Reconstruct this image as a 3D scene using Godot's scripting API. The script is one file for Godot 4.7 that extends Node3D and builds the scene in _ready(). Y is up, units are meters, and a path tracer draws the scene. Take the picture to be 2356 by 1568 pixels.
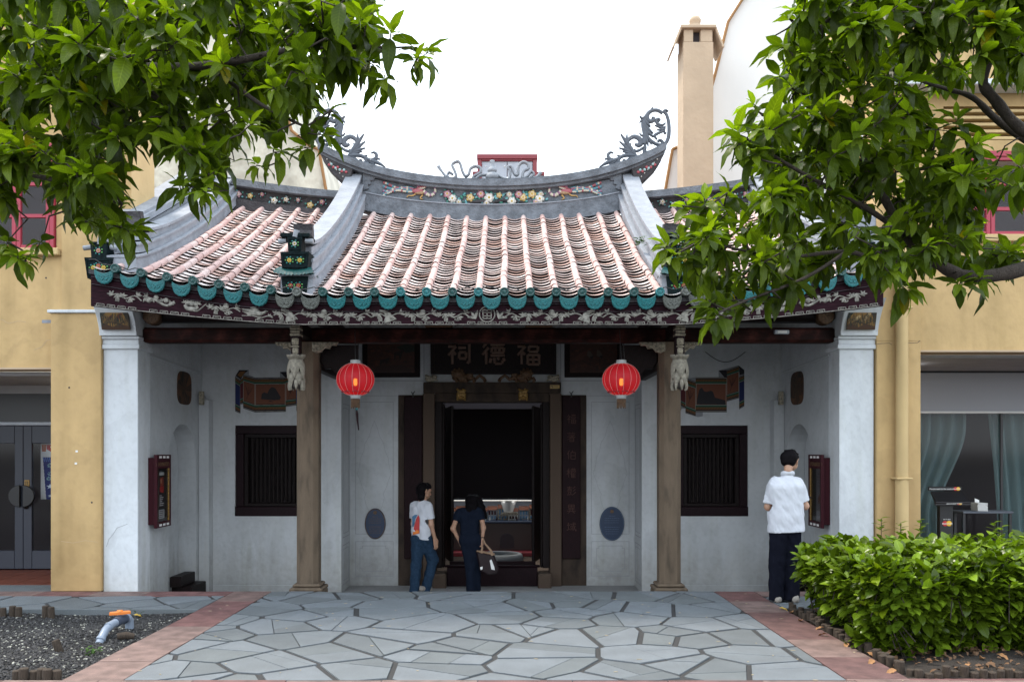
extends Node3D
# A small Chinese temple museum between two yellow shophouses, seen across a stone plaza under two overhanging trees.
# World: y up, plaza surface at y = 0, the plaza's far edge at z = 0, the porch behind it is sunken; the camera stands at z = 10.75.

const AX := -0.21      # x of the temple's middle axis
const EYE := Vector3(0, 1.72, 10.75)

class B:
	var v := PackedVector3Array()
	var n := PackedVector3Array()
	var t := PackedVector2Array()
	var c := PackedColorArray()
	var col := Color.WHITE
	func put(p: Vector3, nn: Vector3, uv: Vector2) -> void:
		v.append(p); n.append(nn); t.append(uv); c.append(col)
	func tri(p: Vector3, q: Vector3, r: Vector3) -> void:
		var nn := (q - p).cross(r - p).normalized()
		put(p, nn, Vector2.ZERO); put(r, nn, Vector2.ZERO); put(q, nn, Vector2.ZERO)
	func quad(p: Vector3, q: Vector3, r: Vector3, s: Vector3) -> void:
		var nn := (r - p).cross(s - q).normalized()
		put(p, nn, Vector2(0, 1)); put(r, nn, Vector2(1, 0)); put(q, nn, Vector2(1, 1))
		put(p, nn, Vector2(0, 1)); put(s, nn, Vector2(0, 0)); put(r, nn, Vector2(1, 0))
	func quad_out(p: Vector3, q: Vector3, r: Vector3, s: Vector3, mid: Vector3) -> void:
		if (r - p).cross(s - q).dot((p + q + r + s) * 0.25 - mid) >= 0.0: quad(p, q, r, s)
		else: quad(s, r, q, p)
	func tri_out(p: Vector3, q: Vector3, r: Vector3, mid: Vector3) -> void:
		if (q - p).cross(r - p).dot((p + q + r) / 3.0 - mid) >= 0.0: tri(p, q, r)
		else: tri(p, r, q)
	func obox(xf: Transform3D, size: Vector3, ch := 0.0) -> void:
		var h := size * 0.5
		ch = minf(ch, minf(h.x, minf(h.y, h.z)) * 0.9)
		var mid := xf.origin
		for a in 3:
			var b := (a + 1) % 3
			var d := (a + 2) % 3
			for s in [-1.0, 1.0]:
				var ps: Array[Vector3] = []
				for k in [[-1, -1], [1, -1], [1, 1], [-1, 1]]:
					var p := Vector3.ZERO
					p[a] = s * h[a]; p[b] = k[0] * (h[b] - ch); p[d] = k[1] * (h[d] - ch)
					ps.append(xf * p)
				quad_out(ps[0], ps[1], ps[2], ps[3], mid)
		if ch <= 0.0: return
		for a in 3:
			var b := (a + 1) % 3
			var d := (a + 2) % 3
			for sb in [-1.0, 1.0]:
				for sd in [-1.0, 1.0]:
					var ps: Array[Vector3] = []
					for k in [[-1, 0], [1, 0], [1, 1], [-1, 1]]:
						var p := Vector3.ZERO
						p[a] = k[0] * (h[a] - ch)
						p[b] = sb * (h[b] - (ch if k[1] == 1 else 0.0))
						p[d] = sd * (h[d] - (0.0 if k[1] == 1 else ch))
						ps.append(xf * p)
					quad_out(ps[0], ps[1], ps[2], ps[3], mid)
		for sx in [-1.0, 1.0]:
			for sy in [-1.0, 1.0]:
				for sz in [-1.0, 1.0]:
					tri_out(xf * Vector3(sx * h.x, sy * (h.y - ch), sz * (h.z - ch)), xf * Vector3(sx * (h.x - ch), sy * h.y, sz * (h.z - ch)), xf * Vector3(sx * (h.x - ch), sy * (h.y - ch), sz * h.z), mid)
	func box(x0: float, x1: float, y0: float, y1: float, z0: float, z1: float, ch := 0.0) -> void:
		obox(Transform3D(Basis(), Vector3(x0 + x1, y0 + y1, z0 + z1) * 0.5), Vector3(absf(x1 - x0), absf(y1 - y0), absf(z1 - z0)), ch)
	# a smooth sheet over rows of points
	func grid(rows: Array, uvs := false) -> void:
		var nr := rows.size()
		var nc: int = rows[0].size()
		var closed: bool = (rows[0][0] as Vector3).is_equal_approx(rows[0][nc - 1])
		var nn := []
		for i in nr:
			var line := PackedVector3Array()
			for j in nc:
				var du: Vector3 = rows[mini(i + 1, nr - 1)][j] - rows[maxi(i - 1, 0)][j]
				var dv: Vector3
				if closed and (j == 0 or j == nc - 1): dv = rows[i][1] - rows[i][nc - 2]
				else: dv = rows[i][mini(j + 1, nc - 1)] - rows[i][maxi(j - 1, 0)]
				line.append(du.cross(dv).normalized())
			nn.append(line)
		for i in nr:
			for j in nc:
				if nn[i][j] == Vector3.ZERO:
					nn[i][j] = nn[clampi(i + (1 if i == 0 else -1), 0, nr - 1)][j]
		for i in nr - 1:
			for j in nc - 1:
				for k in [[0, 0], [1, 1], [1, 0], [0, 0], [0, 1], [1, 1]]:
					var a: int = i + k[0]
					var b: int = j + k[1]
					put(rows[a][b], nn[a][b], Vector2(float(b) / (nc - 1), float(a) / (nr - 1)) if uvs else Vector2.ZERO)
	func tube(path: Array, radii: Array, seg := 8, flat := 1.0, up := Vector3.ZERO, caps := true) -> void:
		var rows := []
		var side := Vector3.ZERO
		for i in path.size():
			var dir: Vector3 = (path[mini(i + 1, path.size() - 1)] - path[maxi(i - 1, 0)]).normalized()
			if up != Vector3.ZERO: side = dir.cross(up).normalized()
			elif side == Vector3.ZERO: side = dir.cross(Vector3.UP if absf(dir.y) < 0.9 else Vector3.RIGHT).normalized()
			else: side = (side - dir * side.dot(dir)).normalized()
			var other := dir.cross(side)
			var r: float = radii[mini(i, radii.size() - 1)]
			var ring := PackedVector3Array()
			for k in seg + 1:
				var a := -TAU * (k % seg) / seg
				ring.append(path[i] + side * cos(a) * r + other * sin(a) * (r if flat == 1.0 else flat if flat > 0.0 else -flat * r))
			rows.append(ring)
		grid(rows)
		if caps:
			for e in [0, rows.size() - 1]:
				var mid := Vector3.ZERO
				for k in seg: mid += rows[e][k] / seg
				for k in seg:
					if e == 0: tri(mid, rows[e][k], rows[e][k + 1])
					else: tri(mid, rows[e][k + 1], rows[e][k])
	func rod(p: Vector3, q: Vector3, r: float, seg := 8, r2 := -1.0) -> void:
		tube([p, q], [r, r if r2 < 0.0 else r2], seg)
	func lathe(at: Vector3, profile: Array, seg := 20, basis := Basis(), a0 := 0.0, a1 := TAU) -> void:
		var rows := []
		for p in profile:
			var ring := PackedVector3Array()
			for k in seg + 1:
				var a := lerpf(a0, a1, float(k) / seg)
				if k == seg and absf(a1 - a0 - TAU) < 0.001: a = a0
				ring.append(at + basis * Vector3(cos(a) * p[0], p[1], sin(a) * p[0]))
			rows.append(ring)
		grid(rows)
	func blob(at: Vector3, r: Vector3, basis := Basis(), seg := 8, rings := 6) -> void:
		var rows := []
		for i in rings + 1:
			var f := -PI / 2 + PI * i / rings
			var ring := PackedVector3Array()
			for k in seg + 1:
				var a := TAU * (k % seg) / seg
				ring.append(at + basis * Vector3(cos(a) * cos(f) * r.x, sin(f) * r.y, sin(a) * cos(f) * r.z))
			rows.append(ring)
		grid(rows)
	# a flat outline given a thickness; the outline's plane is x,y of xf, its front at z = depth, edges chamfered by bev
	func slab(poly: PackedVector2Array, depth: float, xf := Transform3D(), bev := 0.0, back := true) -> void:
		var area := 0.0
		for i in poly.size(): area += poly[i].cross(poly[(i + 1) % poly.size()])
		if area < 0.0: poly.reverse()
		var m := poly.size()
		var inner := PackedVector2Array()
		for i in m:
			var e0 := (poly[i] - poly[(i + m - 1) % m]).normalized()
			var e1 := (poly[(i + 1) % m] - poly[i]).normalized()
			var out := (Vector2(e0.y, -e0.x) + Vector2(e1.y, -e1.x))
			out = out / maxf(out.length_squared(), 0.3) * 2.0
			inner.append(poly[i] - out * bev)
		var idx := Geometry2D.triangulate_polygon(inner)
		for i in range(0, idx.size(), 3):
			var q: Array[Vector2] = [inner[idx[i]], inner[idx[i + 1]], inner[idx[i + 2]]]
			if (q[1] - q[0]).cross(q[2] - q[0]) < 0.0: q = [q[0], q[2], q[1]]
			tri(xf * Vector3(q[0].x, q[0].y, depth), xf * Vector3(q[1].x, q[1].y, depth), xf * Vector3(q[2].x, q[2].y, depth))
			if back: tri(xf * Vector3(q[0].x, q[0].y, 0), xf * Vector3(q[2].x, q[2].y, 0), xf * Vector3(q[1].x, q[1].y, 0))
		for i in m:
			var j := (i + 1) % m
			var lo := depth - bev
			quad(xf * Vector3(poly[i].x, poly[i].y, 0), xf * Vector3(poly[j].x, poly[j].y, 0), xf * Vector3(poly[j].x, poly[j].y, lo), xf * Vector3(poly[i].x, poly[i].y, lo))
			if bev > 0.0:
				quad(xf * Vector3(poly[i].x, poly[i].y, lo), xf * Vector3(poly[j].x, poly[j].y, lo), xf * Vector3(inner[j].x, inner[j].y, depth), xf * Vector3(inner[i].x, inner[i].y, depth))
	# a rounded stroke along a curve in the x,y plane of xf: how carvings, reliefs and brush strokes are modelled
	func stroke(pts: Array, widths: Array, thick: float, xf := Transform3D(), sub := 3, seg := 6) -> void:
		var path := []
		var rad := []
		var k := pts.size()
		for i in k - 1:
			for s in (sub if i < k - 2 else sub + 1):
				var f := float(s) / sub
				var p: Vector2 = (pts[i] as Vector2).cubic_interpolate(pts[i + 1], pts[maxi(i - 1, 0)], pts[mini(i + 2, k - 1)], f)
				path.append(xf * Vector3(p.x, p.y, 0))
				var g := (i + f) / (k - 1) * (widths.size() - 1)
				var a := mini(int(g), widths.size() - 1)
				rad.append(lerpf(widths[a], widths[mini(a + 1, widths.size() - 1)], g - a))
		tube(path, rad, seg, thick, xf.basis.z.normalized())
	func mesh() -> ArrayMesh:
		var a := []
		a.resize(Mesh.ARRAY_MAX)
		a[Mesh.ARRAY_VERTEX] = v; a[Mesh.ARRAY_NORMAL] = n; a[Mesh.ARRAY_TEX_UV] = t; a[Mesh.ARRAY_COLOR] = c
		var m := ArrayMesh.new()
		m.add_surface_from_arrays(Mesh.PRIMITIVE_TRIANGLES, a)
		return m

var rng := RandomNumberGenerator.new()
var names := {}
var M := {}

func numbered(parent: Node, called: String) -> String:
	var key := str(parent.get_instance_id()) + called
	var k: int = names.get(key, 0)
	names[key] = k + 1
	return called if k == 0 else "%s_%03d" % [called, k]

func part(parent: Node, called: String, b, m: Material, at := Transform3D()) -> MeshInstance3D:
	var o := MeshInstance3D.new()
	o.name = numbered(parent, called)
	o.mesh = b.mesh() if b is B else b
	o.material_override = m
	o.transform = at
	parent.add_child(o, true)
	return o

func thing(called: String, label: String, category: String, at := Vector3.ZERO, group := "") -> Node3D:
	var o := Node3D.new()
	o.name = numbered(self, called)
	o.position = at
	add_child(o, true)
	return tag(o, label, category, group)

func tag(o: Node3D, label: String, category: String, group := "", kind := "") -> Node3D:
	if label: o.set_meta("label", label)
	if category: o.set_meta("category", category)
	if group: o.set_meta("group", group)
	if kind: o.set_meta("kind", kind)
	return o

func struct(called: String, label: String) -> Node3D:
	var o := Node3D.new()
	o.name = called
	add_child(o, true)
	return tag(o, label, "ground", "", "structure")

func stuff(parent: Node, called: String, mesh: Mesh, m: Material, places: Array, tints := []) -> MultiMeshInstance3D:
	var mm := MultiMesh.new()
	mm.transform_format = MultiMesh.TRANSFORM_3D
	mm.use_colors = not tints.is_empty()
	mm.mesh = mesh
	mm.instance_count = places.size()
	for i in places.size():
		mm.set_instance_transform(i, places[i])
		if tints: mm.set_instance_color(i, tints[i])
	var o := MultiMeshInstance3D.new()
	o.name = numbered(parent, called)
	o.multimesh = mm
	o.material_override = m
	o.set_meta("kind", "stuff")
	parent.add_child(o, true)
	return o

# ---- materials
var tex_count := 0
func noise(freq: float, lo: float, hi: float, type := FastNoiseLite.TYPE_SIMPLEX_SMOOTH, oct := 4, size := 512, mid := -1.0) -> NoiseTexture2D:
	tex_count += 1
	var f := FastNoiseLite.new()
	f.seed = 40 + tex_count; f.noise_type = type; f.frequency = freq; f.fractal_octaves = oct
	var g := Gradient.new()
	g.set_color(0, Color(lo, lo, lo)); g.set_color(1, Color(hi, hi, hi))
	if mid >= 0.0: g.add_point(0.5, Color(mid, mid, mid))
	var x := NoiseTexture2D.new()
	x.width = size; x.height = size; x.seamless = true; x.noise = f; x.color_ramp = g
	return x
func bumps(freq: float, strength: float, type := FastNoiseLite.TYPE_SIMPLEX_SMOOTH, oct := 4) -> NoiseTexture2D:
	tex_count += 1
	var f := FastNoiseLite.new()
	f.seed = 90 + tex_count; f.noise_type = type; f.frequency = freq; f.fractal_octaves = oct
	var x := NoiseTexture2D.new()
	x.width = 512; x.height = 512; x.seamless = true; x.noise = f; x.as_normal_map = true; x.bump_strength = strength
	return x

# real base colour (linear) -> material; wear = texture that multiplies it
func mat(called: String, r: float, g: float, b: float, rough := 0.8, wear: Texture2D = null, scale := Vector3.ONE, normal: Texture2D = null, depth := 0.5) -> StandardMaterial3D:
	var m := StandardMaterial3D.new()
	m.resource_name = called
	m.albedo_color = Color(r, g, b).linear_to_srgb()
	m.roughness = rough
	if wear or normal:
		m.uv1_triplanar = true; m.uv1_world_triplanar = true; m.uv1_scale = scale; m.uv1_triplanar_sharpness = 4.0
	if wear: m.albedo_texture = wear
	if normal:
		m.normal_enabled = true; m.normal_texture = normal; m.normal_scale = depth
	M[called] = m
	return m

func second(m: StandardMaterial3D, tex: Texture2D) -> StandardMaterial3D:   # a second, finer pattern multiplied over the first
	m.detail_enabled = true; m.detail_albedo = tex; m.detail_blend_mode = BaseMaterial3D.BLEND_MODE_MUL
	m.detail_uv_layer = BaseMaterial3D.DETAIL_UV_2
	m.uv2_triplanar = true; m.uv2_world_triplanar = true
	return m

func px(sx: float, sy: float, d: float) -> Vector3:   # a direction measured from the viewpoint, taken out to d metres
	return Vector3((sx - 1163.0) * d / 2000.0, 1.72 - (sy - 1040.0) * d / 2000.0, 10.75 - d)

func v2(list: Array) -> Array:
	var out := []
	for i in range(0, list.size(), 2): out.append(Vector2(list[i], list[i + 1]))
	return out

func fill(img: Image, pts: Array, col: Color) -> void:   # a filled outline painted into a picture
	var lo := 1e9
	var hi := -1e9
	for p in pts: lo = minf(lo, p.y); hi = maxf(hi, p.y)
	for y in range(maxi(0, int(lo)), mini(img.get_height() - 1, int(hi)) + 1):
		var xs := []
		for i in pts.size():
			var a: Vector2 = pts[i]
			var b: Vector2 = pts[(i + 1) % pts.size()]
			if (a.y <= y + 0.5) != (b.y <= y + 0.5):
				xs.append(a.x + (y + 0.5 - a.y) / (b.y - a.y) * (b.x - a.x))
		xs.sort()
		for i in range(0, xs.size() - 1, 2):
			img.fill_rect(Rect2i(roundi(xs[i]), y, maxi(1, roundi(xs[i + 1]) - roundi(xs[i])), 1), col)

func line(img: Image, pts: Array, w: float, col: Color) -> void:
	for i in pts.size() - 1:
		var a: Vector2 = pts[i]
		var b: Vector2 = pts[i + 1]
		var o := (b - a).orthogonal().normalized() * w * 0.5
		fill(img, [a + o, b + o, b - o, a - o], col)

func picture(called: String, img: Image, rough := 0.6) -> StandardMaterial3D:
	var m := StandardMaterial3D.new()
	m.resource_name = called
	m.albedo_texture = ImageTexture.create_from_image(img)
	m.roughness = rough
	M[called] = m
	return m

func _ready() -> void:
	rng.seed = 7
	var cam := Camera3D.new()
	cam.name = "camera"
	cam.projection = Camera3D.PROJECTION_FRUSTUM
	cam.near = 0.1; cam.far = 300.0
	cam.size = 0.1 * 1568.0 / 2000.0
	cam.frustum_offset = Vector2(0.1 * 15.0 / 2000.0, 0.1 * 256.0 / 2000.0)
	cam.position = EYE
	add_child(cam)
	cam.current = true
	var env := Environment.new()
	env.background_mode = Environment.BG_SKY
	var sky := Sky.new()
	var sm := ProceduralSkyMaterial.new()
	sm.sky_top_color = Color(0.90, 0.95, 1.0); sm.sky_horizon_color = Color(0.96, 0.98, 1.0); sm.sky_curve = 0.2
	sm.ground_bottom_color = Color(0.42, 0.42, 0.42); sm.ground_horizon_color = Color(0.5, 0.5, 0.5)
	sm.sun_angle_max = 0.0
	sky.sky_material = sm
	env.sky = sky
	env.background_energy_multiplier = 1.0
	env.tonemap_mode = Environment.TONE_MAPPER_LINEAR
	env.tonemap_exposure = 2.75
	env.sdfgi_enabled = true; env.ssao_enabled = true; env.ssil_enabled = true
	var we := WorldEnvironment.new()
	we.name = "environment"; we.environment = env
	add_child(we)
	var sun := DirectionalLight3D.new()
	sun.name = "sun"
	sun.light_energy = 0.5; sun.light_color = Color(1.0, 0.96, 0.9); sun.light_angular_distance = 14.0
	sun.shadow_enabled = true
	sun.look_at_from_position(Vector3(-5.0, 12.0, -3.2), Vector3.ZERO)
	add_child(sun)
	materials()
	ground()
	temple_walls()
	temple_front()
	temple_roof()
	ridges()
	shophouses()
	background()
	hung_things()
	inside()
	people()
	beds()
	trees()

func materials() -> void:
	var grain := noise(0.06, 0.72, 1.0, FastNoiseLite.TYPE_SIMPLEX, 5)
	var blotch := noise(0.012, 0.72, 1.0, FastNoiseLite.TYPE_SIMPLEX_SMOOTH, 6)
	var soft := noise(0.010, 0.92, 1.0, FastNoiseLite.TYPE_SIMPLEX_SMOOTH, 6)
	var dirt := noise(0.014, 0.5, 1.0, FastNoiseLite.TYPE_SIMPLEX_SMOOTH, 6, 512, 0.86)
	var speck := noise(0.22, 0.45, 1.0, FastNoiseLite.TYPE_SIMPLEX, 3, 512, 0.8)
	var rough_n := bumps(0.05, 6.0)
	var fine_n := bumps(0.2, 5.0)
	var cell_n := bumps(0.09, 8.0, FastNoiseLite.TYPE_CELLULAR, 2)
	var cell := noise(0.09, 0.25, 1.0, FastNoiseLite.TYPE_CELLULAR, 2)
	# plaster and paint
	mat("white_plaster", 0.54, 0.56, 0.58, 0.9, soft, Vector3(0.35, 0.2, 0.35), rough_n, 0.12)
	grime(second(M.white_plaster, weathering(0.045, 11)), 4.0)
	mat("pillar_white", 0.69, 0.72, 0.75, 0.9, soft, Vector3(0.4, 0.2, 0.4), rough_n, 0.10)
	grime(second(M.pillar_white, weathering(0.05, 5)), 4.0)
	mat("groove", 0.30, 0.31, 0.33, 0.9)
	mat("yellow_plaster", 0.58, 0.395, 0.185, 0.9, noise(0.010, 0.92, 1.0, FastNoiseLite.TYPE_SIMPLEX_SMOOTH, 6), Vector3(0.3, 0.18, 0.3), rough_n, 0.10)
	grime(second(M.yellow_plaster, weathering(0.11, 23)), 8.0)
	mat("pale_yellow_plaster", 0.60, 0.43, 0.21, 0.9, soft, Vector3(0.3, 0.18, 0.3), rough_n, 0.1)
	mat("cream_plaster", 0.74, 0.70, 0.58, 0.9, blotch, Vector3(0.12, 0.08, 0.12), rough_n, 0.3)
	mat("white_gable", 0.80, 0.78, 0.75, 0.9, soft, Vector3(0.12, 0.05, 0.12))
	mat("tan_plaster", 0.52, 0.39, 0.27, 0.9, soft, Vector3(0.2, 0.2, 0.2), rough_n, 0.1)
	mat("brown_edge", 0.30, 0.15, 0.05, 0.7)
	mat("grey_render", 0.20, 0.22, 0.25, 0.9, blotch, Vector3(0.7, 0.7, 0.7), rough_n, 0.7)
	mat("pale_coping", 0.31, 0.33, 0.37, 0.9, noise(0.014, 0.86, 1.0, FastNoiseLite.TYPE_SIMPLEX_SMOOTH, 6), Vector3(0.5, 0.5, 0.5), rough_n, 0.3)
	mat("dark_render", 0.075, 0.07, 0.075, 0.9, blotch, Vector3(0.8, 0.8, 0.8), rough_n, 0.7)
	mat("slate_carving", 0.115, 0.13, 0.155, 0.75, soft, Vector3(2, 2, 2))
	mat("pale_slate", 0.30, 0.32, 0.35, 0.8, soft, Vector3(2, 2, 2))
	# stone
	for k in 4:
		var f: float = [1.0, 0.9, 1.08, 0.82][k]
		mat("granite_%d" % k, 0.29 * f, 0.325 * f, [0.355, 0.345, 0.36, 0.35][k] * f, 0.8, speck, Vector3(1.8, 1.8, 1.8), fine_n, 0.6)
		second(M["granite_%d" % k], noise(0.008, 0.9, 1.0)).uv2_scale = Vector3(0.5, 0.5, 0.5)
		mat("pink_stone_%d" % k, (0.42 if k != 3 else 0.36) * f, [0.27, 0.20, 0.28, 0.19][k] * f, [0.24, 0.19, 0.25, 0.18][k] * f, 0.78, speck, Vector3(2.0, 2.0, 2.0), fine_n, 0.4)
		second(M["pink_stone_%d" % k], noise(0.012, 0.72, 1.0)).uv2_scale = Vector3(0.7, 0.7, 0.7)
	mat("pebble_joint", 0.14, 0.14, 0.145, 0.9, cell, Vector3(4.5, 4.5, 4.5), cell_n, 1.0)
	mat("column_stone", 0.25, 0.18, 0.12, 0.85, speck, Vector3(2.6, 2.6, 2.6), fine_n, 0.7)
	second(M.column_stone, noise(0.012, 0.62, 1.0, FastNoiseLite.TYPE_SIMPLEX_SMOOTH, 5, 512, 0.92)).uv2_scale = Vector3(1.2, 0.30, 1.2)
	mat("post_stone", 0.15, 0.10, 0.07, 0.85, speck, Vector3(2.6, 2.6, 2.6), fine_n, 0.7)
	mat("dark_stone", 0.115, 0.075, 0.052, 0.85, speck, Vector3(2.5, 2.5, 2.5), fine_n, 0.7)
	second(M.dark_stone, dirt).uv2_scale = Vector3(0.6, 0.3, 0.6)
	mat("porch_paving", 0.5, 0.5, 0.5, 0.85, speck, Vector3(2, 2, 2))
	# wood
	var wood := noise(0.03, 0.55, 1.0, FastNoiseLite.TYPE_SIMPLEX, 4)
	mat("black_wood", 0.019, 0.012, 0.012, 0.5, wood, Vector3(6, 0.5, 6))
	mat("beam_wood", 0.15, 0.042, 0.032, 0.6, wood, Vector3(0.4, 5, 5))
	second(M.beam_wood, noise(0.013, 0.35, 1.0, FastNoiseLite.TYPE_SIMPLEX_SMOOTH, 5, 512, 0.55)).uv2_scale = Vector3(0.6, 0.5, 0.6)
	mat("eave_maroon", 0.034, 0.010, 0.017, 0.8, wood, Vector3(0.3, 3, 3))
	mat("window_wood", 0.022, 0.008, 0.012, 0.5, wood, Vector3(5, 0.5, 5))
	mat("board_red", 0.045, 0.009, 0.014, 0.45)
	mat("couplet_wood", 0.026, 0.010, 0.013, 0.6, wood, Vector3(6, 0.4, 6))
	mat("ivory_carving", 0.42, 0.37, 0.28, 0.75, dirt, Vector3(3, 3, 3))
	mat("lotus_petal", 0.30, 0.27, 0.215, 0.75, noise(0.014, 0.7, 1.0), Vector3(3, 3, 3))
	mat("lotus_dark", 0.05, 0.04, 0.035, 0.8)
	mat("silver_carving", 0.33, 0.31, 0.27, 0.65, dirt, Vector3(2, 2, 2))
	mat("gilt", 0.42, 0.25, 0.07, 0.45, dirt, Vector3(5, 5, 5)).metallic = 0.4
	mat("dull_gilt", 0.16, 0.085, 0.04, 0.6, dirt, Vector3(4, 4, 4))
	mat("bare_log", 0.085, 0.060, 0.042, 0.9, wood, Vector3(7, 0.7, 7), fine_n, 0.6)
	mat("bark", 0.06, 0.045, 0.035, 0.9, blotch, Vector3(2.5, 2.5, 2.5), rough_n, 1.0)
	for w in ["black_wood", "beam_wood", "eave_maroon", "window_wood", "couplet_wood", "board_red"]: M[w].metallic_specular = 0.25
	# roof
	for k in 4:
		var c: Color = [Color(0.80, 0.68, 0.64), Color(0.72, 0.56, 0.51), Color(0.84, 0.76, 0.73), Color(0.60, 0.42, 0.36)][k]
		mat("pan_tile_%d" % k, c.r, c.g, c.b, 0.85, soft, Vector3(1.3, 1.3, 1.3), fine_n, 0.3)
		c = [Color(0.56, 0.39, 0.36), Color(0.52, 0.34, 0.31), Color(0.60, 0.46, 0.43), Color(0.46, 0.32, 0.28)][k]
		mat("roof_tile_%d" % k, c.r, c.g, c.b, 0.85, soft, Vector3(1.3, 1.3, 1.3), fine_n, 0.3)
	mat("teal_glaze", 0.016, 0.20, 0.215, 0.35, blotch, Vector3(5, 5, 5))
	mat("teal_dark", 0.012, 0.085, 0.08, 0.3, blotch, Vector3(5, 5, 5))
	mat("grey_glaze", 0.16, 0.17, 0.15, 0.5, dirt, Vector3(5, 5, 5))
	mat("ornament_glaze", 0.010, 0.020, 0.022, 0.5, dirt, Vector3(3, 3, 3))
	M.ornament_glaze.metallic_specular = 0.2; M.ornament_glaze.roughness = 0.7
	var cer := mat("ceramic", 1, 1, 1, 0.35)
	cer.vertex_color_use_as_albedo = true
	# metal, glass, cloth, others
	mat("red_paint", 0.36, 0.035, 0.06, 0.5)
	mat("maroon_paint", 0.22, 0.03, 0.04, 0.5)
	mat("grey_panel", 0.42, 0.46, 0.52, 0.5, soft, Vector3(0.6, 0.3, 0.6))
	mat("door_blue", 0.03, 0.035, 0.052, 0.45)
	mat("dark_metal", 0.02, 0.02, 0.022, 0.4)
	mat("steel", 0.65, 0.65, 0.66, 0.35)
	mat("soffit", 0.40, 0.40, 0.42, 0.9, soft, Vector3(0.4, 0.4, 0.4))
	mat("terracotta", 0.20, 0.055, 0.03, 0.6, blotch, Vector3(2, 2, 2))
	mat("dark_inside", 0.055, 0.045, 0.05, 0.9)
	mat("grey_fascia", 0.36, 0.37, 0.40, 0.7)
	mat("teal_curtain", 0.10, 0.165, 0.17, 0.9)
	M.teal_curtain.rim_enabled = true; M.teal_curtain.rim = 0.3
	var g := mat("glass", 0.5, 0.55, 0.58, 0.04)
	g.transparency = BaseMaterial3D.TRANSPARENCY_ALPHA; g.albedo_color = Color(0.2, 0.22, 0.24, 0.03); g.metallic_specular = 0.25
	mat("pvc_grey", 0.25, 0.30, 0.38, 0.35)
	mat("pvc_dark", 0.06, 0.075, 0.11, 0.35)
	mat("orange_plastic", 0.72, 0.20, 0.03, 0.4)
	mat("soil", 0.035, 0.026, 0.02, 0.95, grain, Vector3(1.5, 1.5, 1.5), cell_n, 1.0)
	mat("gravel_soil", 0.04, 0.038, 0.04, 0.95, cell, Vector3(3, 3, 3), cell_n, 1.0)
	mat("dead_leaf", 0.30, 0.15, 0.06, 0.8)
	mat("yellow_leaf", 0.55, 0.36, 0.06, 0.7)
	mat("white_paint", 0.78, 0.78, 0.76, 0.6)
	mat("black_sign", 0.012, 0.012, 0.014, 0.35)
	mat("logo_red", 0.55, 0.02, 0.03, 0.5)
	mat("logo_yellow", 0.85, 0.50, 0.03, 0.5)
	mat("plaque_blue", 0.012, 0.03, 0.075, 0.4)
	mat("name_gilt", 0.14, 0.08, 0.055, 0.6)
	mat("couplet_gilt", 0.075, 0.03, 0.022, 0.6)
	mat("rib_wire", 0.62, 0.45, 0.42, 0.5)
	mat("print_red", 0.50, 0.05, 0.05, 0.8)
	mat("print_blue", 0.06, 0.16, 0.28, 0.8)
	mat("bag_leather", 0.018, 0.010, 0.012, 0.25)
	mat("strap_tan", 0.30, 0.19, 0.12, 0.7)
	mat("litter_brown", 0.13, 0.07, 0.035, 0.9)
	mat("litter", 0.40, 0.33, 0.22, 0.9)
	mat("brass", 0.55, 0.36, 0.10, 0.4)
	mat("plaque_rim", 0.06, 0.10, 0.17, 0.4)
	mat("red_floor", 0.30, 0.03, 0.04, 0.6)
	mat("case_brown", 0.06, 0.035, 0.03, 0.5)
	mat("case_back", 0.25, 0.27, 0.30, 0.8)
	mat("model_blue", 0.06, 0.16, 0.28, 0.7)
	mat("model_roof", 0.25, 0.09, 0.05, 0.8)
	mat("asphalt", 0.12, 0.12, 0.12, 0.9, grain, Vector3(1, 1, 1))

func weathering(amount: float, seed_: int) -> ImageTexture:   # rain streaks, splashed grime at the foot, patches of repaint
	tex_count += 1
	var n := FastNoiseLite.new()
	n.seed = seed_; n.frequency = 0.02; n.fractal_octaves = 4
	var img := Image.create(512, 512, false, Image.FORMAT_RGB8)
	for y in 512:
		var h := 1.0 - y / 512.0
		for x in 512:
			var e := minf(1.0, minf(x, 511 - x) / 40.0)
			var streak := maxf(0.0, n.get_noise_2d(x * 1.9, y * 0.16 + 300.0)) * e
			var foot := clampf((0.215 + 0.07 * n.get_noise_2d(x * 2.0, 900.0) - h) * 9.0, 0.0, 1.0) * (0.45 + 0.55 * absf(n.get_noise_2d(x * 1.4, y * 1.4)))
			var patch := 1.0 if n.get_noise_2d(x * 0.6 + 2000.0, y * 0.5) > 0.24 else 0.0
			var k := 1.0 - amount * streak - 0.16 * foot * e - 0.025 * patch * e - 0.05 * maxf(0.0, n.get_noise_2d(x * 4.0, y * 4.0))
			img.set_pixel(x, y, Color(k, k - 0.02 * foot, k - 0.05 * foot - 0.02 * streak))
	return ImageTexture.create_from_image(img)

func grime(m: StandardMaterial3D, high: float) -> void:   # one height of the wall to one height of the picture, from the porch floor up
	m.uv2_scale = Vector3.ONE / high
	m.uv2_offset = Vector3(0.13, 0.5 / high, 0.31)

# ---- the ground
func cut(poly: Array, p: Vector2, nrm: Vector2) -> Array:   # keep the side of the line at p that nrm points away from
	var out := []
	for i in poly.size():
		var a: Vector2 = poly[i]
		var b: Vector2 = poly[(i + 1) % poly.size()]
		var da := (a - p).dot(nrm)
		var db := (b - p).dot(nrm)
		if da <= 0.0: out.append(a)
		if (da < 0.0 and db > 0.0) or (da > 0.0 and db < 0.0): out.append(a + (b - a) * da / (da - db))
	return out

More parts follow.
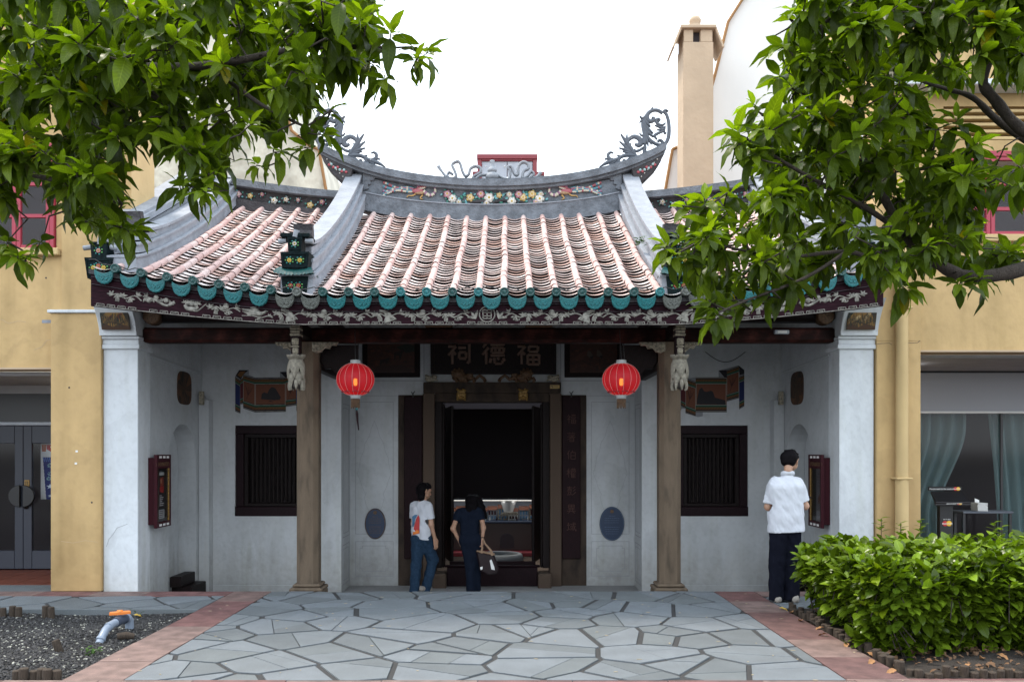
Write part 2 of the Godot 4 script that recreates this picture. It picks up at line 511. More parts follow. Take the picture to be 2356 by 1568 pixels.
func stone(parent: Node, poly: PackedVector2Array, kind: String, called: String, top := 0.0) -> void:
	var b := B.new()
	# outline is x,z of the world; slab is built lying down
	var flat := PackedVector2Array()
	for p in poly: flat.append(Vector2(p.x, -p.y))
	b.slab(flat, 0.03, Transform3D(Basis(Vector3.RIGHT, -PI / 2), Vector3(0, top - 0.03 + rng.randf_range(-0.002, 0.002), 0)), 0.002, false)
	part(parent, called, b, M[kind])

func crazy_paving(parent: Node, x0: float, x1: float, z0: float, z1: float, nx: int, nz: int, split: float) -> void:
	var sites := []
	for i in range(-1, nx + 1):
		for j in range(-1, nz + 1):
			sites.append(Vector2(x0 + (i + 0.5 + rng.randf_range(-0.5, 0.5) + (0.4 if j % 2 else 0.0)) * (x1 - x0) / nx, z0 + (j + 0.5 + rng.randf_range(-0.5, 0.5)) * (z1 - z0) / nz))
			if rng.randf() < 0.10: sites.pop_back()
	for s in sites:
		var cellp := [Vector2(x0, z0), Vector2(x1, z0), Vector2(x1, z1), Vector2(x0, z1)]
		for o in sites:
			if o == s or cellp.is_empty() or s.distance_to(o) > 3.5: continue
			cellp = cut(cellp, (s + o) * 0.5, (o - s).normalized())
		if cellp.size() < 3: continue
		var shrunk := cellp
		for i in cellp.size():
			var a: Vector2 = cellp[i]
			var b: Vector2 = cellp[(i + 1) % cellp.size()]
			if a.distance_to(b) < 0.001: continue
			var edge: bool = (absf(a.x - b.x) < 0.001 and (absf(a.x - x0) < 0.001 or absf(a.x - x1) < 0.001)) or (absf(a.y - b.y) < 0.001 and (absf(a.y - z0) < 0.001 or absf(a.y - z1) < 0.001))
			var o := (b - a).orthogonal().normalized()
			var mid := Vector2.ZERO
			for q in cellp: mid += q / cellp.size()
			if (mid - a).dot(o) > 0.0: o = -o
			shrunk = cut(shrunk, a - o * (0.004 if edge else rng.randf_range(0.016, 0.031)), o)
		var area := 0.0
		for i in shrunk.size(): area += (shrunk[i] as Vector2).cross(shrunk[(i + 1) % shrunk.size()])
		if shrunk.size() < 3 or absf(area) < 0.03: continue
		var pieces := [shrunk]
		if rng.randf() < split and absf(area) > 0.25:
			var mid := Vector2.ZERO
			for q in shrunk: mid += q / shrunk.size()
			var dir := Vector2.from_angle(rng.randf_range(0.0, PI))
			mid += dir * rng.randf_range(-0.1, 0.1)
			pieces = [cut(shrunk, mid - dir * 0.004, dir), cut(shrunk, mid + dir * 0.004, -dir)]
		if pieces.size() == 2 and rng.randf() < 0.4:
			var big: Array = pieces[0]
			var mid := Vector2.ZERO
			for q in big: mid += q / big.size()
			var dir := Vector2.from_angle(rng.randf_range(0.0, PI))
			pieces = [pieces[1], cut(big, mid - dir * 0.003, dir), cut(big, mid + dir * 0.003, -dir)]
		for pc in pieces:
			var clean := PackedVector2Array()
			for q in pc:
				if clean.is_empty() or (clean[-1].distance_to(q) > 0.012 and clean[0].distance_to(q) > 0.012): clean.append(q)
			if clean.size() >= 3: stone(parent, clean, "granite_%d" % [0, 0, 1, 2, 2, 3][rng.randi() % 6], "paving_stone")

func border(parent: Node, x0: float, x1: float, z0: float, z1: float, along_z: bool, step: float) -> void:
	var a := z0 if along_z else x0
	var e := z1 if along_z else x1
	while a < e - 0.02:
		var b := minf(a + step * rng.randf_range(0.97, 1.03), e)
		var q := PackedVector2Array([Vector2(x0 + 0.003, a + 0.003), Vector2(x1 - 0.003, a + 0.003), Vector2(x1 - 0.003, b - 0.003), Vector2(x0 + 0.003, b - 0.003)]) if along_z else PackedVector2Array([Vector2(a + 0.003, z0 + 0.003), Vector2(b - 0.003, z0 + 0.003), Vector2(b - 0.003, z1 - 0.003), Vector2(a + 0.003, z1 - 0.003)])
		stone(parent, q, "pink_stone_%d" % (rng.randi() % 4), "border_tile")
		a = b

func ground() -> void:
	var g := B.new()
	g.quad(Vector3(-150, -0.6, 150), Vector3(150, -0.6, 150), Vector3(150, -0.6, -150), Vector3(-150, -0.6, -150))
	tag(part(self, "ground", g, M.asphalt), "grey ground under and around everything", "ground", "", "structure")
	var pf := B.new()
	pf.box(-4.9, 4.5, -0.55, -0.4, -3.2, -0.02)
	tag(part(self, "porch_floor", pf, M.porch_paving), "stone floor of the sunken temple porch", "floor", "", "structure")
	var road := B.new()
	road.box(-60, 60, -0.5, -0.05, 7.6, 60)
	tag(part(self, "street", road, M.asphalt), "grey street behind the viewpoint", "road", "", "structure")
	var plaza := struct("plaza", "plaza of irregular blue-grey granite slabs with dark pebble joints")
	var base := B.new()
	base.box(-2.89, 2.58, -0.5, -0.012, -0.02, 4.18)
	part(plaza, "pebble_joint", base, M.pebble_joint)
	crazy_paving(plaza, -2.89, 2.58, -0.01, 4.18, 9, 8, 0.85)
	var bits := []
	for k in 90: bits.append(Transform3D(Basis(Vector3.UP, rng.randf() * 6.3).scaled(Vector3(rng.randf_range(0.5, 1.6), 1, rng.randf_range(0.4, 1.0))), Vector3(rng.randf_range(-3.3, 3.0), 0.004, rng.randf_range(0.1, 4.3))))
	var bit := B.new()
	bit.slab(PackedVector2Array(v2([-0.016, 0.0, -0.004, -0.007, 0.012, -0.003, 0.016, 0.004, 0.0, 0.007])), 0.003, Transform3D(Basis(Vector3.RIGHT, -PI / 2), Vector3.ZERO))
	tag(stuff(self, "litter", bit.mesh(), M.litter, bits), "small dry leaf bits scattered over the plaza", "litter", "", "stuff")
	var left := struct("left_pavement", "narrow grey slab pavement in front of the left shophouse")
	base = B.new()
	base.box(-14, -3.365, -0.5, -0.012, 0.33, 1.22)
	part(left, "pebble_joint", base, M.pebble_joint)
	crazy_paving(left, -8.5, -3.37, 0.34, 1.20, 7, 2, 0.6)
	var kerb := B.new()
	kerb.box(-14, -3.365, -0.3, 0.002, 1.20, 1.235, 0.004)
	part(left, "kerb_strip", kerb, M.granite_1)
	var right := struct("right_pavement", "narrow grey slab pavement between the temple and the hedge bed")
	base = B.new()
	base.box(3.075, 14, -0.5, -0.012, 0.33, 1.15)
	part(right, "pebble_joint", base, M.pebble_joint)
	crazy_paving(right, 3.075, 7.5, 0.34, 1.15, 6, 2, 0.6)
	var strips := struct("pink_border", "bands of pink granite tiles edging the grey paving")
	base = B.new()
	base.box(-3.36, -2.895, -0.5, -0.012, -0.02, 4.18)
	base.box(2.585, 3.07, -0.5, -0.012, -0.02, 4.18)
	base.box(-14, -3.365, -0.5, -0.012, -0.02, 0.325)
	base.box(3.075, 14, -0.5, -0.012, -0.02, 0.325)
	base.box(-14, 14, -0.5, -0.012, 4.185, 7.6)
	part(strips, "mortar_bed", base, M.pebble_joint)
	border(strips, -3.36, -2.895, -0.01, 4.18, true, 0.72)
	border(strips, 2.585, 3.07, -0.01, 4.18, true, 0.70)
	border(strips, -9.0, -3.365, -0.01, 0.325, false, 0.66)
	border(strips, 3.075, 8.0, -0.01, 0.325, false, 0.66)
	border(strips, -4.5, 4.5, 4.185, 4.65, false, 0.72)

# ---- the temple
var temple: Node3D

func bx(off0: float, off1: float, y0: float, y1: float, z0: float, z1: float, s: float, ch := 0.0) -> B:
	var b := B.new()
	b.box(AX + s * off0, AX + s * off1, y0, y1, z0, z1, ch)
	return b

func bead(b: B, pts: Array, w: float, h: float, xf: Transform3D, shut := true) -> void:   # a thin flat line laid along an outline
	var k := pts.size()
	for i in (k if shut else k - 1):
		var p: Vector2 = pts[i]
		var q: Vector2 = pts[(i + 1) % k]
		var d := (q - p)
		var x := Vector3(d.x, d.y, 0).normalized()
		b.obox(xf * Transform3D(Basis(x, Vector3(-x.y, x.x, 0), Vector3(0, 0, 1)), Vector3((p.x + q.x) / 2, (p.y + q.y) / 2, h / 2)), Vector3(d.length() + w * 0.5, w, h))

func flip(s: float, at: Vector3) -> Transform3D:   # x mirrored when s is -1
	return Transform3D(Basis(Vector3(s, 0, 0), Vector3.UP, Vector3(0, 0, 1)), at)

func facing_axis(s: float, x: float) -> Transform3D:   # plane on a side wall: local x runs along world -z, local y up, local z towards the axis
	return Transform3D(Basis(Vector3(0, 0, -1), Vector3.UP, Vector3(-s, 0, 0)), Vector3(x, 0, 0))

func temple_walls() -> void:
	temple = thing("temple", "small grey-white Chinese temple with curved tiled roof and recessed porch", "temple")
	for s in [-1.0, 1.0]:
		# side wall of the porch with an arched niche
		var w: MeshInstance3D
		var o := PackedVector2Array()
		for p in [[0.42, -0.5], [1.03, -0.5], [1.03, 1.62]]: o.append(Vector2(p[0], p[1]))
		for k in range(1, 12): o.append(Vector2(1.55 - 0.52 * cos(PI * k / 12.0), 1.62 + 0.50 * sin(PI * k / 12.0)))
		for p in [[2.07, 1.62], [2.07, -0.5], [3.3, -0.5], [3.3, 4.3], [0.42, 3.5]]: o.append(Vector2(p[0], p[1]))
		var b := B.new()
		b.slab(o, 0.26, Transform3D(Basis(Vector3(0, 0, -1), Vector3.UP, Vector3(-s, 0, 0)), Vector3(AX + s * 4.62, 0, 0)))
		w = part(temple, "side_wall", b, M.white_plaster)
		b = bx(4.623, 4.79, -0.5, 3.9, -0.42, -3.3, s)
		part(w, "niche_back", b, M.white_plaster)
		b = B.new()
		var fa := facing_axis(s, AX + s * 4.36)
		b.obox(fa * Transform3D(Basis(Vector3(0, 0, 1), -0.03), Vector3(1.3, 2.93, 0.012)), Vector3(1.9, 0.03, 0.024), 0.006)
		b.obox(fa * Transform3D(Basis(), Vector3(2.25, 2.55, 0.02)), Vector3(0.19, 0.035, 0.05), 0.008)
		b.obox(fa * Transform3D(Basis(), Vector3(2.25, 2.51, 0.012)), Vector3(0.17, 0.03, 0.03), 0.006)
		part(w, "wall_moulding", b, M.white_plaster)
		b = bx(4.20, 4.355, -0.45, 2.50, -2.16, -2.345, s, 0.008)
		part(w, "corner_pilaster", b, M.white_plaster)
		# small dark painting in a rounded frame
		b = B.new()
		var r := PackedVector2Array()
		for k in 24:
			var a := TAU * k / 24.0
			r.append(Vector2(1.60 + 0.27 * signf(cos(a)) * pow(absf(cos(a)), 0.55), 2.63 + 0.235 * signf(sin(a)) * pow(absf(sin(a)), 0.55)))
		b.slab(r, 0.012, fa, 0.004)
		part(w, "wall_painting", b, small_scene(s))
		# dark steps at the foot of the niche
		b = bx(4.08, 4.355, -0.42, -0.12, -1.12, -1.7, s, 0.01)
		b.box(AX + s * 4.2, AX + s * 4.355, -0.119, 0.03, -1.05, -1.6, 0.01)
		b.box(AX + s * 3.75, AX + s * 4.079, -0.42, -0.34, -1.2, -1.8, 0.01)
		part(temple, "step_block", b, M.black_wood)
		# white end pillar with its capital and painted corbel
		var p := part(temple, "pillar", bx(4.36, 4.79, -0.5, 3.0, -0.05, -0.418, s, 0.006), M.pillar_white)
		if s < 0.0:
			b = B.new()
			bead(b, [Vector2(-4.96, 0.55), Vector2(-4.93, 0.64), Vector2(-4.88, 0.70), Vector2(-4.83, 0.78), Vector2(-4.78, 0.80), Vector2(-4.70, 0.83)], 0.005, 0.002, Transform3D(Basis(), Vector3(0, 0, -0.05)), false)
			part(p, "crack", b, M.groove)
		b = bx(4.33, 4.82, 3.0, 3.055, -0.02, -0.45, s, 0.008)
		b.box(AX + s * 4.345, AX + s * 4.805, 3.057, 3.12, -0.035, -0.45, 0.006)
		b.box(AX + s * 4.33, AX + s * 4.82, 3.122, 3.16, -0.01, -0.45, 0.008)
		part(p, "capital", b, M.pillar_white)
		b = B.new()
		var side := PackedVector2Array()
		for k in 9: side.append(Vector2(0.03 + 0.24 * pow(k / 8.0, 1.7), 3.162 + 0.42 * k / 8.0))
		side.append(Vector2(-0.45, 3.582)); side.append(Vector2(-0.45, 3.162))
		b.slab(side, 0.46, Transform3D(Basis(Vector3(0, 0, 1), Vector3.UP, Vector3(-1, 0, 0)), Vector3(AX + s * 4.575 + 0.23, 0, 0)), 0.008)
		part(p, "corbel", b, M.pillar_white)
		b = B.new()
		b.obox(Transform3D(Basis(Vector3(1, 0, 0), 0.28), Vector3(AX + s * 4.575, 3.345, 0.105)), Vector3(0.35, 0.25, 0.02), 0.003)
		part(p, "painted_panel", b, bird_panel(s))
		# wall behind the porch with the barred window
		var z := -2.35
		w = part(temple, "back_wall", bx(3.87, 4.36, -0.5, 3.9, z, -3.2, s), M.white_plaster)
		b = bx(2.266, 2.78, -0.5, 3.9, z, -3.2, s)
		b.box(AX + s * 2.78, AX + s * 3.87, -0.5, 0.757, z, -3.2)
		b.box(AX + s * 2.78, AX + s * 3.87, 2.126, 3.9, z, -3.2)
		part(w, "wall_field", b, M.white_plaster)
		b = bx(2.50, 4.2, -0.45, -0.28, z + 0.016, z, s, 0.004)
		b.box(AX + s * 2.48, AX + s * 2.512, -0.5, 3.5, z + 0.008, z, 0.003)
		part(w, "plinth_line", b, M.white_plaster)
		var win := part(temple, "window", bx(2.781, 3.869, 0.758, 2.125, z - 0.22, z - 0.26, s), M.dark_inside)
		b = bx(2.781, 3.869, 2.0, 2.125, z - 0.03, z - 0.2, s, 0.006)
		b.box(AX + s * 2.781, AX + s * 3.869, 0.758, 0.90, z + 0.012, z - 0.2, 0.006)
		b.box(AX + s * 2.781, AX + s * 2.90, 0.902, 1.998, z - 0.03, z - 0.2, 0.006)
		b.box(AX + s * 3.75, AX + s * 3.869, 0.902, 1.998, z - 0.03, z - 0.2, 0.006)
		part(win, "window_frame", b, M.window_wood)
		b = bx(2.902, 3.748, 1.94, 1.998, z - 0.06, z - 0.19, s, 0.005)
		b.box(AX + s * 2.902, AX + s * 2.96, 0.902, 1.938, z - 0.06, z - 0.19, 0.005)
		b.box(AX + s * 3.69, AX + s * 3.748, 0.902, 1.938, z - 0.06, z - 0.19, 0.005)
		b.box(AX + s * 2.962, AX + s * 3.688, 0.902, 0.95, z - 0.06, z - 0.19, 0.005)
		part(win, "inner_frame", b, M.black_wood)
		for k in 11:
			b = bx(2.985 + k * 0.063, 3.025 + k * 0.063, 0.951, 1.939, z - 0.10, z - 0.15, s, 0.012)
			part(win, "window_bar", b, M.black_wood)
		scroll_painting(s)
		# door bay: return panel lines and white panels
		var dz := -3.1
		var panel := part(temple, "door_side_panel", bx(1.50, 2.266, -0.5, 3.9, dz, -3.6, s), M.white_plaster)
		b = B.new()
		var xf := flip(s, Vector3(AX, 0, dz))
		bead(b, [Vector2(1.58, 0.42), Vector2(2.18, 0.42), Vector2(2.18, 2.52), Vector2(1.58, 2.52)], 0.007, 0.004, xf)
		bead(b, [Vector2(1.58, -0.25), Vector2(2.18, -0.25), Vector2(2.18, 0.30), Vector2(1.58, 0.30)], 0.007, 0.004, xf)
		bead(b, [Vector2(1.70, -0.17), Vector2(2.07, -0.17), Vector2(2.07, -0.13), Vector2(2.11, -0.13), Vector2(2.11, 0.19), Vector2(2.07, 0.19), Vector2(2.07, 0.23), Vector2(1.70, 0.23), Vector2(1.70, 0.19), Vector2(1.66, 0.19), Vector2(1.66, -0.13), Vector2(1.70, -0.13)], 0.007, 0.004, xf)
		bead(b, [Vector2(1.515, 2.62), Vector2(2.26, 2.62)], 0.007, 0.004, xf, false)
		var leaf := []   # pointed cloud-collar outline
		for q in [[0, 0.72], [0.07, 0.86], [0.13, 1.0], [0.16, 1.12], [0.14, 1.17], [0.20, 1.30], [0.22, 1.38], [0.27, 1.50], [0.235, 1.62], [0.22, 1.75], [0.17, 1.86], [0.15, 1.98], [0.08, 2.10], [0.05, 2.22], [0.0, 2.34]]: leaf.append(Vector2(1.88 + q[0], q[1] - 0.12))
		for k in range(13, 0, -1): leaf.append(Vector2(3.76 - leaf[k].x, leaf[k].y))
		bead(b, leaf, 0.004, 0.003, xf)
		part(panel, "panel_line", b, M.groove)
		b = B.new()
		xf = Transform3D(Basis(Vector3(0, 0, -1), Vector3.UP, Vector3(-s, 0, 0)), Vector3(AX + s * 2.266, 0, 0))
		for yy in [[0.42, 2.46], [-0.3, 0.30]]:
			bead(b, [Vector2(2.47, yy[0]), Vector2(3.0, yy[0]), Vector2(3.0, yy[1]), Vector2(2.47, yy[1])], 0.01, 0.004, xf)
			bead(b, [Vector2(2.53, yy[0] + 0.06), Vector2(2.94, yy[0] + 0.06), Vector2(2.94, yy[1] - 0.06), Vector2(2.53, yy[1] - 0.06)], 0.008, 0.004, xf)
		part(panel, "return_line", b, M.groove)
		# dark stone behind the couplet board and the stone door post
		part(temple, "jamb_stone", bx(1.10, 1.499, -0.5, 2.63, dz + 0.02, -3.55, s, 0.006), M.dark_stone)
		part(temple, "door_post", bx(0.915, 1.098, -0.5, 2.655, dz + 0.09, -3.5, s, 0.012), M.post_stone)
		b = bx(0.80, 0.913, -0.12, 2.52, dz + 0.02, -3.5, s, 0.006)
		b.box(AX + s * 0.77, AX + s * 0.80, -0.12, 2.49, dz - 0.03, -3.4, 0.006)
		part(temple, "door_frame", b, M.black_wood)
		part(temple, "threshold_stone", bx(0.72, 0.93, -0.5, -0.18, dz + 0.30, dz - 0.1, s, 0.02), M.post_stone)
		b = B.new()
		b.obox(Transform3D(Basis(Vector3.UP, s * 1.36), Vector3(AX + s * 0.74, 1.2, -3.82)), Vector3(0.74, 2.56, 0.05), 0.008)
		for yy in [0.35, 1.5]:
			b.obox(Transform3D(Basis(Vector3.UP, s * 1.36), Vector3(AX + s * 0.71, yy + 0.25, -3.82)), Vector3(0.5, 0.8, 0.04), 0.012)
		part(temple, "door_leaf", b, M.black_wood)
		# painting above the side panel, in a dark frame
		var fr := bx(1.15, 2.07, 2.91, 3.56, dz + 0.03, dz, s, 0.008)
		var pf := part(temple, "framed_painting", fr, M.black_wood)
		b = bx(1.235, 1.985, 2.985, 3.5, dz + 0.045, dz + 0.028, s, 0.004)
		part(pf, "painting", b, animals_painting(s))
		b = B.new()
		xf = flip(s, Vector3(AX, 0, dz))
		bead(b, [Vector2(1.09, 2.86), Vector2(2.15, 2.86)], 0.012, 0.006, xf, false)
		bead(b, [Vector2(1.09, 2.66), Vector2(1.09, 3.5)], 0.012, 0.006, xf, false)
		part(pf, "panel_line", b, M.groove)
	var head := B.new()
	head.box(AX - 1.499, AX + 1.499, 2.632, 3.9, -3.1, -3.5)
	part(temple, "wall_over_door", head, M.white_plaster)
	var lin := B.new()
	lin.box(AX - 1.09, AX + 1.09, 2.656, 2.83, -3.0, -3.3, 0.008)
	lin.box(AX - 0.913, AX + 0.913, 2.52, 2.654, -3.06, -3.4, 0.006)
	part(temple, "lintel", lin, M.dark_stone)
	var sill := B.new()
	sill.box(AX - 0.718, AX + 0.718, -0.5, -0.10, -3.0, -3.1, 0.01)
	sill.box(AX - 0.76, AX + 0.76, -0.098, -0.07, -2.98, -3.12, 0.012)
	sill.box(AX - 0.70, AX + 0.70, -0.12, -0.055, -3.4, -3.46, 0.01)
	part(temple, "threshold", sill, M.window_wood)
	for s in [-1.0, 1.0]:   # gilded square studs on the lintel
		var b := B.new()
		var cx: float = AX + s * 0.49
		b.box(cx - 0.075, cx + 0.075, 2.55, 2.72, -2.995, -3.05, 0.02)
		for k in 5:
			b.blob(Vector3(cx + (k - 2) * 0.03, 2.70 + 0.012 * cos(k * 2.0), -2.99), Vector3(0.022, 0.02, 0.02))
			b.blob(Vector3(cx + (k - 2) * 0.028, 2.60 - 0.02 * absf(k - 2), -2.99), Vector3(0.02, 0.024, 0.02))
		b.tube([Vector3(cx - 0.06, 2.65, -2.985), Vector3(cx - 0.03, 2.64, -2.98), Vector3(cx, 2.65, -2.975), Vector3(cx + 0.03, 2.64, -2.98), Vector3(cx + 0.06, 2.65, -2.985)], [0.012], 6)
		part(temple, "door_stud", b, M.gilt)
		# lion-dog carving crouching on the lintel
		b = B.new()
		cx = AX + s * 0.47
		b.blob(Vector3(cx, 2.895, -2.98), Vector3(0.17, 0.07, 0.07))
		b.blob(Vector3(cx + s * 0.07, 2.955, -2.95), Vector3(0.10, 0.075, 0.085))
		b.blob(Vector3(cx - s * 0.12, 2.94, -2.97), Vector3(0.055, 0.06, 0.05))
		for k in 9:
			var a := TAU * k / 9.0
			b.blob(Vector3(cx + s * 0.07 + 0.085 * cos(a), 2.96 + 0.065 * sin(a), -2.92), Vector3(0.026, 0.026, 0.026), Basis(), 6, 4)
		b.tube([Vector3(cx - s * 0.12, 2.90, -2.96), Vector3(cx - s * 0.2, 2.87, -2.95), Vector3(cx - s * 0.27, 2.93, -2.95), Vector3(cx - s * 0.34, 2.88, -2.95), Vector3(cx - s * 0.36, 2.84, -2.93)], [0.035, 0.03, 0.025, 0.025, 0.03], 7)
		for q in [-0.1, 0.05, 0.17]:
			b.tube([Vector3(cx + q, 2.89, -2.95), Vector3(cx + q + 0.03, 2.85, -2.92), Vector3(cx + q + 0.01, 2.835, -2.88)], [0.03, 0.022, 0.026], 6)
		part(temple, "lion_carving", b, M.dull_gilt)
		b = B.new()
		cx = AX + s * 0.98
		b.blob(Vector3(cx, 2.88, -3.03), Vector3(0.09, 0.05, 0.04))
		b.blob(Vector3(cx - s * 0.06, 2.91, -3.02), Vector3(0.05, 0.035, 0.03))
		b.tube([Vector3(cx + s * 0.08, 2.93, -3.02), Vector3(cx - s * 0.02, 2.90, -3.0), Vector3(cx - s * 0.12, 2.85, -3.0)], [0.025, 0.02, 0.015], 6)
		part(temple, "bracket_carving", b, M.ivory_carving)

# pictures of flat painted work
func small_scene(s: float) -> Material:
	var key := "wall_painting_%d" % int(s)
	var img := Image.create(64, 64, false, Image.FORMAT_RGB8)
	img.fill(Color(0.24, 0.16, 0.10))
	for k in 40: fill(img, [Vector2(rng.randf() * 64, rng.randf() * 64), Vector2(rng.randf() * 64, rng.randf() * 64), Vector2(rng.randf() * 64, rng.randf() * 64)], Color(0.12, 0.09, 0.07).lerp(Color(0.40, 0.25, 0.14), rng.randf()))
	var m := picture(key, img, 0.7)
	m.uv1_triplanar = true; m.uv1_world_triplanar = true; m.uv1_scale = Vector3(1.9, 1.9, 1.9)
	return m

func panel_uv(m: StandardMaterial3D, x0: float, x1: float, y0: float, y1: float) -> StandardMaterial3D:   # lay a picture over the world rectangle
	m.uv1_triplanar = true; m.uv1_world_triplanar = true
	m.uv1_scale = Vector3(1.0 / (x1 - x0), 1.0 / (y1 - y0), 0.02)
	m.uv1_offset = Vector3(-x0 / (x1 - x0), -y0 / (y1 - y0), 0.0)
	m.uv1_triplanar_sharpness = 20.0
	return m

func bird_panel(s: float) -> Material:
	var img := Image.create(96, 72, false, Image.FORMAT_RGB8)
	img.fill(Color(0.50, 0.37, 0.17))
	var g := Color(0.10, 0.13, 0.10)
	fill(img, v2([0, 0, 30, 0, 12, 22, 0, 40]), g)
	fill(img, v2([96, 0, 70, 0, 88, 40, 96, 72]), Color(0.16, 0.12, 0.08))
	fill(img, v2([0, 72, 96, 72, 96, 60, 60, 50, 40, 62, 10, 48, 0, 56]), Color(0.26, 0.16, 0.09))
	for q in [[34, 30], [58, 34], [66, 22]]:
		fill(img, [Vector2(q[0] - 14, q[1] + 12), Vector2(q[0] - 6, q[1] - 2), Vector2(q[0] + 4, q[1] - 9), Vector2(q[0] + 9, q[1] - 4), Vector2(q[0] + 2, q[1] + 6)], Color(0.72, 0.62, 0.45) if s > 0 else Color(0.35, 0.16, 0.08))
		line(img, [Vector2(q[0] - 8, q[1] + 8), Vector2(q[0] - 4, q[1] + 20)], 2, Color(0.2, 0.1, 0.06))
	line(img, v2([0, 60, 30, 44, 62, 52, 96, 36]), 3, Color(0.22, 0.12, 0.07))
	for k in 60: fill(img, [Vector2(k * 1.6, 10 + 50 * rng.randf()), Vector2(k * 1.6 + 5, 14 + 50 * rng.randf()), Vector2(k * 1.6 + 2, 16 + 50 * rng.randf())], Color(0.3, 0.22, 0.12).lerp(g, rng.randf()))
	var m := picture("painted_panel_%d" % int(s), img, 0.6)
	var cx := AX + s * 4.575
	return panel_uv(m, cx - 0.178, cx + 0.178, 3.22, 3.47)

func animals_painting(s: float) -> Material:
	var img := Image.create(150, 100, false, Image.FORMAT_RGB8)
	img.fill(Color(0.22, 0.105, 0.062))
	for k in 140:
		var p := Vector2(rng.randf() * 150, rng.randf() * 100)
		fill(img, [p, p + Vector2(rng.randf() * 16, rng.randf() * 4), p + Vector2(rng.randf() * 14, 4 + rng.randf() * 5), p + Vector2(-3, 5)], Color(0.15, 0.08, 0.055).lerp(Color(0.30, 0.15, 0.08), rng.randf()))
	var d := Color(0.10, 0.055, 0.04)
	if s < 0.0:
		fill(img, v2([90, 22, 120, 12, 150, 16, 150, 34, 125, 40]), Color(0.07, 0.10, 0.07))
		fill(img, v2([85, 38, 105, 34, 112, 26, 116, 34, 110, 44, 106, 60, 102, 60, 100, 48, 90, 48, 88, 60, 85, 60]), d)
		fill(img, v2([40, 62, 64, 56, 70, 52, 70, 62, 62, 74, 58, 74, 57, 68, 46, 70, 44, 78, 40, 78]), d)
		fill(img, v2([30, 80, 110, 76, 140, 90, 140, 100, 20, 100]), Color(0.17, 0.09, 0.06))
	else:
		fill(img, v2([50, 0, 70, 14, 80, 8, 96, 20, 84, 30, 66, 22, 56, 30]), Color(0.22, 0.12, 0.08))
		for q in [[62, 44], [92, 42]]:
			fill(img, [Vector2(q[0] - 6, q[1] - 14), Vector2(q[0] + 4, q[1] - 8), Vector2(q[0] + 12, q[1] + 6), Vector2(q[0] + 6, q[1] + 14), Vector2(q[0] - 8, q[1] + 4)], Color(0.27, 0.22, 0.20))
			fill(img, [Vector2(q[0], q[1] + 8), Vector2(q[0] + 12, q[1] + 4), Vector2(q[0] + 10, q[1] + 16)], Color(0.06, 0.05, 0.06))
			line(img, [Vector2(q[0] + 2, q[1] + 14), Vector2(q[0] + 2, q[1] + 36)], 2, d)
		fill(img, v2([10, 60, 30, 40, 60, 30, 40, 60]), Color(0.27, 0.14, 0.09))
	var m := picture("animals_painting_%d" % int(s), img, 0.6)
	var a := AX + minf(s * 1.235, s * 1.985)
	return panel_uv(m, a, a + 0.75, 2.985, 3.5)

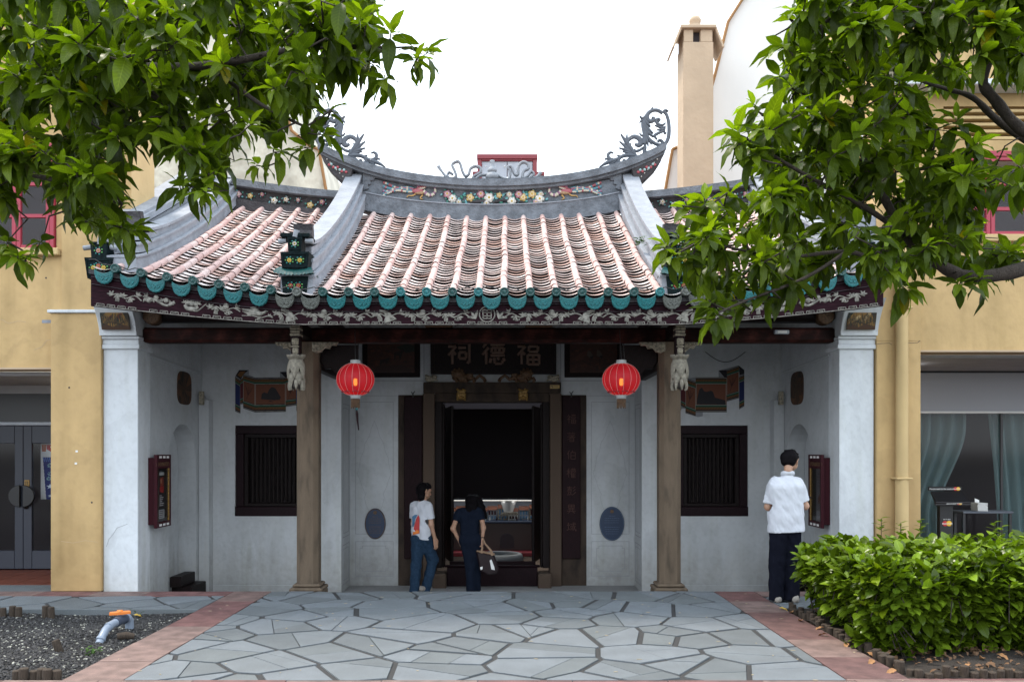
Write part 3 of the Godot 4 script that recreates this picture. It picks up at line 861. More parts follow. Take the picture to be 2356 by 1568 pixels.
func scroll_painting(s: float) -> void:
	# the fresco of an unrolled folding album over each window; all shapes are paint
	var img := Image.create(300, 240, false, Image.FORMAT_RGB8)
	img.fill(Color(0.5, 0.51, 0.53))
	var ink := Color(0.06, 0.05, 0.09)
	var gold := Color(0.40, 0.26, 0.08)
	var brown := Color(0.40, 0.23, 0.15)
	var green := Color(0.03, 0.27, 0.20)
	var pale := Color(0.55, 0.53, 0.50)
	var leaf := func(x0: float, x1: float, t0: float, t1: float, u0: float, u1: float, body: Color, scene: int) -> void:
		# a fold of the album from x0 to x1, tops at t0, t1, bottoms at u0, u1
		var at := func(x: float, f: float) -> Vector2: return Vector2(lerpf(x0, x1, x), lerpf(lerpf(t0, t1, x), lerpf(u0, u1, x), f))
		var band := func(a: float, b: float, c: Color) -> void: fill(img, [at.call(0, a), at.call(1, a), at.call(1, b), at.call(0, b)], c)
		band.call(0.0, 1.0, ink); band.call(0.015, 0.03, pale); band.call(0.055, 0.125, gold); band.call(0.125, 0.175, green); band.call(0.175, 0.19, pale)
		band.call(0.20, 0.77, body); band.call(0.79, 0.805, pale); band.call(0.805, 0.855, green); band.call(0.86, 0.93, gold); band.call(0.97, 0.985, pale)
		var n := int(absf(x1 - x0) / 7.0)
		for k in n: for f in [0.09, 0.895]: line(img, [at.call((k + 0.2) / n, f - 0.02), at.call((k + 0.8) / n, f + 0.02)], 2.0, ink)
		if absf(x1 - x0) > 20.0: for x in [0.02, 0.98]: line(img, [at.call(x, 0.19), at.call(x, 0.79)], 2.0, pale)
		if scene == 1:
			fill(img, [at.call(0.2, 0.62), at.call(0.22, 0.47), at.call(0.3, 0.42), at.call(0.4, 0.46), at.call(0.46, 0.34), at.call(0.55, 0.27), at.call(0.66, 0.31), at.call(0.74, 0.42), at.call(0.84, 0.58), at.call(0.8, 0.65), at.call(0.6, 0.66), at.call(0.42, 0.64)], Color(0.13, 0.12, 0.13))
			fill(img, [at.call(0.42, 0.70), at.call(0.5, 0.67), at.call(0.62, 0.71)], Color(0.15, 0.09, 0.08))
		if scene == 2:
			fill(img, [at.call(0.03, 0.76), at.call(0.05, 0.6), at.call(0.12, 0.35), at.call(0.2, 0.29), at.call(0.27, 0.4), at.call(0.35, 0.42), at.call(0.5, 0.38), at.call(0.56, 0.42), at.call(0.62, 0.58), at.call(0.95, 0.66), at.call(0.97, 0.77)], Color(0.12, 0.11, 0.13))
		if scene == 3:
			for k in 7: line(img, [at.call(0.2 + 0.1 * k, 0.3 + 0.05 * (k % 3)), at.call(0.4, 0.58), at.call(0.25, 0.72)], 1.6, Color(0.22, 0.11, 0.08))
	var xs := []
	if s < 0.0:
		fill(img, v2([216, 140, 240, 138, 240, 60, 218, 60]), ink)
		leaf.call(0, 24, 44, 62, 226, 240, Color(0.03, 0.10, 0.30), 0)
		leaf.call(24, 38, 60, 50, 190, 186, Color(0.28, 0.03, 0.07), 0)
		fill(img, v2([2, 40, 20, 12, 62, 12, 40, 34, 26, 60]), ink)
		fill(img, v2([10, 38, 24, 18, 50, 18, 28, 50]), gold)
		leaf.call(38, 94, 35, 52, 210, 232, brown, 3)
		leaf.call(94, 240, 52, 50, 232, 229, brown, 1)
		fill(img, v2([212, 22, 300, 18, 300, 60, 240, 52]), ink)
		leaf.call(240, 290, 48, 46, 202, 194, brown, 3)
		leaf.call(288, 300, 50, 58, 224, 232, Color(0.03, 0.10, 0.30), 0)
		xs = [0, 44, 18, 10, 64, 10, 64, 36, 94, 50, 212, 48, 212, 20, 300, 16, 300, 232, 290, 226, 290, 196, 240, 204, 240, 230, 94, 233, 38, 212, 38, 190, 25, 192, 25, 239, 0, 228]
	else:
		leaf.call(0, 14, 60, 70, 212, 218, Color(0.03, 0.10, 0.30), 0)
		leaf.call(14, 34, 70, 80, 190, 200, Color(0.28, 0.03, 0.07), 0)
		leaf.call(34, 80, 60, 76, 222, 240, brown, 3)
		leaf.call(220, 276, 22, 2, 168, 152, brown, 3)
		fill(img, v2([184, 24, 220, 22, 222, 60, 210, 56]), ink)
		fill(img, v2([276, 2, 310, 22, 300, 40, 278, 46]), ink)
		leaf.call(276, 300, 52, 42, 204, 190, Color(0.03, 0.10, 0.30), 0)
		leaf.call(80, 220, 56, 56, 217, 217, brown, 2)
		xs = [0, 60, 34, 62, 78, 56, 184, 55, 184, 24, 274, 0, 300, 22, 300, 190, 277, 204, 277, 152, 221, 168, 221, 218, 112, 218, 112, 236, 90, 240, 34, 222, 34, 200, 16, 202, 10, 218, 0, 214]
	var m := picture("scroll_painting_%d" % int(s), img, 0.75)
	var x0 := -4.075 if s < 0.0 else 2.60
	var x1 := -3.12 if s < 0.0 else 3.60
	var y0 := 2.30 if s < 0.0 else 2.25
	var y1 := 2.99 if s < 0.0 else 3.03
	panel_uv(m, x0, x1, y0, y1)
	var outline := PackedVector2Array()
	for i in range(0, xs.size(), 2): outline.append(Vector2(lerpf(x0, x1, xs[i] / 300.0), lerpf(y1, y0, xs[i + 1] / 240.0)))
	var b := B.new()
	b.slab(outline, 0.008, Transform3D(Basis(), Vector3(0, 0, -2.35)), 0.0)
	part(temple, "scroll_fresco", b, m)

func eave_lift(x: float) -> float:   # how far the eave rises above its middle height
	var o := absf(x - AX)
	return 0.0 if o < 2.1 else 0.40 * pow((o - 2.1) / 2.65, 1.35)

func eave_y(x: float) -> float: return 3.42 + eave_lift(x) * 0.92

func temple_front() -> void:
	for s in [-1.0, 1.0]:
		var cx: float = AX + s * 2.277
		var b := B.new()
		var col := part(temple, "stone_column", square_post(cx, -0.25, 0.136, 0.055, 0.07, 3.1), M.column_stone)
		b.box(cx - 0.205, cx + 0.205, -0.02, 0.03, -0.25 - 0.205, -0.25 + 0.205, 0.015)
		b.box(cx - 0.175, cx + 0.175, 0.031, 0.075, -0.25 - 0.175, -0.25 + 0.175, 0.03)
		b.box(cx - 0.20, cx + 0.20, -0.5, -0.021, -0.45, -0.05, 0.01)
		part(col, "column_base", b, M.column_stone)
		# hanging lotus post in front of the column
		var z := 0.42
		var lx := cx
		var lotus := part(temple, "lotus_pendant", square_post(lx, z, 0.055, 0.012, 2.86, 3.3), M.window_wood)
		b = B.new()
		for k in 4: b.box(lx - 0.055 - 0.006 * (k % 2), lx + 0.055 + 0.006 * (k % 2), 3.20 - 0.035 * k, 3.228 - 0.035 * k, z - 0.075, z + 0.075, 0.006)
		b.box(lx - 0.04, lx + 0.04, 2.985, 3.07, z - 0.07, z + 0.072, 0.012)
		b.blob(Vector3(lx, 3.02, z + 0.072), Vector3(0.022, 0.03, 0.015))
		b.box(lx - 0.036, lx + 0.036, 2.88, 2.96, z - 0.06, z + 0.068, 0.014)
		b.box(lx - 0.046, lx + 0.046, 2.962, 2.978, z - 0.07, z + 0.075, 0.004)
		b.box(lx - 0.046, lx + 0.046, 2.86, 2.876, z - 0.07, z + 0.075, 0.004)
		part(lotus, "carved_stem", b, M.ivory_carving)
		for row in [[5, 2.83, 0.05, 0.070, 0.045, -0.75, 0.0], [5, 2.705, 0.07, 0.072, 0.115, 0.15, 0.0], [5, 2.60, 0.06, 0.062, 0.085, 0.25, 0.63], [7, 2.53, 0.062, 0.030, 0.075, 0.2, 0.2]]:
			for k in row[0]:
				var a: float = TAU * k / row[0] + row[6]
				var out := Vector3(sin(a), 0, cos(a))
				var across := out.cross(Vector3.UP)
				var pb := B.new()
				var pts := []
				for i in 9:
					var f := i / 8.0 * 2.0 - 1.0
					var line := PackedVector3Array()
					var wd: float = row[3] * pow(sin(PI * clampf(pow(0.10 + 0.45 * (f + 1.0), 0.62), 0.0, 1.0)), 0.75) + 0.002
					for j in 7:
						var h := (j - 3) / 3.0
						line.append(Vector3(lx, row[1], z) + out * (row[2] * 0.88 + row[5] * f * 0.06 + 0.030 * (1 - h * h) + 0.020 * (1.0 - f * f)) + across * h * wd * 0.86 - Vector3.UP * f * row[4])
					pts.append(line)
				pb.grid(pts)
				part(lotus, "petal", pb, M.lotus_petal)
		b = B.new()
		b.lathe(Vector3(lx, 2.48, z), [[0.0, 0.0], [0.06, 0.0], [0.065, 0.03], [0.055, 0.10], [0.06, 0.25], [0.06, 0.30], [0.06, 0.38], [0.0, 0.385]], 14)
		part(lotus, "lotus_core", b, M.lotus_dark)
		# carved brackets left and right of the post, under the beam
		for q in [-1.0, 1.0]:
			b = B.new()
			var o := PackedVector2Array(v2([0.07, 0.0, 0.40, 0.0, 0.37, -0.045, 0.31, -0.04, 0.29, -0.085, 0.22, -0.075, 0.185, -0.125, 0.12, -0.135, 0.07, -0.11]))
			var xf := Transform3D(Basis(Vector3(q, 0, 0), Vector3.UP, Vector3(0, 0, 1)), Vector3(cx - s * q * 0.0, 3.095, -0.14))
			b.slab(o, 0.04, xf, 0.006)
			var f := Transform3D(xf.basis, xf.origin + Vector3(0, 0, 0.04))
			b.stroke(v2([0.08, -0.03, 0.12, -0.035, 0.165, -0.06, 0.15, -0.095, 0.115, -0.085, 0.125, -0.065]), [0.014, 0.012, 0.008], 0.016, f)
			b.stroke(v2([0.10, -0.12, 0.18, -0.105, 0.24, -0.06, 0.32, -0.035, 0.38, -0.015]), [0.008, 0.014, 0.012, 0.006], 0.016, f)
			b.stroke(v2([0.2, -0.02, 0.25, -0.03, 0.28, -0.06]), [0.012, 0.008], 0.014, f)
			for k in 5: b.blob(f * Vector3(0.2 + 0.04 * k, -0.025 - 0.008 * (k % 2), 0.004), Vector3(0.018, 0.016, 0.014), Basis(), 6, 4)
			part(temple, "carved_bracket", b, M.ivory_carving)
		# big dark curved bracket between the column and the inner beam
		b = B.new()
		b.slab(PackedVector2Array(v2([0.14, 0.0, 0.62, 0.0, 0.62, -0.20, 0.56, -0.26, 0.52, -0.40, 0.44, -0.34, 0.36, -0.40, 0.28, -0.30, 0.20, -0.30, 0.14, -0.22])), 0.07, Transform3D(Basis(Vector3(-s, 0, 0), Vector3.UP, Vector3(0, 0, 1)), Vector3(cx, 3.08, -0.32)), 0.01)
		part(temple, "dark_bracket", b, M.black_wood)
		# ties from the column back to the wall and out to the lotus post
		b = B.new()
		b.box(cx - 0.06, cx + 0.06, 3.12, 3.28, 0.36, -2.34, 0.01)
		b.box(cx - 0.05, cx + 0.05, 2.80, 2.92, -0.4, -2.34, 0.01)
		b.box(cx - 0.08, cx + 0.08, 3.44, 3.6, -0.4, -2.34, 0.01)
		part(temple, "tie_beam", b, M.black_wood)
	var b := B.new()
	b.box(AX - 4.355, AX + 4.355, 3.10, 3.285, -0.14, -0.36, 0.03)
	var beam := part(temple, "porch_beam", b, M.beam_wood)
	b = B.new()
	b.box(AX - 4.35, AX + 4.35, 3.36, 3.52, -0.12, -0.34, 0.04)
	part(temple, "upper_beam", b, M.black_wood)
	b = B.new()   # round purlin behind the eave board
	var path := []
	for k in 33:
		var x := AX - 4.4 + 8.8 * k / 32.0
		path.append(Vector3(x, eave_y(x) - 0.02, 0.45))
	b.tube(path, [0.075], 10)
	part(temple, "eave_purlin", b, M.black_wood)
	for q in [-1.0, 1.0]:   # little pale cloud blocks on the beam
		b = B.new()
		var cx: float = AX + q * 0.63
		b.box(cx - 0.17, cx + 0.17, 3.287, 3.33, -0.13, -0.3, 0.01)
		for k in 4: b.blob(Vector3(cx - 0.12 + 0.08 * k, 3.35 + 0.02 * (1 - absf(k - 1.5)), -0.13), Vector3(0.055, 0.045, 0.03))
		b.blob(Vector3(cx - 0.06, 3.35, -0.10), Vector3(0.03, 0.028, 0.02)); b.blob(Vector3(cx + 0.06, 3.35, -0.10), Vector3(0.03, 0.028, 0.02))
		part(temple, "cloud_block", b, M.dull_gilt)
		b = B.new()   # scroll end of the beam by the side wall
		cx = AX + q * 4.2
		b.lathe(Vector3(cx, 3.42, -0.1), [[0.0, 0.05], [0.09, 0.05], [0.11, 0.03], [0.11, -0.1], [0.0, -0.1]], 16, Basis(Vector3.RIGHT, PI / 2))
		part(temple, "beam_scroll", b, M.dull_gilt)
	eave_board()

func square_post(cx: float, cz: float, r: float, ch: float, y0: float, y1: float) -> B:
	var b := B.new()
	var o := PackedVector2Array(v2([-r, -r + ch, -r + ch, -r, r - ch, -r, r, -r + ch, r, r - ch, r - ch, r, -r + ch, r, -r, r - ch]))
	b.slab(o, y1 - y0, Transform3D(Basis(Vector3.RIGHT, -PI / 2), Vector3(cx, y0, cz)))
	return b

func eave_board() -> void:
	var z := 0.785
	var b := B.new()
	var rows := [PackedVector3Array(), PackedVector3Array(), PackedVector3Array(), PackedVector3Array(), PackedVector3Array()]
	for k in 65:
		var x := AX - 4.53 + 9.06 * k / 64.0
		var lo := 3.17 + eave_lift(x) * 0.62
		var hi := eave_y(x) + 0.01
		rows[0].append(Vector3(x, hi, z)); rows[1].append(Vector3(x, lo, z)); rows[2].append(Vector3(x, lo, z + 0.035)); rows[3].append(Vector3(x, hi, z + 0.035)); rows[4].append(Vector3(x, hi, z))
	for i in 4: b.grid([rows[i], rows[i + 1]])
	for e in [0, 64]: b.quad(rows[0][e], rows[1][e], rows[2][e], rows[3][e])
	var board := part(temple, "eave_board", b, M.eave_maroon)
	# fretwork along the lower edge, one small frame after another
	b = B.new()
	var n := 74
	for k in n:
		var x := AX - 4.48 + 8.96 * (k + 0.5) / n
		var y := 3.17 + eave_lift(x) * 0.62 + 0.028
		var tilt := atan((eave_lift(x + 0.02) - eave_lift(x - 0.02)) * 0.62 / 0.04)
		var xf := Transform3D(Basis(Vector3(0, 0, 1), tilt), Vector3(x, y, z + 0.035))
		b.obox(xf * Transform3D(Basis(), Vector3(0, -0.018, 0.004)), Vector3(0.123, 0.008, 0.008))
		if k % 5 != 4:
			b.obox(xf * Transform3D(Basis(), Vector3(0, 0.012, 0.004)), Vector3(0.085, 0.006, 0.008))
			for e in [-1, 1]: b.obox(xf * Transform3D(Basis(), Vector3(e * 0.043, -0.003, 0.004)), Vector3(0.006, 0.03, 0.008))
			b.obox(xf * Transform3D(Basis(), Vector3(0.0, -0.003, 0.003)), Vector3(0.05, 0.005, 0.006))
	part(board, "fretwork", b, M.silver_carving)
	# carved vines, birds, fruit and trees, a motif every half metre, mirrored about the medallion
	for s in [-1.0, 1.0]:
		for k in 11:
			var off := 0.38 + k * 0.375
			var x: float = AX + s * off
			var tilt := atan((eave_lift(x + 0.05) - eave_lift(x - 0.05)) * 0.75 / 0.1)
			var mid := (3.17 + eave_lift(x) * 0.62 + eave_y(x)) * 0.5 + 0.02
			var xf := Transform3D(Basis(Vector3(0, 0, 1), tilt) * Basis(Vector3(s, 0, 0), Vector3.UP, Vector3(0, 0, 1)), Vector3(x, mid - 0.035, z + 0.035)).scaled_local(Vector3(0.84, 0.72, 0.9))
			b = B.new()
			motif(b, xf, [0, 1, 2, 0, 1, 2, 3, 1, 4, 6, 0][k])
			part(board, "carved_motif", b, M.silver_carving)
	b = B.new()
	var c := Transform3D(Basis(), Vector3(AX + 0.0, 3.295, z + 0.035))
	var ring := []
	for k in 25: ring.append(Vector2(0.088 * cos(TAU * k / 24.0), 0.088 * sin(TAU * k / 24.0)))
	b.stroke(ring, [0.008], 0.012, c, 1)
	for y in [-0.05, -0.02, 0.02, 0.05]: b.stroke(v2([-0.045, y, 0.045, y]), [0.007], 0.012, c)
	for x in [-0.045, 0.045, 0.0]: b.stroke(v2([x, -0.05, x * 1.1, 0.05]), [0.007], 0.012, c)
	for x in [-0.13, 0.13]: leafy(b, c * Transform3D(Basis(Vector3(0, 0, 1), -signf(x) * 0.6), Vector3(x, -0.05, 0)), 0.10)
	part(board, "medallion", b, M.silver_carving)
	b = B.new()   # tilting fillet under the tiles
	path_bar(b, 0.775, 0.06, 0.05, 0.06)
	part(temple, "tile_fillet", b, M.dark_render)

func path_bar(b: B, z: float, dy: float, h: float, w: float) -> void:
	var rows := [PackedVector3Array(), PackedVector3Array(), PackedVector3Array(), PackedVector3Array(), PackedVector3Array()]
	for k in 65:
		var x := AX - 4.55 + 9.10 * k / 64.0
		var y := eave_y(x) + dy
		rows[0].append(Vector3(x, y, z)); rows[1].append(Vector3(x, y - h, z)); rows[2].append(Vector3(x, y - h, z + w)); rows[3].append(Vector3(x, y, z + w)); rows[4].append(Vector3(x, y, z))
	for i in 4: b.grid([rows[i], rows[i + 1]])

func leafy(b: B, xf: Transform3D, size: float) -> void:   # a three-lobed leaf in relief
	for a in [-0.7, 0.0, 0.7]:
		b.stroke([Vector2.ZERO, Vector2(sin(a), cos(a)) * size * 0.55, Vector2(sin(a * 1.2), cos(a * 1.2)) * size], [size * 0.08, size * 0.20, size * 0.03], 0.010, xf, 2, 5)

func motif(b: B, xf: Transform3D, kind: int) -> void:
	var turn := func(x: float, y: float, a: float) -> Transform3D: return xf * Transform3D(Basis(Vector3(0, 0, 1), a), Vector3(x, y, 0))
	if kind <= 2:
		b.stroke(v2([-0.22, -0.03 + 0.02 * kind, -0.12, 0.035, 0.0, -0.03, 0.11, 0.03, 0.22, -0.02]), [0.008, 0.009, 0.008], 0.010, xf)
		for q in [[-0.15, 0.04, 0.6], [-0.06, -0.01, 2.6], [0.04, -0.01, 0.2], [0.12, 0.02, 2.9], [0.19, 0.0, -0.6]]: leafy(b, turn.call(q[0], q[1], q[2] + 0.3 * kind), 0.075)
		b.stroke(v2([-0.1, -0.05, -0.05, -0.08, -0.01, -0.06, -0.03, -0.045]), [0.006, 0.004], 0.008, xf)
		for k in 9: b.blob(xf * Vector3(0.09 + 0.018 * (k % 3), -0.045 - 0.018 * (k / 3), 0.002), Vector3(0.010, 0.010, 0.010), Basis(), 6, 4)
		if kind == 1: b.blob(xf * Vector3(-0.02, 0.05, 0.0), Vector3(0.036, 0.036, 0.016), xf.basis.orthonormalized(), 10, 6)
		if kind == 2:
			b.stroke(v2([0.0, -0.10, 0.01, -0.05, -0.02, 0.0, 0.03, 0.05, 0.12, 0.075]), [0.05, 0.03, 0.024, 0.016], 0.012, xf)
	elif kind == 3 or kind == 5:   # a flying bird with a long tail
		b.stroke(v2([0.21, 0.035, 0.13, 0.02, 0.05, 0.0, -0.03, -0.015, -0.08, 0.0, -0.12, 0.03]), [0.004, 0.02, 0.034, 0.03, 0.018, 0.014], 0.014, xf)
		b.stroke(v2([0.2, 0.0, 0.1, -0.03, 0.0, -0.03]), [0.004, 0.016, 0.014], 0.010, xf)
		b.stroke(v2([-0.02, 0.0, 0.03, 0.05, 0.1, 0.07]), [0.022, 0.03, 0.006], 0.012, xf)
		b.stroke(v2([-0.11, 0.035, -0.15, 0.03]), [0.012, 0.003], 0.010, xf)
		b.stroke(v2([-0.22, -0.06, -0.15, -0.04, -0.06, -0.075, 0.06, -0.06, 0.2, -0.07]), [0.007, 0.007, 0.006], 0.009, xf)
		for q in [[-0.17, -0.05, 0.4], [-0.02, -0.07, 2.4], [0.12, -0.06, 0.5]]: leafy(b, turn.call(q[0], q[1], q[2]), 0.05)
	elif kind == 4:   # a basket of fruit on a ribbon
		b.stroke(v2([-0.09, 0.0, -0.05, -0.05, 0.05, -0.05, 0.09, 0.0]), [0.018, 0.03, 0.018], 0.014, xf)
		for k in 5: b.blob(xf * Vector3(-0.06 + 0.03 * k, 0.02 + 0.012 * (k % 2), 0.004), Vector3(0.024, 0.024, 0.014), Basis(), 8, 5)
		for k in 5: leafy(b, turn.call(-0.08 + 0.04 * k, 0.03, 0.7 - 0.35 * k), 0.06)
		b.stroke(v2([-0.2, 0.06, -0.14, -0.02, -0.08, -0.08, 0.0, -0.075]), [0.006, 0.008, 0.006], 0.008, xf)
	else:   # a peach branch
		b.stroke(v2([-0.22, 0.02, -0.12, -0.05, -0.02, -0.02, 0.06, 0.02, 0.2, 0.05]), [0.02, 0.016, 0.012, 0.006], 0.012, xf)
		for q in [[-0.1, 0.03], [0.04, 0.055], [0.13, 0.0]]: b.blob(xf * Vector3(q[0], q[1], 0.0), Vector3(0.03, 0.032, 0.016), Basis(), 10, 6)
		for q in [[-0.15, -0.02, 0.8], [-0.05, 0.0, -0.4], [0.08, 0.03, 2.8], [0.16, 0.05, -0.9], [0.2, 0.02, 2.4]]: leafy(b, turn.call(q[0], q[1], q[2]), 0.065)

# ---- the tiled roof
func roof_at(x: float, s: float, up := 0.0) -> Vector3:   # s = 0 at the eave, 1 at the ridge
	var o := absf(x - AX)
	var ridge_rise := 0.020 * o * o if o < 2.2 else 0.0968 + 0.03 * (o - 2.2)
	var y0 := 3.47 + eave_lift(x) * 0.9
	var y := lerpf(y0, 5.40 + ridge_rise, s) - 0.06 * sin(PI * s)
	return Vector3(x, y + up, lerpf(0.84, -3.05, s))

func roof_frame(x: float, s: float, up := 0.0) -> Transform3D:   # local z points down the slope, y out of the roof
	var a := roof_at(x, s - 0.01)
	var c := roof_at(x, s + 0.01)
	var zed := (a - c).normalized()
	var ex := Vector3.RIGHT
	var wy := zed.cross(ex).normalized()
	return Transform3D(Basis(ex, wy, zed), roof_at(x, s) + wy * up)

func temple_roof() -> void:
	var pitch := 0.2935
	var deck := B.new()
	for side in [-0.045, -0.13]:
		var rows := []
		for i in 13:
			var row := PackedVector3Array()
			for k in 49: row.append(roof_at(AX - 4.52 + 9.04 * k / 48.0, i / 12.0) + Vector3(0, side - 0.02, 0))
			rows.append(row)
		deck.grid(rows)
	var roof := part(temple, "tiled_roof", deck, M.dark_inside)
	var back := B.new()   # rear slope, out of sight behind the ridge
	back.quad(Vector3(AX - 4.6, 5.5, -3.1), Vector3(AX + 4.6, 5.5, -3.1), Vector3(AX + 4.6, 4.2, -5.0), Vector3(AX - 4.6, 4.2, -5.0))
	part(roof, "rear_slope", back, M.roof_tile_1)
	for k in 30:   # rafters under the eave
		var x := AX - 4.25 + 8.5 * k / 29.0
		var rb := B.new()
		for i in 8:
			var a := roof_at(x, i / 8.0 * 0.8 + 0.02) + Vector3(0, -0.19, 0)
			var c := roof_at(x, (i + 1) / 8.0 * 0.8 + 0.02) + Vector3(0, -0.19, 0)
			rb.rod(a, c, 0.035, 5)
		part(roof, "rafter", rb, M.black_wood)
	# shapes shared by all tiles
	var pans := []
	for v in 3:
		var b := B.new()
		var top := []
		var low := []
		for i in 3:
			var f := i / 2.0
			var r1 := PackedVector3Array()
			var r2 := PackedVector3Array()
			for k in 8:
				var a := (k / 7.0 * 2.0 - 1.0)
				var wd := 0.118 * (1.0 + 0.04 * f)
				var y := 0.034 * a * a
				r1.append(Vector3(a * wd, y + 0.037 * f + 0.004 * v * f, lerpf(-0.12, 0.055, f)))
				r2.append(Vector3(a * wd, y + 0.037 * f + 0.004 * v * f - 0.008, lerpf(-0.12, 0.055, f)))
			top.append(r1); low.append(r2)
		b.grid(top)
		low.reverse()
		b.grid(low)
		b.grid([top[2], low[0]])
		pans.append(b.mesh())
	var covers := []
	for v in 2:
		var b := B.new()
		b.lathe(Vector3(0, 0, 0), [[0.036, -0.13], [0.043, 0.11], [0.036, 0.112], [0.030, 0.0]], 12, Basis(Vector3.RIGHT, PI / 2), PI - 0.5, TAU + 0.5)
		covers.append(b.mesh())
	var disc := B.new()
	disc.lathe(Vector3.ZERO, [[0.0, 0.010], [0.018, 0.011], [0.021, 0.006], [0.034, 0.006], [0.038, 0.013], [0.047, 0.013], [0.052, 0.008], [0.052, -0.06], [0.0, -0.06]], 20, Basis(Vector3.RIGHT, PI / 2))
	for k in 6: disc.blob(Vector3(0.026 * cos(k), 0.026 * sin(k), 0.008), Vector3(0.006, 0.006, 0.005), Basis(), 5, 3)
	var disc_m := disc.mesh()
	var drip := B.new()
	var o := PackedVector2Array()
	for k in 13:
		var a := k / 12.0 * 2.0 - 1.0
		o.append(Vector2(a * 0.106, 0.045 * a * a + 0.045))
	for k in range(12, -1, -1):
		var a := k / 12.0 * 2.0 - 1.0
		o.append(Vector2(a * 0.110, 0.045 - 0.125 * sqrt(maxf(0.0, 1.0 - a * a)) + (0.006 if k % 2 else 0.0)))
	drip.slab(o, 0.014, Transform3D(Basis(), Vector3(0, 0, 0.05)), 0.004)
	drip.stroke(v2([-0.09, 0.0, -0.05, -0.05, 0.0, -0.065, 0.05, -0.05, 0.09, 0.0]), [0.006], 0.008, Transform3D(Basis(), Vector3(0, 0, 0.064)), 2, 5)
	drip.stroke(v2([-0.05, 0.0, -0.02, -0.03, 0.0, -0.005, 0.02, -0.03, 0.05, 0.0]), [0.007], 0.008, Transform3D(Basis(), Vector3(0, 0, 0.064)), 2, 5)
	for k in 7: drip.blob(Vector3(-0.075 + 0.025 * k, 0.025 - 0.02 * (1.0 - absf(k - 3) / 3.0), 0.064), Vector3(0.008, 0.008, 0.006), Basis(), 5, 3)
	var drip_m := drip.mesh()
	var rest := {}
	var pan_n := 0
	var cov_n := 0
	var step := 0.030
	var lines := []
	for k in range(-15, 16): lines.append(AX + (k + 0.5) * pitch + 0.05)
	for li in lines.size():
		var x: float = lines[li]
		var o_: float = absf(x - AX)
		if o_ > 4.42: continue
		# the two lines at each descending ridge hide under it; only their eave ends show
		var ridge_line := absf(o_ - 2.2) < 0.13
		var wob := rng.randf_range(-0.01, 0.01)
		var end := roof_frame(x, 0.0, 0.055)
		end.basis = Basis()
		end.origin += Vector3(0, 0.012, 0.068)
		part(roof, "round_end_tile", disc_m, M.grey_glaze if ridge_line else (M.teal_glaze if rng.randf() < 0.15 else M.teal_dark), end)
		var n := 18
		for i in n:
			if ridge_line: break
			var s := 0.028 + i * (0.965 / n)
			var f := roof_frame(x + wob * sin(i * 0.7), s, 0.078 + 0.005 * sin(i * 1.3 + li))
			f.basis = f.basis * Basis(Vector3.RIGHT, rng.randf_range(-0.02, 0.02)) * Basis(Vector3.UP, rng.randf_range(-0.025, 0.025))
			var m: int = [0, 0, 1, 2][rng.randi() % 4]
			if cov_n < 300 and i < 12:
				cov_n += 1
				part(roof, "cover_tile", covers[0], M["roof_tile_%d" % m], f)
			else:
				if not rest.has([0, m]): rest[[0, m]] = []
				rest[[0, m]].append(f)
	for li in lines.size() + 1:
		var x: float = lines[0] + (li - 0.5) * pitch
		var o_: float = absf(x - AX)
		if o_ > 4.5: continue
		var dull := absf(o_ - 2.15) < 0.2 or absf(o_ - 2.35) < 0.2
		part(roof, "drip_tile", drip_m, M.grey_glaze if dull else (M.teal_glaze if rng.randf() < 0.92 else M.teal_dark), Transform3D(Basis(Vector3.RIGHT, 0.12), roof_at(x, 0.0) + Vector3(0, -0.045, -0.02)))
		var s := 0.012
		var i := 0
		while s < 0.985:
			var f := roof_frame(x + 0.006 * sin(i * 0.35 + li), s, 0.004 + rng.randf_range(-0.002, 0.004))
			f.basis = f.basis * Basis(Vector3(0, 0, 1), rng.randf_range(-0.015, 0.015)) * Basis(Vector3.UP, rng.randf_range(-0.02, 0.02))
			var m: int = [0, 0, 1, 2, 2, 3][rng.randi() % 6]
			if i < 12 and pan_n < 300 and o_ < 3.6:
				pan_n += 1
				part(roof, "pan_tile", pans[rng.randi() % 3], M["pan_tile_%d" % m], f)
			else:
				if not rest.has([1, m]): rest[[1, m]] = []
				rest[[1, m]].append(f)
			s += step * rng.randf_range(0.92, 1.08)
			i += 1
	for key in rest: stuff(roof, "remaining_cover_tiles" if key[0] == 0 else "remaining_pan_tiles", covers[0] if key[0] == 0 else pans[key[1] % 3], M[("roof_tile_%d" if key[0] == 0 else "pan_tile_%d") % key[1]], rest[key])
	# a thin cable looping along the eave ends
	var cb := B.new()
	var path := []
	for k in 121:
		var x := AX - 4.5 + 9.0 * k / 120.0
		path.append(Vector3(x, roof_at(x, 0.0).y + 0.11 + 0.02 * sin(k * 1.9) - 0.02 * absf(sin(k * 0.21)), 0.93 + 0.01 * sin(k)))
	cb.tube(path, [0.006], 4)
	part(temple, "eave_cable", cb, M.dark_metal)

# ---- ridges and their ornaments
func cap_y(o: float) -> float: return 6.0 + 0.0506 * o * o + 0.00357 * pow(o, 4.0)

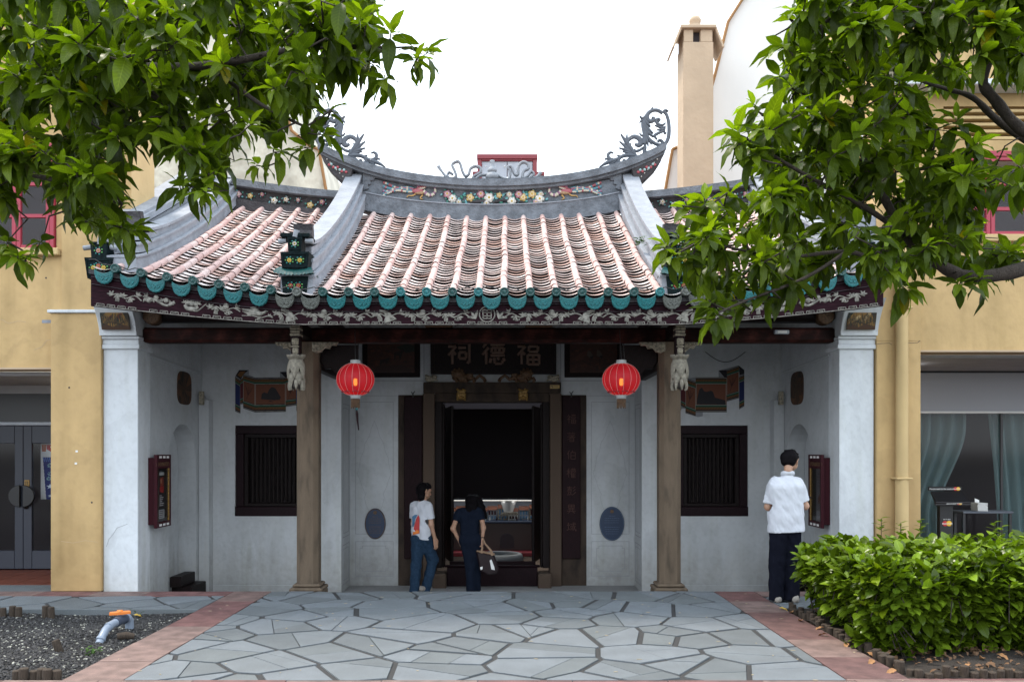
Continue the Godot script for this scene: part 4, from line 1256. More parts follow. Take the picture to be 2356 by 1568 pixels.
func ridges() -> void:
	var z := -3.05
	# main ridge: wall, frieze, overhanging cap
	var b := B.new()
	var band := func(bb: B, o0: float, o1: float, d0: float, d1: float, z0: float, z1: float, n: int, base: Callable, sgn: float) -> void:
		var rows := [PackedVector3Array(), PackedVector3Array(), PackedVector3Array(), PackedVector3Array(), PackedVector3Array()]
		for k in n + 1:
			var o := lerpf(o0, o1, float(k) / n)
			var x := AX + sgn * o
			var y: float = base.call(o)
			rows[0].append(Vector3(x, y + d1, z0)); rows[1].append(Vector3(x, y + d0, z0)); rows[2].append(Vector3(x, y + d0, z1)); rows[3].append(Vector3(x, y + d1, z1)); rows[4].append(Vector3(x, y + d1, z0))
		for i in 4: bb.grid([rows[i], rows[i + 1]])
		for e in [0, n]: bb.quad(rows[0][e], rows[1][e], rows[2][e], rows[3][e])
	var main := func(o: float) -> float: return cap_y(absf(o))
	var low := func(o: float) -> float: return 6.0 + (cap_y(absf(o)) - 6.0) * 0.75
	band.call(b, -2.25, 2.25, -0.66, -0.37, z - 0.18, z + 0.10, 40, low, 1.0)
	band.call(b, -2.25, 2.25, -0.372, -0.12, z - 0.16, z + 0.03, 40, low, 1.0)
	var ridge := part(temple, "main_ridge", b, M.grey_render)
	b = B.new()
	band.call(b, -2.74, 2.74, -0.10, 0.0, z - 0.2, z + 0.17, 56, main, 1.0)
	band.call(b, -2.72, 2.72, -0.145, -0.102, z - 0.18, z + 0.12, 56, main, 1.0)
	band.call(b, -2.7, 2.7, -0.03, 0.028, z - 0.12, z + 0.12, 56, main, 1.0)
	part(ridge, "ridge_cap", b, M.grey_render)
	b = B.new()
	band.call(b, -2.0, 2.0, -0.385, -0.37, z + 0.08, z + 0.115, 40, low, 1.0)
	part(ridge, "frieze_line", b, M.pale_coping)
	for s in [-1.0, 1.0]:
		# corner fret of the frieze
		b = B.new()
		b.slab(PackedVector2Array(v2([2.05, 0.30, 1.75, 0.24, 1.78, 0.215, 1.86, 0.225, 1.87, 0.19, 1.93, 0.19, 1.92, 0.13, 1.97, 0.12, 1.95, 0.06, 2.05, 0.03])), 0.035, flip(s, Vector3(AX, 5.83, z + 0.03)), 0.004)
		part(ridge, "corner_fret", b, M.grey_render)
		phoenix(ridge, s, z + 0.045)
		finial(s, z)
		# prow under the end of the cap
		b = B.new()
		var o := PackedVector2Array()
		for k in 7: o.append(Vector2(2.2 + 0.5 * k / 6.0, cap_y(2.2 + 0.5 * k / 6.0) - 0.146))
		for q in [[2.66, 6.30], [2.58, 6.18], [2.42, 6.02], [2.26, 5.9]]: o.append(Vector2(q[0], q[1]))
		b.slab(o, 0.24, flip(s, Vector3(AX, 0, z - 0.12)), 0.01)
		var prow := part(ridge, "ridge_prow", b, M.dark_render)
		b = B.new()
		for k in 9:
			b.col = Color(0.35, 0.5, 0.5) if k % 2 else Color(0.4, 0.08, 0.1)
			var oo := 2.30 + 0.033 * k
			b.blob(Vector3(AX + s * oo, cap_y(oo) - 0.24 + 0.02 * sin(k * 2.0), z + 0.125), Vector3(0.025, 0.022, 0.02), Basis(), 6, 4)
		for k in 7:
			b.col = Color(0.5, 0.48, 0.45)
			b.blob(Vector3(AX + s * (2.30 + 0.05 * k), 6.0 + 0.055 * k, z + 0.125), Vector3(0.012, 0.012, 0.012), Basis(), 5, 4)
		part(prow, "ceramic_inlay", b, M.ceramic)
	bouquet(ridge, z + 0.05)
	gourd(z)
	# lower ridges over the two wings
	for s in [-1.0, 1.0]:
		var wing := func(o: float) -> float: return 5.82 + 0.24 * pow(maxf(0.0, (o - 2.3)) / 2.0, 1.4)
		b = B.new()
		band.call(b, 2.3, 4.25, -0.55, -0.3, z - 0.16, z + 0.12, 20, wing, s)
		band.call(b, 2.3, 4.25, -0.302, -0.10, z - 0.14, z + 0.03, 20, wing, s)
		var wr := part(temple, "wing_ridge", b, M.dark_render)
		b = B.new()
		band.call(b, 2.3, 4.3, -0.10, 0.0, z - 0.18, z + 0.15, 20, wing, s)
		band.call(b, 2.3, 4.28, -0.05, 0.02, z - 0.1, z + 0.1, 20, wing, s)
		part(wr, "ridge_cap", b, M.grey_render)
		for k in 9:
			flower(wr, Vector3(AX + s * (2.5 + 0.19 * k), wing.call(2.5 + 0.19 * k) - 0.2 + 0.04 * sin(k * 2.3), z + 0.05), 0.035 + 0.02 * (k % 3) * 0.5, k + (3 if s > 0.0 else 0), 5)
		# descending ridges beside the main roof and at the gable
		slope_ridge(s, 2.19, 1.0)
		slope_ridge(s, 4.22, 0.82)
		# stepped gable wall outside
		b = B.new()
		var rows := [PackedVector3Array(), PackedVector3Array(), PackedVector3Array(), PackedVector3Array(), PackedVector3Array()]
		for k in 15:
			var f := k / 14.0
			var p := roof_at(AX + s * 4.3, lerpf(0.22, 1.0, f))
			var hi := p.y + 0.40 + 0.16 * f
			rows[0].append(Vector3(AX + s * 4.42, hi, p.z)); rows[1].append(Vector3(AX + s * 4.42, p.y - 0.6, p.z)); rows[2].append(Vector3(AX + s * 4.80, p.y - 0.6, p.z)); rows[3].append(Vector3(AX + s * 4.80, hi, p.z)); rows[4].append(Vector3(AX + s * 4.42, hi, p.z))
		for i in 4: b.grid([rows[i], rows[i + 1]])
		b.quad(rows[0][0], rows[1][0], rows[2][0], rows[3][0])
		var gw := part(temple, "gable_wall", b, M.pale_coping)
		b = B.new()
		for lay in [[4.36, 4.86, 0.005, 0.09], [4.39, 4.83, -0.10, -0.03], [4.40, 4.82, 0.09, 0.13]]:
			var rr := [PackedVector3Array(), PackedVector3Array(), PackedVector3Array(), PackedVector3Array(), PackedVector3Array()]
			for k in 15:
				var y0: float = rows[0][k].y + lay[2]
				var y1: float = rows[0][k].y + lay[3]
				var zz: float = rows[0][k].z
				rr[0].append(Vector3(AX + s * lay[0], y1, zz)); rr[1].append(Vector3(AX + s * lay[0], y0, zz)); rr[2].append(Vector3(AX + s * lay[1], y0, zz)); rr[3].append(Vector3(AX + s * lay[1], y1, zz)); rr[4].append(Vector3(AX + s * lay[0], y1, zz))
			for i in 4: b.grid([rr[i], rr[i + 1]])
			b.quad(rr[0][0], rr[1][0], rr[2][0], rr[3][0])
		b.tube([Vector3(AX + s * 4.6, 5.7, -2.95), Vector3(AX + s * 4.6, 6.1, -2.98), Vector3(AX + s * 4.55, 6.28, -3.0), Vector3(AX + s * 4.42, 6.33, -3.0), Vector3(AX + s * 4.36, 6.24, -2.97)], [0.2, 0.17, 0.13, 0.09, 0.07], 10)
		part(gw, "gable_coping", b, M.pale_coping)
		ornament(s, 2.21, 0.0, 1.0)
		ornament(s, 4.46, 0.235, 0.92)

func slope_ridge(s: float, off: float, k: float) -> void:
	var b := B.new()
	var x: float = AX + s * off
	# three tiers, each with its own width, height and lower end
	for tier in [[0.185, 0.05, 0.17, 0.02], [0.205, 0.171, 0.20, 0.018], [0.145, 0.201, 0.31, 0.06], [0.16, 0.311, 0.345, 0.055], [0.10, 0.346, 0.44, 0.10], [0.125, 0.441, 0.485, 0.09]]:
		var rows := [PackedVector3Array(), PackedVector3Array(), PackedVector3Array(), PackedVector3Array(), PackedVector3Array()]
		var n := 26
		for i in n + 1:
			var f := float(i) / n
			var p := roof_at(x, lerpf(tier[3], 1.0, f))
			var lift := 0.16 * pow(f, 4.0) + (0.10 * pow(1.0 - f, 10.0) if tier[1] > 0.35 else 0.05 * pow(1.0 - f, 12.0))
			var lo: float = p.y + (tier[1] * k if tier[1] > 0.06 else -0.03) + lift
			var hi: float = p.y + tier[2] * k + lift
			var hw: float = tier[0]
			rows[0].append(Vector3(x - hw, hi, p.z)); rows[1].append(Vector3(x - hw, lo, p.z)); rows[2].append(Vector3(x + hw, lo, p.z)); rows[3].append(Vector3(x + hw, hi, p.z)); rows[4].append(Vector3(x - hw, hi, p.z))
		for i in 4: b.grid([rows[i], rows[i + 1]])
		b.quad(rows[0][0], rows[1][0], rows[2][0], rows[3][0])
		b.quad(rows[0][n], rows[1][n], rows[2][n], rows[3][n])
	var r := part(temple, "slope_ridge", b, M.pale_coping)
	b = B.new()   # turned-up tail at the lower end
	var q := roof_at(x, 0.1)
	b.slab(PackedVector2Array(v2([0.0, 0.0, 0.14, 0.02, 0.10, 0.13, 0.12, 0.20, 0.02, 0.22, -0.02, 0.1])), 0.22, Transform3D(Basis(Vector3(0, 0, 1), Vector3.UP, Vector3(-1, 0, 0)), Vector3(x + 0.11, q.y + 0.52 * k + 0.04, q.z - 0.08)), 0.008)
	part(r, "ridge_tail", b, M.dark_render)

func flower(parent: Node, at: Vector3, r: float, kind: int, petals := 6) -> void:
	var b := B.new()
	var c: Color = [Color(0.62, 0.60, 0.55), Color(0.40, 0.16, 0.20), Color(0.55, 0.38, 0.12), Color(0.45, 0.25, 0.28), Color(0.5, 0.45, 0.40)][kind % 5]
	for ring in 2:
		for k in petals:
			var a := TAU * (k + 0.5 * ring) / petals
			var rr := r * (0.62 if ring == 0 else 0.32)
			b.col = c.lerp(Color(0.7, 0.68, 0.62), 0.3 * ring)
			b.blob(at + Vector3(cos(a) * rr, sin(a) * rr, 0.012 + 0.014 * ring), Vector3(r * 0.44, r * 0.44, 0.016), Basis(), 6, 4)
	b.col = Color(0.5, 0.33, 0.06)
	b.blob(at + Vector3(0, 0, 0.035), Vector3(r * 0.3, r * 0.3, 0.015), Basis(), 6, 4)
	for k in 5:
		var a := kind * 0.7 + TAU * k / 5.0
		b.col = Color(0.06, 0.22, 0.18) if k % 2 else Color(0.16, 0.36, 0.38)
		b.blob(at + Vector3(cos(a) * r * 1.5, sin(a) * r * 1.1, 0.002), Vector3(r * 0.42, r * 0.26, 0.014), Basis(Vector3(0, 0, 1), a + 0.7), 6, 4)
	part(parent, "ceramic_flower", b, M.ceramic)

func bouquet(parent: Node, z: float) -> void:
	for q in [[-0.68, 0.15, 1], [-0.60, 0.08, 0], [-0.5, 0.02, 4], [-0.32, 0.10, 2], [-0.15, 0.16, 1], [-0.02, 0.10, 0], [-0.06, 0.01, 4], [0.14, 0.14, 2], [0.30, 0.15, 4], [0.34, 0.04, 0], [0.45, 0.15, 1], [0.52, 0.10, 2], [0.66, 0.15, 2], [0.80, 0.14, 4], [0.78, 0.07, 0], [0.72, 0.02, 3]]:
		flower(parent, Vector3(AX + q[0] * 1.0 - 0.03, 5.64 + q[1] + 0.02 * q[0] * q[0], z), (0.058 if q[2] != 0 else 0.075) * rng.randf_range(0.8, 1.2), q[2], 5 + rng.randi() % 3)
	var b := B.new()
	for k in 40:
		b.col = [Color(0.05, 0.22, 0.16), Color(0.16, 0.40, 0.42), Color(0.08, 0.30, 0.32)][k % 3]
		b.blob(Vector3(AX + rng.randf_range(-0.72, 0.8), 5.66 + rng.randf_range(0.0, 0.16), z - 0.005), Vector3(0.04, 0.02, 0.014), Basis(Vector3(0, 0, 1), rng.randf_range(-1.5, 1.5)), 6, 4)
	part(parent, "ceramic_leaves", b, M.ceramic)
	b = B.new()
	b.stroke(v2([-0.35, 0.03, -0.15, 0.05, 0.0, 0.03, 0.2, 0.07, 0.5, 0.03]), [0.03, 0.035, 0.025, 0.02], 0.02, Transform3D(Basis(), Vector3(AX, 5.64, z)))
	part(parent, "relief_branch", b, M.dark_render)

func phoenix(parent: Node, s: float, z: float) -> void:
	var b := B.new()
	var at := Transform3D(Basis(Vector3(-s, 0, 0), Vector3.UP, Vector3(0, 0, 1)), Vector3(AX + s * 1.28, 5.87, z))   # local x points to the middle
	var cols := [Color(0.36, 0.10, 0.12), Color(0.55, 0.50, 0.40), Color(0.10, 0.26, 0.32), Color(0.50, 0.30, 0.10), Color(0.28, 0.14, 0.22)]
	var scales := func(pts: Array, w0: float, w1: float, pick: Array) -> void:
		var n := 12
		for k in n:
			var f := k / float(n - 1) * (pts.size() - 1)
			var i := mini(int(f), pts.size() - 2)
			var p: Vector2 = (pts[i] as Vector2).lerp(pts[i + 1], f - i)
			var d: Vector2 = (pts[i + 1] - pts[i])
			b.col = cols[pick[(k + int(w0 * 300.0)) % pick.size()]]
			b.blob(at * Vector3(p.x, p.y, 0.01), Vector3(0.026, lerpf(w0, w1, k / float(n - 1)), 0.02), at.basis * Basis(Vector3(0, 0, 1), d.angle()), 6, 4)
	for q in [[0.105, 0], [0.06, 2], [0.01, 4], [-0.035, 2], [-0.075, 1]]:
		for k in 17:
			var f := k / 16.0
			var p := Vector2(0.02 - 0.46 * f + 0.10 * absf(q[0]) * f, q[0] * (1.2 - 0.3 * f) * f + 0.03 * sin(f * 5.0 + q[0] * 20.0))
			b.col = cols[q[1]] if k % 4 < 2 else cols[[1, 2, 0, 1, 2][(q[1] + k) % 5]]
			b.blob(at * Vector3(p.x, p.y, 0.008 + 0.01 * sin(f * 4.0)), Vector3(0.024, 0.016 + 0.006 * f, 0.016), at.basis * Basis(Vector3(0, 0, 1), -q[0] * 2.0), 6, 4)
	b.col = cols[0]
	b.blob(at * Vector3(0.10, -0.02, 0.01), Vector3(0.10, 0.045, 0.035), at.basis, 10, 6)
	b.col = Color(0.35, 0.22, 0.12)
	b.blob(at * Vector3(0.13, -0.05, 0.012), Vector3(0.085, 0.03, 0.03), at.basis, 10, 6)
	for k in 6:   # raised wing
		for j in 5:
			b.col = cols[[1, 0, 4, 1, 2][j]]
			b.blob(at * Vector3(0.10 + 0.022 * k + 0.004 * j * k, 0.0 + 0.026 * j + 0.006 * k, 0.025), Vector3(0.014, 0.018, 0.012), at.basis * Basis(Vector3(0, 0, 1), -0.25), 6, 4)
	for k in 6:
		b.col = Color(0.62, 0.6, 0.55)
		b.stroke(v2([0.0, 0.0, -0.07, 0.05 - 0.018 * k]), [0.009, 0.003], 0.012, at)
	scales.call(v2([0.20, -0.03, 0.27, -0.085, 0.34, -0.08, 0.38, -0.02, 0.37, 0.05]), 0.034, 0.018, [1, 1, 4])
	b.col = Color(0.62, 0.60, 0.5)
	b.blob(at * Vector3(0.385, 0.06, 0.015), Vector3(0.026, 0.022, 0.02), at.basis)
	b.stroke(v2([0.40, 0.06, 0.45, 0.035]), [0.010, 0.003], 0.008, at)
	for k in 3: b.stroke([Vector2(0.38, 0.075), Vector2(0.36 + 0.02 * k, 0.11)], [0.006, 0.003], 0.006, at)
	b.col = cols[3]
	b.stroke(v2([0.08, -0.05, 0.02, -0.09, -0.05, -0.09, -0.07, -0.12]), [0.015, 0.008], 0.01, at)
	b.stroke(v2([0.18, -0.08, 0.14, -0.13, 0.18, -0.15]), [0.015, 0.008], 0.01, at)
	part(parent, "phoenix_relief", b, M.ceramic)

func finial(s: float, z: float) -> void:
	var b := B.new()
	# drawn in units of 1.266 mm, origin at the point of the ridge end
	var u := 0.001266
	var xf := Transform3D(Basis(Vector3(s * u, 0, 0), Vector3(0, -u, 0), Vector3(0, 0, u)), Vector3(AX + s * 2.73 - s * 1100.0 * u, cap_y(2.73) + 0.012 + 625.0 * u, z - 0.02))
	var th := 0.045
	for q in [
		[[1105, 620, 1150, 540, 1165, 450, 1160, 330, 1135, 235, 1100, 190, 1125, 178, 1158, 192], [16, 18, 17, 15, 12, 5]],
		[[1085, 215, 1020, 178, 950, 182, 900, 220, 888, 275, 920, 315, 965, 305, 972, 278, 945, 272], [16, 18, 22, 20, 10]],
		[[965, 185, 945, 170, 950, 150, 965, 148], [10, 8, 6]],
		[[850, 600, 872, 480, 850, 350, 880, 235], [22, 30, 28, 14]],
		[[862, 300, 890, 340, 932, 385], [14, 16, 4]], [[860, 350, 900, 410, 965, 468], [14, 18, 4]], [[865, 410, 910, 460, 972, 515], [14, 18, 4]],
		[[868, 470, 920, 545, 1000, 600, 1060, 612, 1085, 580, 1050, 552, 1025, 570], [18, 16, 16, 12]], [[865, 500, 890, 570, 905, 630], [14, 14, 3]], [[875, 500, 925, 570, 945, 610], [12, 12, 3]],
		[[872, 250, 830, 280, 797, 250], [14, 12, 5]], [[850, 290, 815, 310, 795, 335], [12, 12, 5]], [[842, 430, 845, 490, 815, 490, 792, 460], [12, 12, 8, 4]],
		[[1118, 335, 1085, 362, 1030, 352, 1002, 315, 1025, 285, 1048, 300, 1030, 320], [8, 14, 14, 8]], [[1122, 385, 1070, 395, 985, 365], [8, 14, 5]], [[1120, 410, 1070, 420, 1010, 424], [8, 12, 4]],
		[[1115, 435, 1040, 460, 985, 495, 1015, 545], [10, 14, 16, 5]], [[1105, 455, 1115, 465, 1130, 462], [12, 12, 8]],
		[[858, 580, 865, 650, 850, 690, 890, 700, 900, 685], [12, 16, 14, 4]], [[845, 640, 790, 680, 735, 690, 735, 665], [10, 14, 14, 6]], [[860, 690, 830, 745, 760, 755], [14, 14, 8]],
		[[640, 600, 660, 545, 720, 508, 785, 530, 812, 580, 780, 618, 735, 600], [12, 20, 24, 26, 12]],
		[[745, 745, 650, 610, 557, 475], [14, 24, 4]], [[720, 700, 640, 590, 637, 472], [12, 20, 4]], [[720, 710, 630, 640, 540, 568], [12, 20, 4]], [[725, 720, 640, 680, 535, 650], [12, 18, 4]], [[735, 735, 660, 715, 578, 692], [12, 14, 4]], [[720, 700, 670, 640, 690, 588], [10, 14, 4]], [[730, 720, 705, 690, 710, 648], [8, 10, 3]],
		[[760, 755, 690, 745, 610, 745, 550, 770, 528, 815, 560, 842, 612, 835, 605, 805, 580, 808], [16, 18, 16, 14, 8]], [[740, 755, 690, 770, 635, 795], [10, 14, 4]], [[580, 755, 545, 755, 512, 740], [10, 12, 5]],
		[[545, 770, 490, 800, 410, 825, 345, 855, 288, 890], [14, 18, 20, 14, 3]], [[480, 800, 415, 780, 398, 735, 430, 706, 468, 718], [12, 16, 14, 5]], [[440, 795, 390, 785, 355, 792], [10, 12, 8]], [[520, 800, 460, 835, 410, 868], [12, 14, 4]], [[530, 810, 490, 860, 440, 905], [12, 14, 4]]]:
		b.stroke(v2(q[0]), q[1].map(func(w): return w * u * 1.4), th * (0.8 if q[1][0] > 12 else 0.6), xf, 4, 8)
	part(temple, "scroll_finial", b, M.slate_carving)

func gourd(z: float) -> void:
	var b := B.new()
	b.lathe(Vector3(AX + 0.0, 6.02, z), [[0.0, 0.0], [0.06, 0.007], [0.105, 0.044], [0.11, 0.08], [0.08, 0.124], [0.05, 0.135], [0.055, 0.146], [0.073, 0.157], [0.076, 0.18], [0.055, 0.21], [0.033, 0.24], [0.03, 0.29], [0.04, 0.315], [0.036, 0.33], [0.0, 0.335]], 18)
	var g := part(temple, "ridge_gourd", b, M.pale_slate)
	for s in [-1.0, 1.0]:
		b = B.new()
		var pts := [1190, 265, 1130, 272, 1085, 305, 1060, 312, 1075, 280, 1125, 250, 1130, 212, 1085, 195, 1042, 220, 1030, 265, 1000, 282, 975, 240, 958, 182, 935, 160, 888, 190, 910, 245, 920, 290, 880, 312, 848, 290, 862, 258, 895, 275] if s < 0 else [1270, 265, 1330, 300, 1372, 300, 1382, 235, 1360, 205, 1395, 200, 1420, 262, 1448, 268, 1452, 200, 1490, 165, 1532, 182, 1540, 222, 1500, 242, 1488, 300, 1530, 288, 1560, 252, 1585, 270, 1560, 300]
		var path := []
		for p in v2(pts): path.append(Vector2(AX + (p.x - 1230.0) * 0.00186, 6.012 + (325.0 - p.y) * 0.00186 + cap_y(absf((p.x - 1230.0) * 0.00186)) - 6.0))
		b.stroke(path, [0.022, 0.024, 0.022, 0.02], 0.05, Transform3D(Basis(), Vector3(0, 0, z)), 4, 8)
		var tail := v2([840, 315, 800, 265, 768, 222]) if s < 0 else v2([1560, 312, 1610, 305, 1645, 270])
		var tp := []
		for p in tail: tp.append(Vector2(AX + (p.x - 1230.0) * 0.00186, 6.03 + (325.0 - p.y) * 0.00186 + cap_y(absf((p.x - 1230.0) * 0.00186)) - 6.0))
		b.stroke(tp, [0.022, 0.02, 0.03], 0.03, Transform3D(Basis(), Vector3(0, 0, z)), 3, 8)
		part(g, "ribbon", b, M.pale_slate)

func ornament(s: float, off: float, dy: float, k: float) -> void:
	# glazed box tower at the foot of a descending ridge
	var x: float = AX + s * off
	var y := 3.50 + dy
	var z := 0.78
	var b := B.new()
	var taper := func(bb: B, y0: float, y1: float, w0: float, w1: float, d: float) -> void:
		var m := Vector3(x, (y0 + y1) / 2, z - d / 2)
		var p := []
		for q in [[-1, 0], [1, 0], [1, 1], [-1, 1]]:
			p.append([Vector3(x + q[0] * w0, y0, z - q[1] * d), Vector3(x + q[0] * w1, y1, z - q[1] * d)])
		for i in 4: bb.quad_out(p[i][0], p[(i + 1) % 4][0], p[(i + 1) % 4][1], p[i][1], m)
		bb.quad_out(p[0][1], p[1][1], p[2][1], p[3][1], m); bb.quad_out(p[0][0], p[1][0], p[2][0], p[3][0], m)
	if dy == 0.0:
		taper.call(b, y, y + 0.24, 0.13, 0.155, 0.3)
		taper.call(b, y + 0.32, y + 0.52, 0.145, 0.165, 0.3)
		taper.call(b, y + 0.52, y + 0.69, 0.075, 0.085, 0.2)
		b.box(x - 0.17, x + 0.17, y + 0.69, y + 0.74, z - 0.3, z + 0.0, 0.01)
	else:
		taper.call(b, y - 0.02, y + 0.22, 0.13, 0.165, 0.3)
		taper.call(b, y + 0.22, y + 0.37, 0.085, 0.095, 0.2)
		b.box(x - 0.11, x + 0.11, y + 0.372, y + 0.40, z - 0.22, z + 0.01, 0.008)
	var o := part(temple, "ridge_ornament", b, M.ornament_glaze)
	if dy == 0.0:
		b = B.new()   # scalloped awning
		var rows := []
		for i in 5:
			var f := i / 4.0
			var row := PackedVector3Array()
			for j in 25:
				var a := j / 24.0 * 2.0 - 1.0
				row.append(Vector3(x + a * lerpf(0.15, 0.23, f), y + 0.325 - 0.075 * f * f + 0.03 * a * a - (0.018 * absf(sin(j * PI / 2.4)) if i == 4 else 0.0), z - 0.05 + 0.13 * f))
			rows.append(row)
		b.grid(rows)
		b.box(x - 0.21, x + 0.21, y + 0.27, y + 0.30, z - 0.3, z + 0.02, 0.008)
		part(o, "scalloped_awning", b, M.teal_dark)
	b = B.new()
	for e in [-1, 1]:
		var yy := y + (0.60 if dy == 0.0 else 0.29)
		b.rod(Vector3(x + e * 0.11, yy + 0.06, z - 0.06), Vector3(x + e * 0.2, yy + 0.05, z - 0.06), 0.03, 8)
		part(o, "scroll_knob", b, M.pale_slate)
		b = B.new()
	b.rod(Vector3(x, y + (0.69 if dy == 0.0 else 0.37), z - 0.02), Vector3(x + 0.02, y + (0.77 if dy == 0.0 else 0.45), z - 0.02), 0.035, 8)
	part(o, "scroll_knob", b, M.pale_slate)
	var spots := [[0.0, 0.61, 0, 0.035], [-0.06, 0.42, 2, 0.04], [0.06, 0.42, 2, 0.04], [-0.045, 0.13, 1, 0.03], [0.045, 0.13, 1, 0.03]] if dy == 0.0 else [[-0.06, 0.10, 2, 0.035], [0.0, 0.12, 1, 0.03], [0.06, 0.10, 2, 0.035], [0.0, 0.295, 3, 0.035]]
	for q in spots:
		b = B.new()
		var fc: Color = [Color(0.5, 0.48, 0.42), Color(0.36, 0.08, 0.06), Color(0.5, 0.36, 0.06), Color(0.45, 0.22, 0.2)][q[2]]
		var at := Vector3(x + q[0], y + q[1], z + 0.004)
		for i in 7:
			b.col = fc
			b.blob(at + Vector3(cos(i * 0.9), sin(i * 0.9), 0.2) * 0.018, Vector3(0.010, 0.010, 0.008), Basis(), 6, 4)
			b.col = Color(0.03, 0.22, 0.2) if i % 3 else Color(0.10, 0.3, 0.08)
			b.blob(at + Vector3(cos(i * 0.9 + 0.4) * 0.044, sin(i * 0.9 + 0.4) * 0.038, 0.0), Vector3(0.011, 0.009, 0.007), Basis(), 6, 4)
		b.col = Color(0.45, 0.3, 0.05)
		b.blob(at + Vector3(0, 0, 0.008), Vector3(0.009, 0.009, 0.007), Basis(), 6, 4)
		part(o, "ceramic_flower", b, M.ceramic)
	b = B.new()
	var fr := Transform3D(Basis(), Vector3(x, y, z))
	if dy == 0.0:
		bead(b, [Vector2(-0.13, 0.345), Vector2(0.13, 0.345), Vector2(0.14, 0.495), Vector2(-0.14, 0.495)], 0.014, 0.012, fr)
		bead(b, [Vector2(-0.062, 0.545), Vector2(0.062, 0.545), Vector2(0.066, 0.665), Vector2(-0.066, 0.665)], 0.010, 0.010, fr)
	else:
		bead(b, [Vector2(-0.125, 0.02), Vector2(0.125, 0.02), Vector2(0.14, 0.19), Vector2(-0.14, 0.19)], 0.014, 0.012, fr)
	part(o, "panel_frame", b, M.ornament_glaze)

# ---- the yellow shophouses on either side
func wall_boxes(parent: Node, called: String, list: Array, m: Material, ch := 0.0) -> Node3D:
	var b := B.new()
	for q in list: b.box(q[0], q[1], q[2], q[3], q[4], q[5], ch)
	return part(parent, called, b, m)

func red_window(house: Node, x0: float, x1: float, y0: float, y1: float, z: float, leaves: int) -> void:
	var win := wall_boxes(house, "window", [[x0 - 0.05, x1 + 0.05, y1, y1 + 0.07, z + 0.03, z - 0.15], [x0 - 0.05, x0, y0, y1, z + 0.03, z - 0.15], [x1, x1 + 0.05, y0, y1, z + 0.03, z - 0.15]], M.red_paint, 0.006)
	wall_boxes(win, "window_sill", [[x0 - 0.12, x1 + 0.12, y0 - 0.09, y0 - 0.002, z + 0.07, z - 0.2]], M.pale_yellow_plaster, 0.01)
	var w := (x1 - x0) / leaves
	for k in leaves:
		var a := x0 + k * w + 0.004
		var e := a + w - 0.008
		var b := B.new()
		b.box(a, a + 0.05, y0, y1 - 0.002, z + 0.02, z - 0.03, 0.004)
		b.box(e - 0.05, e, y0, y1 - 0.002, z + 0.02, z - 0.03, 0.004)
		for f in [0.0, 0.31, 0.63, 0.955]: b.box(a + 0.051, e - 0.051, lerpf(y0, y1, f), lerpf(y0, y1, f) + 0.045, z + 0.015, z - 0.025, 0.004)
		part(win, "window_leaf", b, M.red_paint)
		for f in 3:
			var lo := lerpf(y0, y1, [0.0, 0.31, 0.63][f]) + 0.046
			var hi := lerpf(y0, y1, [0.31, 0.63, 0.955][f]) - 0.001
			wall_boxes(win, "pane", [[a + 0.051, e - 0.051, lo, hi, z - 0.004, z - 0.009]], M.glass)
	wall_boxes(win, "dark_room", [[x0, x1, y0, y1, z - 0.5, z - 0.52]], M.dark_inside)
	wall_boxes(win, "reveal", [[x0 - 0.02, x0 - 0.001, y0, y1, z - 0.15, z - 0.5], [x1 + 0.001, x1 + 0.02, y0, y1, z - 0.15, z - 0.5], [x0, x1, y1 + 0.001, y1 + 0.02, z - 0.15, z - 0.5]], M.pale_yellow_plaster)

func downlight(at: Vector3, label: String) -> void:
	var t := thing("ceiling_light", label, "light", at)
	var b := B.new()
	b.lathe(Vector3.ZERO, [[0.0, 0.0], [0.06, 0.0], [0.075, -0.012], [0.06, -0.02], [0.045, -0.008]], 18)
	part(t, "rim", b, M.white_paint)
	b = B.new()
	b.lathe(Vector3(0, -0.012, 0), [[0.0, 0.0], [0.045, 0.0], [0.03, -0.015], [0.0, -0.02]], 14)
	var m := StandardMaterial3D.new()
	m.resource_name = "lit_bulb"; m.albedo_color = Color.WHITE; m.emission_enabled = true; m.emission = Color(1, 0.97, 0.9); m.emission_energy_multiplier = 3.0
	part(t, "bulb", b, m)
	var l := OmniLight3D.new()
	l.name = "ceiling_lamp"; l.light_energy = 0.02; l.light_size = 0.045; l.position = Vector3(0, -0.06, 0); l.omni_range = 8.0; l.omni_attenuation = 2.0; l.shadow_enabled = true
	t.add_child(l)

